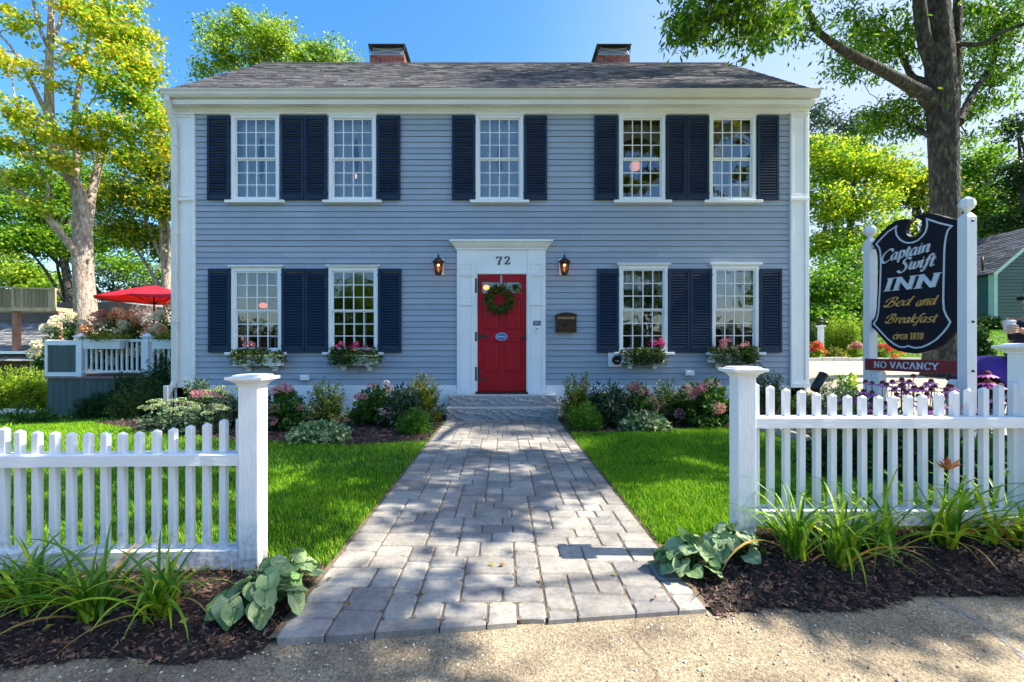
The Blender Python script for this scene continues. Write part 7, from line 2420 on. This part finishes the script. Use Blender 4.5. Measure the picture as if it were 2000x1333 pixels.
# the big ash at the right
def ash():
    Y = 8.5
    limbs = [
        (PP(Y, (1843, 745, 0), (1842, 640, 0), (1846, 480, 0), (1846, 380, 0), (1843, 300, 0), (1840, 200, 0), (1835, 100, 0), (1830, 0, 0), (1826, -120, .2), (1815, -260, .5)), [.37, .25, .225, .22, .225, .24, .225, .19, .15, .11]),
        (PP(Y, (1856, 400, .05), (1860, 330, .05), (1862, 230, .1), (1867, 120, .1), (1870, 40, .2), (1874, -80, .3), (1890, -220, .5)), [.05, .09, .10, .09, .075, .06, .05]),
        (PP(Y, (1822, 130, 0), (1806, 80, -.1), (1797, 20, -.2), (1790, -60, -.3), (1770, -200, -.5)), [.12, .11, .10, .085, .05]),
        (PP(Y, (1820, 205, 0), (1809, 187, -.1), (1784, 173, -.2), (1734, 144, -.4), (1676, 115, -.6), (1640, 94, -.7), (1597, 61, -.8), (1579, 22, -.9), (1564, -10, -1.0), (1530, -60, -1.2)), [.13, .12, .105, .09, .08, .065, .05, .04, .035, .02]),
        (PP(Y, (1597, 61, -.8), (1561, 56, -.9), (1530, 66, -1.0)), [.03, .02, .01]),
        (PP(Y, (1818, 172, 0), (1800, 158, .2), (1780, 148, .3), (1762, 108, .6), (1741, 72, .7), (1723, 43, .8)), [.07, .06, .055, .05, .04, .02]),
        (PP(Y, (1872, 240, 0), (1880, 222, .1), (1906, 173, .3), (1939, 126, .5), (1946, 72, .6), (1950, 20, .7)), [.09, .07, .055, .045, .035, .02]),
        (PP(Y, (1868, 90, 0), (1874, 86, 0), (1915, 86, -.2), (1953, 65, -.3), (2000, 47, -.5), (2080, 20, -.8)), [.06, .045, .04, .035, .03, .02]),
        (PP(Y, (1812, 265, 0), (1790, 250, .3), (1765, 238, .5), (1740, 228, .8)), [.05, .03, .02, .01]),
        (PP(Y, (1800, -60, -.3), (1650, -80, -1.5), (1560, -20, -2.0), (1480, 4, -2.2), (1388, 40, -2.4), (1340, 60, -2.5)), [.07, .05, .035, .025, .015, .008]),
        (PP(Y, (1826, -60, 0), (1840, -200, -1.5), (1900, -300, -3)), [.12, .08, .04]),
        (PP(Y, (1826, -100, 0), (1700, -260, .5), (1550, -380, .5)), [.10, .07, .04]),
        (PP(Y, (1872, -60, 0), (2000, -200, .5), (2200, -300, .8)), [.10, .07, .04]),
    ]
    B = [px_blob(1405, 8, 6.2, 84, 40, .7, 1900), px_blob(1342, 46, 6.1, 30, 26, .3, 420), px_blob(1480, 32, 6.4, 60, 34, .6, 1100), px_blob(1545, 24, 7.2, 42, 28, .5, 420), px_blob(1500, 70, 6.3, 24, 16, .25, 170),
         px_blob(1475, 88, 6.3, 16, 16, .22, 110), px_blob(1560, 58, 7.6, 32, 22, .3, 180),
         px_blob(1690, 62, 9.0, 62, 46, .7, 1500), px_blob(1660, 118, 8.8, 44, 30, .5, 560), px_blob(1745, 105, 9.2, 50, 40, .7, 900), px_blob(1640, 15, 8.9, 36, 22, .5, 260), px_blob(1770, 55, 9.2, 40, 40, .6, 600),
         px_blob(1930, 60, 9.2, 62, 50, .9, 1700), px_blob(1985, 25, 9.0, 60, 40, .8, 1100), px_blob(1910, 130, 9.2, 40, 34, .6, 700), px_blob(1925, 200, 9.2, 40, 40, .6, 850), px_blob(1990, 130, 8.9, 30, 34, .5, 450), px_blob(1895, 20, 9.2, 36, 30, .5, 500),
         px_blob(1745, 222, 9.0, 50, 26, .5, 800), px_blob(1790, 245, 9.0, 34, 24, .4, 420), px_blob(1710, 250, 9.1, 34, 20, .4, 300), px_blob(1890, 265, 9.2, 32, 22, .4, 300), px_blob(1790, 205, 9.2, 30, 18, .4, 260)]
    # crown above the frame: clumps with gaps between them
    rr = random.Random(21)
    for (a, b, c, r, n) in ((4.6, 9.6, 10.6, 1.1, 1500), (6.0, 9.0, 11.2, 1.2, 2000), (7.6, 9.6, 11.6, 1.3, 2200), (8.8, 9.0, 10.4, 1.2, 1700), (5.2, 8.4, 11.6, .9, 1000), (3.9, 9.2, 11.4, .8, 700), (7.6, 8.6, 13.4, 2.0, 1500), (10.6, 9.4, 9.6, 1.2, 900), (9.6, 7.4, 12.0, 1.5, 1000), (3.6, 8.7, 9.9, .7, 300)):
        B.append((a, b, c, r, r, r * .55, n))
    for k in range(54):
        xs, ys = -4.6 + 9.0 * ((k * 0.618) % 1), 4.5 + 3.4 * ((k * .7548) % 1) + rr.uniform(-.2, .2)
        h = rr.uniform(8.0, 10.5); r = rr.uniform(.26, .62)
        B.append((xs + .9 * h, ys, h, r * 1.35, r * .75, r * .35, int(2300 * r * r + 150)))
    B = [b[:6] + (int(b[6] * (.98 if i < 23 else 1.15)),) for i, b in enumerate(B)]
    nin = sum(b[-1] for b in B[:23])
    tree('ash_tree', 'tall ash tree with forked dark trunk behind the inn sign', (8.26, 8.5, ground_z(8.26, 8.5)), limbs, B, LF_ASH, BARKD, .112, .32, spread=.14, per=30, droop=.7, twig_n=170, twr=.018)
ash()

# roadside tree to the right, out of the frame: it shades the walk and road
def side_tree():
    base = (9.0, 1.6, -.03)
    limbs = [([base, (9.0, 1.6, 2), (8.9, 1.6, 4), (8.7, 1.7, 6.2)], [.30, .24, .22, .15]), ([(8.95, 1.6, 3.4), (7.6, 1.9, 4.9), (6.2, 2.2, 6.0)], [.13, .09, .04]), ([(8.9, 1.6, 4), (10, .5, 6)], [.1, .05]),
             ([(8.95, 1.6, 3.8), (7.4, 3.2, 5.6), (6.4, 3.9, 6.8)], [.11, .07, .03])]
    rr = random.Random(4)
    B = []
    for (xs, ys, r) in ((-1.9, 1.45, .5), (-2.7, 1.9, .5), (-1.0, 1.5, .25), (-.5, 1.95, .22), (-.35, 3.0, .30), (-.8, 3.45, .34), (-.1, 3.7, .42), (.1, 3.35, .22), (.6, 3.75, .28), (-.95, 3.95, .3), (.3, 4.6, .4), (-.5, 4.75, .4), (.9, 4.6, .3), (-1.2, 2.6, .22), (1.2, 4.3, .3), (2.9, 3.7, .4), (-2.8, 3.5, .35), (-3.2, 4.0, .4), (.65, 4.2, .4), (-.75, 4.3, .35), (1.5, 1.86, .20), (1.9, 1.93, .26), (2.35, 2.0, .28), (-.6, 1.5, .35), (-3.4, 1.7, .5), (-1.5, 1.75, .3), (-4.2, 2.4, .6),
                        (-1.6, 2.95, .30), (-2.4, 3.6, .45), (-1.4, 4.0, .35), (-3.3, 3.0, .45), (1.5, 3.95, .36), (2.25, 3.5, .30), (2.5, 4.3, .5), (1.4, 4.8, .42), (1.9, 3.2, .16), (-1.5, 3.35, .22), (-2.3, 2.75, .25), (-1.9, 4.6, .4), (-3.9, 3.5, .5), (2.1, 5.2, .4), (-.1, 2.75, .16), (-3.0, 4.4, .5)):
        h = rr.uniform(6.0, 7.6)
        B.append((xs + .9 * h, ys, h, r * 1.15, r * .85, r * .35, int(2300 * r * r + 110)))
    tree('roadside_maple', 'roadside maple just outside the right edge casting dappled shade', base, limbs, B, LF_MAPLE2, BARKD, .11, .8, spread=.12, twig_n=60, keep=lambda p: ~np.array([in_view(q) for q in p]))
side_tree()

def maple_left():
    Y = 16.0
    limbs = [
        (PP(Y, (170, 660, 0), (167, 600, 0), (163, 540, 0), (161, 490, 0), (160, 425, 0), (152, 370, 0), (135, 345, 0), (122, 318, 0), (106, 270, .1), (97, 225, .2), (96, 160, .3), (97, 100, .4), (100, 40, .4), (101, -30, .5), (110, -140, .6)), [.38, .33, .30, .31, .25, .20, .18, .17, .15, .15, .13, .11, .10, .08, .05]),
        (PP(Y, (163, 470, 0), (172, 425, .2), (178, 385, .3), (190, 335, .5), (200, 290, .6), (210, 262, .6), (226, 235, .7), (250, 192, .8), (263, 152, .9), (278, 115, 1)), [.20, .17, .14, .13, .11, .09, .08, .06, .045, .02]),
        (PP(Y, (158, 515, 0), (145, 490, -.3), (105, 440, -.6), (78, 406, -.8), (50, 385, -1), (22, 360, -1.2), (-20, 300, -1.4)), [.17, .13, .11, .09, .08, .06, .04]),
        (PP(Y, (75, 405, -.8), (95, 370, -.8), (60, 300, -.9), (40, 240, -1), (22, 150, -1)), [.05, .05, .04, .03, .02]),
        (PP(Y, (95, 235, .2), (70, 180, 0), (50, 142, -.2), (20, 90, -.3), (-20, 50, -.5)), [.08, .07, .05, .04, .03]),
        (PP(Y, (150, 330, .5), (147, 270, .6), (147, 212, .7), (155, 165, .8), (168, 110, .9), (176, 60, 1), (200, 10, 1.1), (215, -60, 1.2)), [.10, .10, .09, .08, .06, .05, .04, .02]),
        (PP(Y, (163, 440, .5), (150, 380, .5), (150, 330, .5)), [.12, .11, .10]),
        (PP(Y, (216, 284, .6), (250, 268, .5), (280, 252, .4), (312, 234, .3)), [.04, .035, .025, .01]),
        (PP(Y, (97, 100, .4), (75, 50, .3), (60, -20, .2)), [.07, .05, .03]),
        (PP(Y, (98, 90, .4), (118, 40, .6), (126, -30, .8)), [.06, .05, .03]),
        (PP(Y, (147, 240, .7), (185, 190, .4), (205, 150, .2)), [.03, .02, .01]),
        (PP(Y, (190, 335, .5), (170, 250, .2), (172, 200, .1)), [.03, .025, .01]),
    ]
    B = [px_blob(250, 120, 15.6, 52, 34, .8, 2300), px_blob(270, 75, 16.2, 42, 26, .7, 1400), px_blob(200, 60, 15.8, 60, 30, .9, 2100), px_blob(160, 20, 16.2, 60, 28, .9, 1900), px_blob(235, 25, 16.4, 40, 26, .7, 1100),
         px_blob(290, 150, 15.6, 38, 30, .7, 1100), px_blob(215, 160, 15.2, 50, 30, .8, 1600), px_blob(280, 200, 15.5, 48, 26, .7, 1300), px_blob(150, 110, 15.4, 34, 30, .6, 900), px_blob(310, 235, 15.6, 34, 24, .6, 900),
         px_blob(255, 255, 15.3, 50, 24, .7, 1300), px_blob(190, 240, 15.2, 40, 26, .6, 1000), px_blob(120, 265, 15.0, 60, 18, .6, 1100), px_blob(40, 225, 14.8, 55, 22, .7, 1100), px_blob(25, 125, 15.2, 40, 28, .7, 800), px_blob(15, 280, 14.8, 36, 22, .5, 600),
         px_blob(170, 285, 15.2, 48, 20, .6, 900), px_blob(100, 315, 15.0, 56, 18, .6, 900), px_blob(245, 305, 15.5, 46, 22, .6, 900), px_blob(320, 280, 15.7, 24, 26, .5, 500), px_blob(50, 345, 14.8, 50, 18, .5, 700), px_blob(60, 60, 15.8, 30, 24, .6, 420), px_blob(110, 160, 15.3, 24, 20, .5, 300), px_blob(75, 400, 15, 55, 16, .5, 500), px_blob(20, 30, 15.8, 34, 22, .6, 420),
         px_blob(130, -90, 16.5, 150, 60, 2.2, 4000), px_blob(-90, 60, 16.0, 70, 90, 1.6, 2200), px_blob(20, -70, 16.2, 80, 50, 1.5, 1500), px_blob(250, -30, 16.5, 34, 22, .8, 600)]
    B = [b[:6] + (int(b[6] * .68),) for b in B]
    tree('yellow_maple', 'tall maple turning yellow and orange at the left of the deck', (P(170, 660, 16)[0], 16, ground_z(-14.6, 16)), limbs, B, LF_MAPLE, BARKL, .118, .85, spread=.19, per=34, droop=.3, twig_n=230, twr=.018)
maple_left()

def gen_tree(name, label, px, Y, trunk_r, blobs, leaf, bark, size, group=None, lean=0, twig_n=60, aspect=.7, spread=.35, per=24, z0=None, fork=3):
    x = FX(px, Y); z = ground_z(x, Y) if z0 is None else z0
    B = [px_blob(a, b, Y + c, rx, ry, d, int(n * 1.35)) for a, b, c, rx, ry, d, n in blobs]; size *= .82; per = int(per * 1.4); spread *= .85
    top = max(b[2] for b in B); cx_ = sum(b[0] for b in B) / len(B)
    limbs = [([(x, Y, z - .2), (x + (cx_ - x) * .15, Y, z + (top - z) * .35), (x + (cx_ - x) * .5 + R.uniform(-.3, .3), Y, z + (top - z) * .65), (cx_, Y, top)], [trunk_r, trunk_r * .75, trunk_r * .5, trunk_r * .15])]
    for b in sorted(B, key=lambda q: -q[-1])[:7]:
        h0 = max(.3, min(.85, (b[2] - z) / (top - z + .01) - .25))
        p0 = Vector((x + (cx_ - x) * .5 * h0, Y, z + (top - z) * h0))
        c = Vector(b[:3]); mid = p0.lerp(c, .5) + Vector((R.uniform(-.3, .3), 0, .3))
        limbs.append(([tuple(p0), tuple(mid), tuple(c)], [trunk_r * .4, trunk_r * .25, trunk_r * .08]))
    return tree(name, label, (x, Y, z), limbs, B, leaf, bark, size, aspect, spread=spread, per=per, group=group, twig_n=twig_n, twr=.02)

gen_tree('green_maple', 'green and yellow maple between the big maple and the house', 335, 20, .26,
         [(300, 330, 0, 50, 30, 1.2, 1900), (330, 290, .5, 40, 26, 1, 1200), (260, 380, 0, 56, 34, 1.3, 2200), (320, 400, -.5, 40, 36, 1, 1500), (240, 450, .5, 55, 36, 1.3, 2000), (300, 470, .5, 44, 30, 1, 1300), (200, 400, 1, 34, 34, 1, 900), (330, 500, 1, 26, 26, 1, 600), (350, 230, 1, 30, 30, 1, 700), (390, 350, 0, 50, 90, 1.5, 1500)],
         LF_MAPLE2, BARKL, .17, twig_n=90)
gen_tree('shade_maple', 'dark green maple behind the left trunk', 145, 26, .30,
         [(80, 420, 0, 70, 40, 2, 2800), (130, 380, 1, 60, 36, 2, 2200), (60, 350, 1, 60, 36, 2, 1800), (110, 480, 0, 80, 34, 2, 2600), (40, 470, -1, 56, 34, 2, 1800), (200, 470, 1, 60, 34, 2, 1500), (190, 350, 2, 56, 50, 2, 1900), (-30, 400, 0, 60, 90, 2, 1800), (80, 270, 2, 90, 40, 2, 1500), (250, 520, 1, 60, 24, 2, 900)],
         LF_ASH, BARKD, .22, twig_n=80)
gen_tree('lime_tree', 'light green round tree behind the wooden balcony', 40, 32, .3,
         [(40, 540, 0, 70, 30, 2, 2800), (-20, 500, 0, 60, 50, 2, 2200), (100, 570, -1, 46, 24, 1.6, 1400), (0, 580, 0, 70, 30, 2, 1500)],
         LF_LIGHT, BARKD, .26, twig_n=30)
gen_tree('pale_tree', 'thin pale green tree right of the left trunk', 250, 34, .25,
         [(230, 530, 0, 60, 30, 2, 1300), (280, 550, 0, 50, 26, 2, 1100), (200, 570, 1, 40, 30, 2, 900), (120, 600, 2, 60, 30, 2, 1500), (150, 560, 2, 40, 36, 2, 900)],
         LF_BLUE, BARKD, .24, twig_n=40)
gen_tree('backyard_tree', 'light green tree rising behind the left end of the roof', 520, 22, .3,
         [(440, 110, 0, 48, 22, 1.3, 1100), (400, 140, 0, 30, 14, 1, 400), (430, 70, .3, 40, 24, 1.2, 800), (500, 60, 0, 46, 30, 1.5, 1500), (555, 85, 0, 44, 34, 1.5, 1500), (500, 110, 0, 50, 30, 1.5, 1300), (640, 100, 0, 34, 26, 1.2, 900), (685, 122, 0, 24, 14, 1, 360), (600, 120, 0, 40, 18, 1.2, 700), (470, 45, 0, 26, 14, 1, 300), (540, 200, 0, 130, 50, 2, 2500)],
         LF_LIGHT, BARKL, .17, twig_n=90, spread=.28)
G_R = 'trees beyond the driveway'
gen_tree('sunlit_maple', 'yellow green sunlit tree right of the house corner', 1655, 20, .20,
         [(1640, 330, 0, 60, 34, 1.5, 2300), (1700, 330, .5, 60, 30, 1.5, 2200), (1610, 400, -.5, 46, 44, 1.4, 1700), (1680, 400, 0, 56, 34, 1.5, 2000), (1740, 350, 1, 46, 24, 1.2, 1200), (1620, 480, 0, 56, 36, 1.4, 1900), (1690, 470, 0, 50, 34, 1.4, 1500), (1600, 300, .5, 36, 34, 1.2, 800), (1740, 440, 1.4, 26, 30, 1, 500), (1660, 290, 1, 40, 18, 1, 700)],
         LF_YEL, BARKD, .17, group=G_R, twig_n=110, spread=.28)
gen_tree('slender_tree', 'pale thin leaved tree against the house corner', 1600, 27, .16,
         [(1600, 230, 0, 30, 34, 1.2, 900), (1640, 290, 0, 40, 26, 1.2, 900), (1590, 300, 0, 26, 40, 1.2, 700), (1700, 240, 0, 50, 20, 1.4, 800), (1660, 250, 0, 30, 22, 1.2, 500)],
         LF_BLUE, BARKD, .20, group=G_R, twig_n=60)
gen_tree('understorey_tree', 'dark green leafy tree low beside the house corner', 1640, 16, .18,
         [(1610, 560, 0, 50, 36, 1.2, 3200), (1660, 590, .5, 50, 34, 1.2, 3000), (1600, 620, -.5, 40, 26, 1, 1800), (1650, 520, 1, 46, 30, 1.2, 2200), (1700, 560, 1, 40, 50, 1.2, 2400), (1690, 630, 0, 46, 30, 1, 2000), (1720, 500, 1.5, 30, 34, 1.1, 1300)],
         LF_ASH, BARKD, .14, group=G_R, twig_n=40)
gen_tree('oak_tree', 'broad green tree left of the ash trunk in the distance', 1800, 27, .3,
         [(1790, 350, 0, 40, 30, 1.6, 1500), (1770, 385, 0, 36, 24, 1.4, 1100), (1830, 390, 0, 40, 30, 1.6, 1200), (1730, 480, 0, 46, 40, 1.6, 2000), (1780, 560, 0, 80, 70, 2, 4200), (1720, 610, 0, 60, 40, 1.6, 2200), (1850, 600, 0, 60, 60, 2, 2600), (1850, 500, 0, 40, 50, 2, 1500)],
         LF_MAPLE2, BARKD, .22, group=G_R, twig_n=60)
gen_tree('oak_tree', 'dark green tree right of the ash trunk above the green house', 1925, 30, .3,
         [(1900, 330, 0, 44, 34, 1.8, 1900), (1930, 300, 0, 30, 22, 1.4, 800), (1900, 400, 0, 50, 40, 1.8, 2400), (1950, 440, 0, 60, 30, 2, 2500), (1890, 440, 0, 40, 30, 1.6, 1200), (1985, 390, 0, 50, 50, 2, 2400), (1920, 380, 1, 60, 50, 2, 2000)],
         LF_ASH, BARKD, .24, group=G_R, twig_n=60)
gen_tree('oak_tree', 'darkest green tree at the right edge of the photo', 2020, 26, .3,
         [(1985, 250, -1, 34, 22, 1.2, 800), (1995, 340, 0, 34, 40, 1.5, 1400), (2040, 380, 0, 60, 70, 2, 2600), (1975, 430, 0, 34, 26, 1.4, 1000)],
         LF_DARK, BARKD, .22, group=G_R, twig_n=40)
# invented trees behind the camera, added only for the window reflections
for i, (x, y, h, lf, lb) in enumerate(((-14, -27, 8.5, LF_ASH, 'added broad green tree across the road, far left behind the viewer'), (-5, -29, 9, LF_YEL, 'added yellow green tree across the road, left behind the viewer'), (4, -26, 9, LF_MAPLE2, 'added green maple across the road, straight behind the viewer'), (13, -25, 15, LF_ASH, 'added tall green tree across the road, right behind the viewer'), (23, -24, 17, LF_MAPLE, 'added tall yellowing maple across the road, far right behind the viewer'))):
    B = [(x + R.uniform(-2.6, 2.6), y + R.uniform(-1.5, 1.5), h * R.uniform(.35, .95), 2.0, 2.0, 1.5, 700) for _ in range(9)]
    tree('reflection_tree', lb, (x, y, -.1), [([(x, y, -.2), (x, y, h * .4), (x + .3, y, h * .9)], [.3, .25, .08])], B, lf, BARKD, .34, .8, spread=.5, group='added trees across the road for window reflections', twig_n=10)

# distant wooded skyline
def woods():
    B = []
    for i in range(44):
        a = -1.05 + 2.1 * i / 43
        r = R.uniform(62, 84)
        x, y = r * sin(a), r * cos(a)
        B.append((x, y, R.uniform(1.5, 4) + max(0, x) * .05, 4.2, 3.5, R.uniform(3.5, 6.0), 1500))
    pts, _ = clump_points(B, .8, 30)
    V, F = leaf_quads(pts, .55, .8)
    tag(np_mesh('distant_woods', V, F, LF_ASH), 'far wooded skyline beyond the gardens', 'woods', kind='stuff')
woods()
def far_side():
    B = [(x + R.uniform(-.8, .8), -34 - abs(x) * .1, R.uniform(.8, 2.6), 2.0, 1.3, R.uniform(1.8, 3.0), 2400) for x in np.arange(-50, 64, 2.4)]  # unseen hedge, added to darken what the lower panes reflect
    pts, _ = clump_points(B, .5, 26)
    V, F = leaf_quads(pts, .42, .8)
    tag(np_mesh('reflection_hedgerow', V, F, LF_DARK), 'added hedgerow across the road that darkens the window reflections', 'hedgerow', kind='stuff')
far_side()
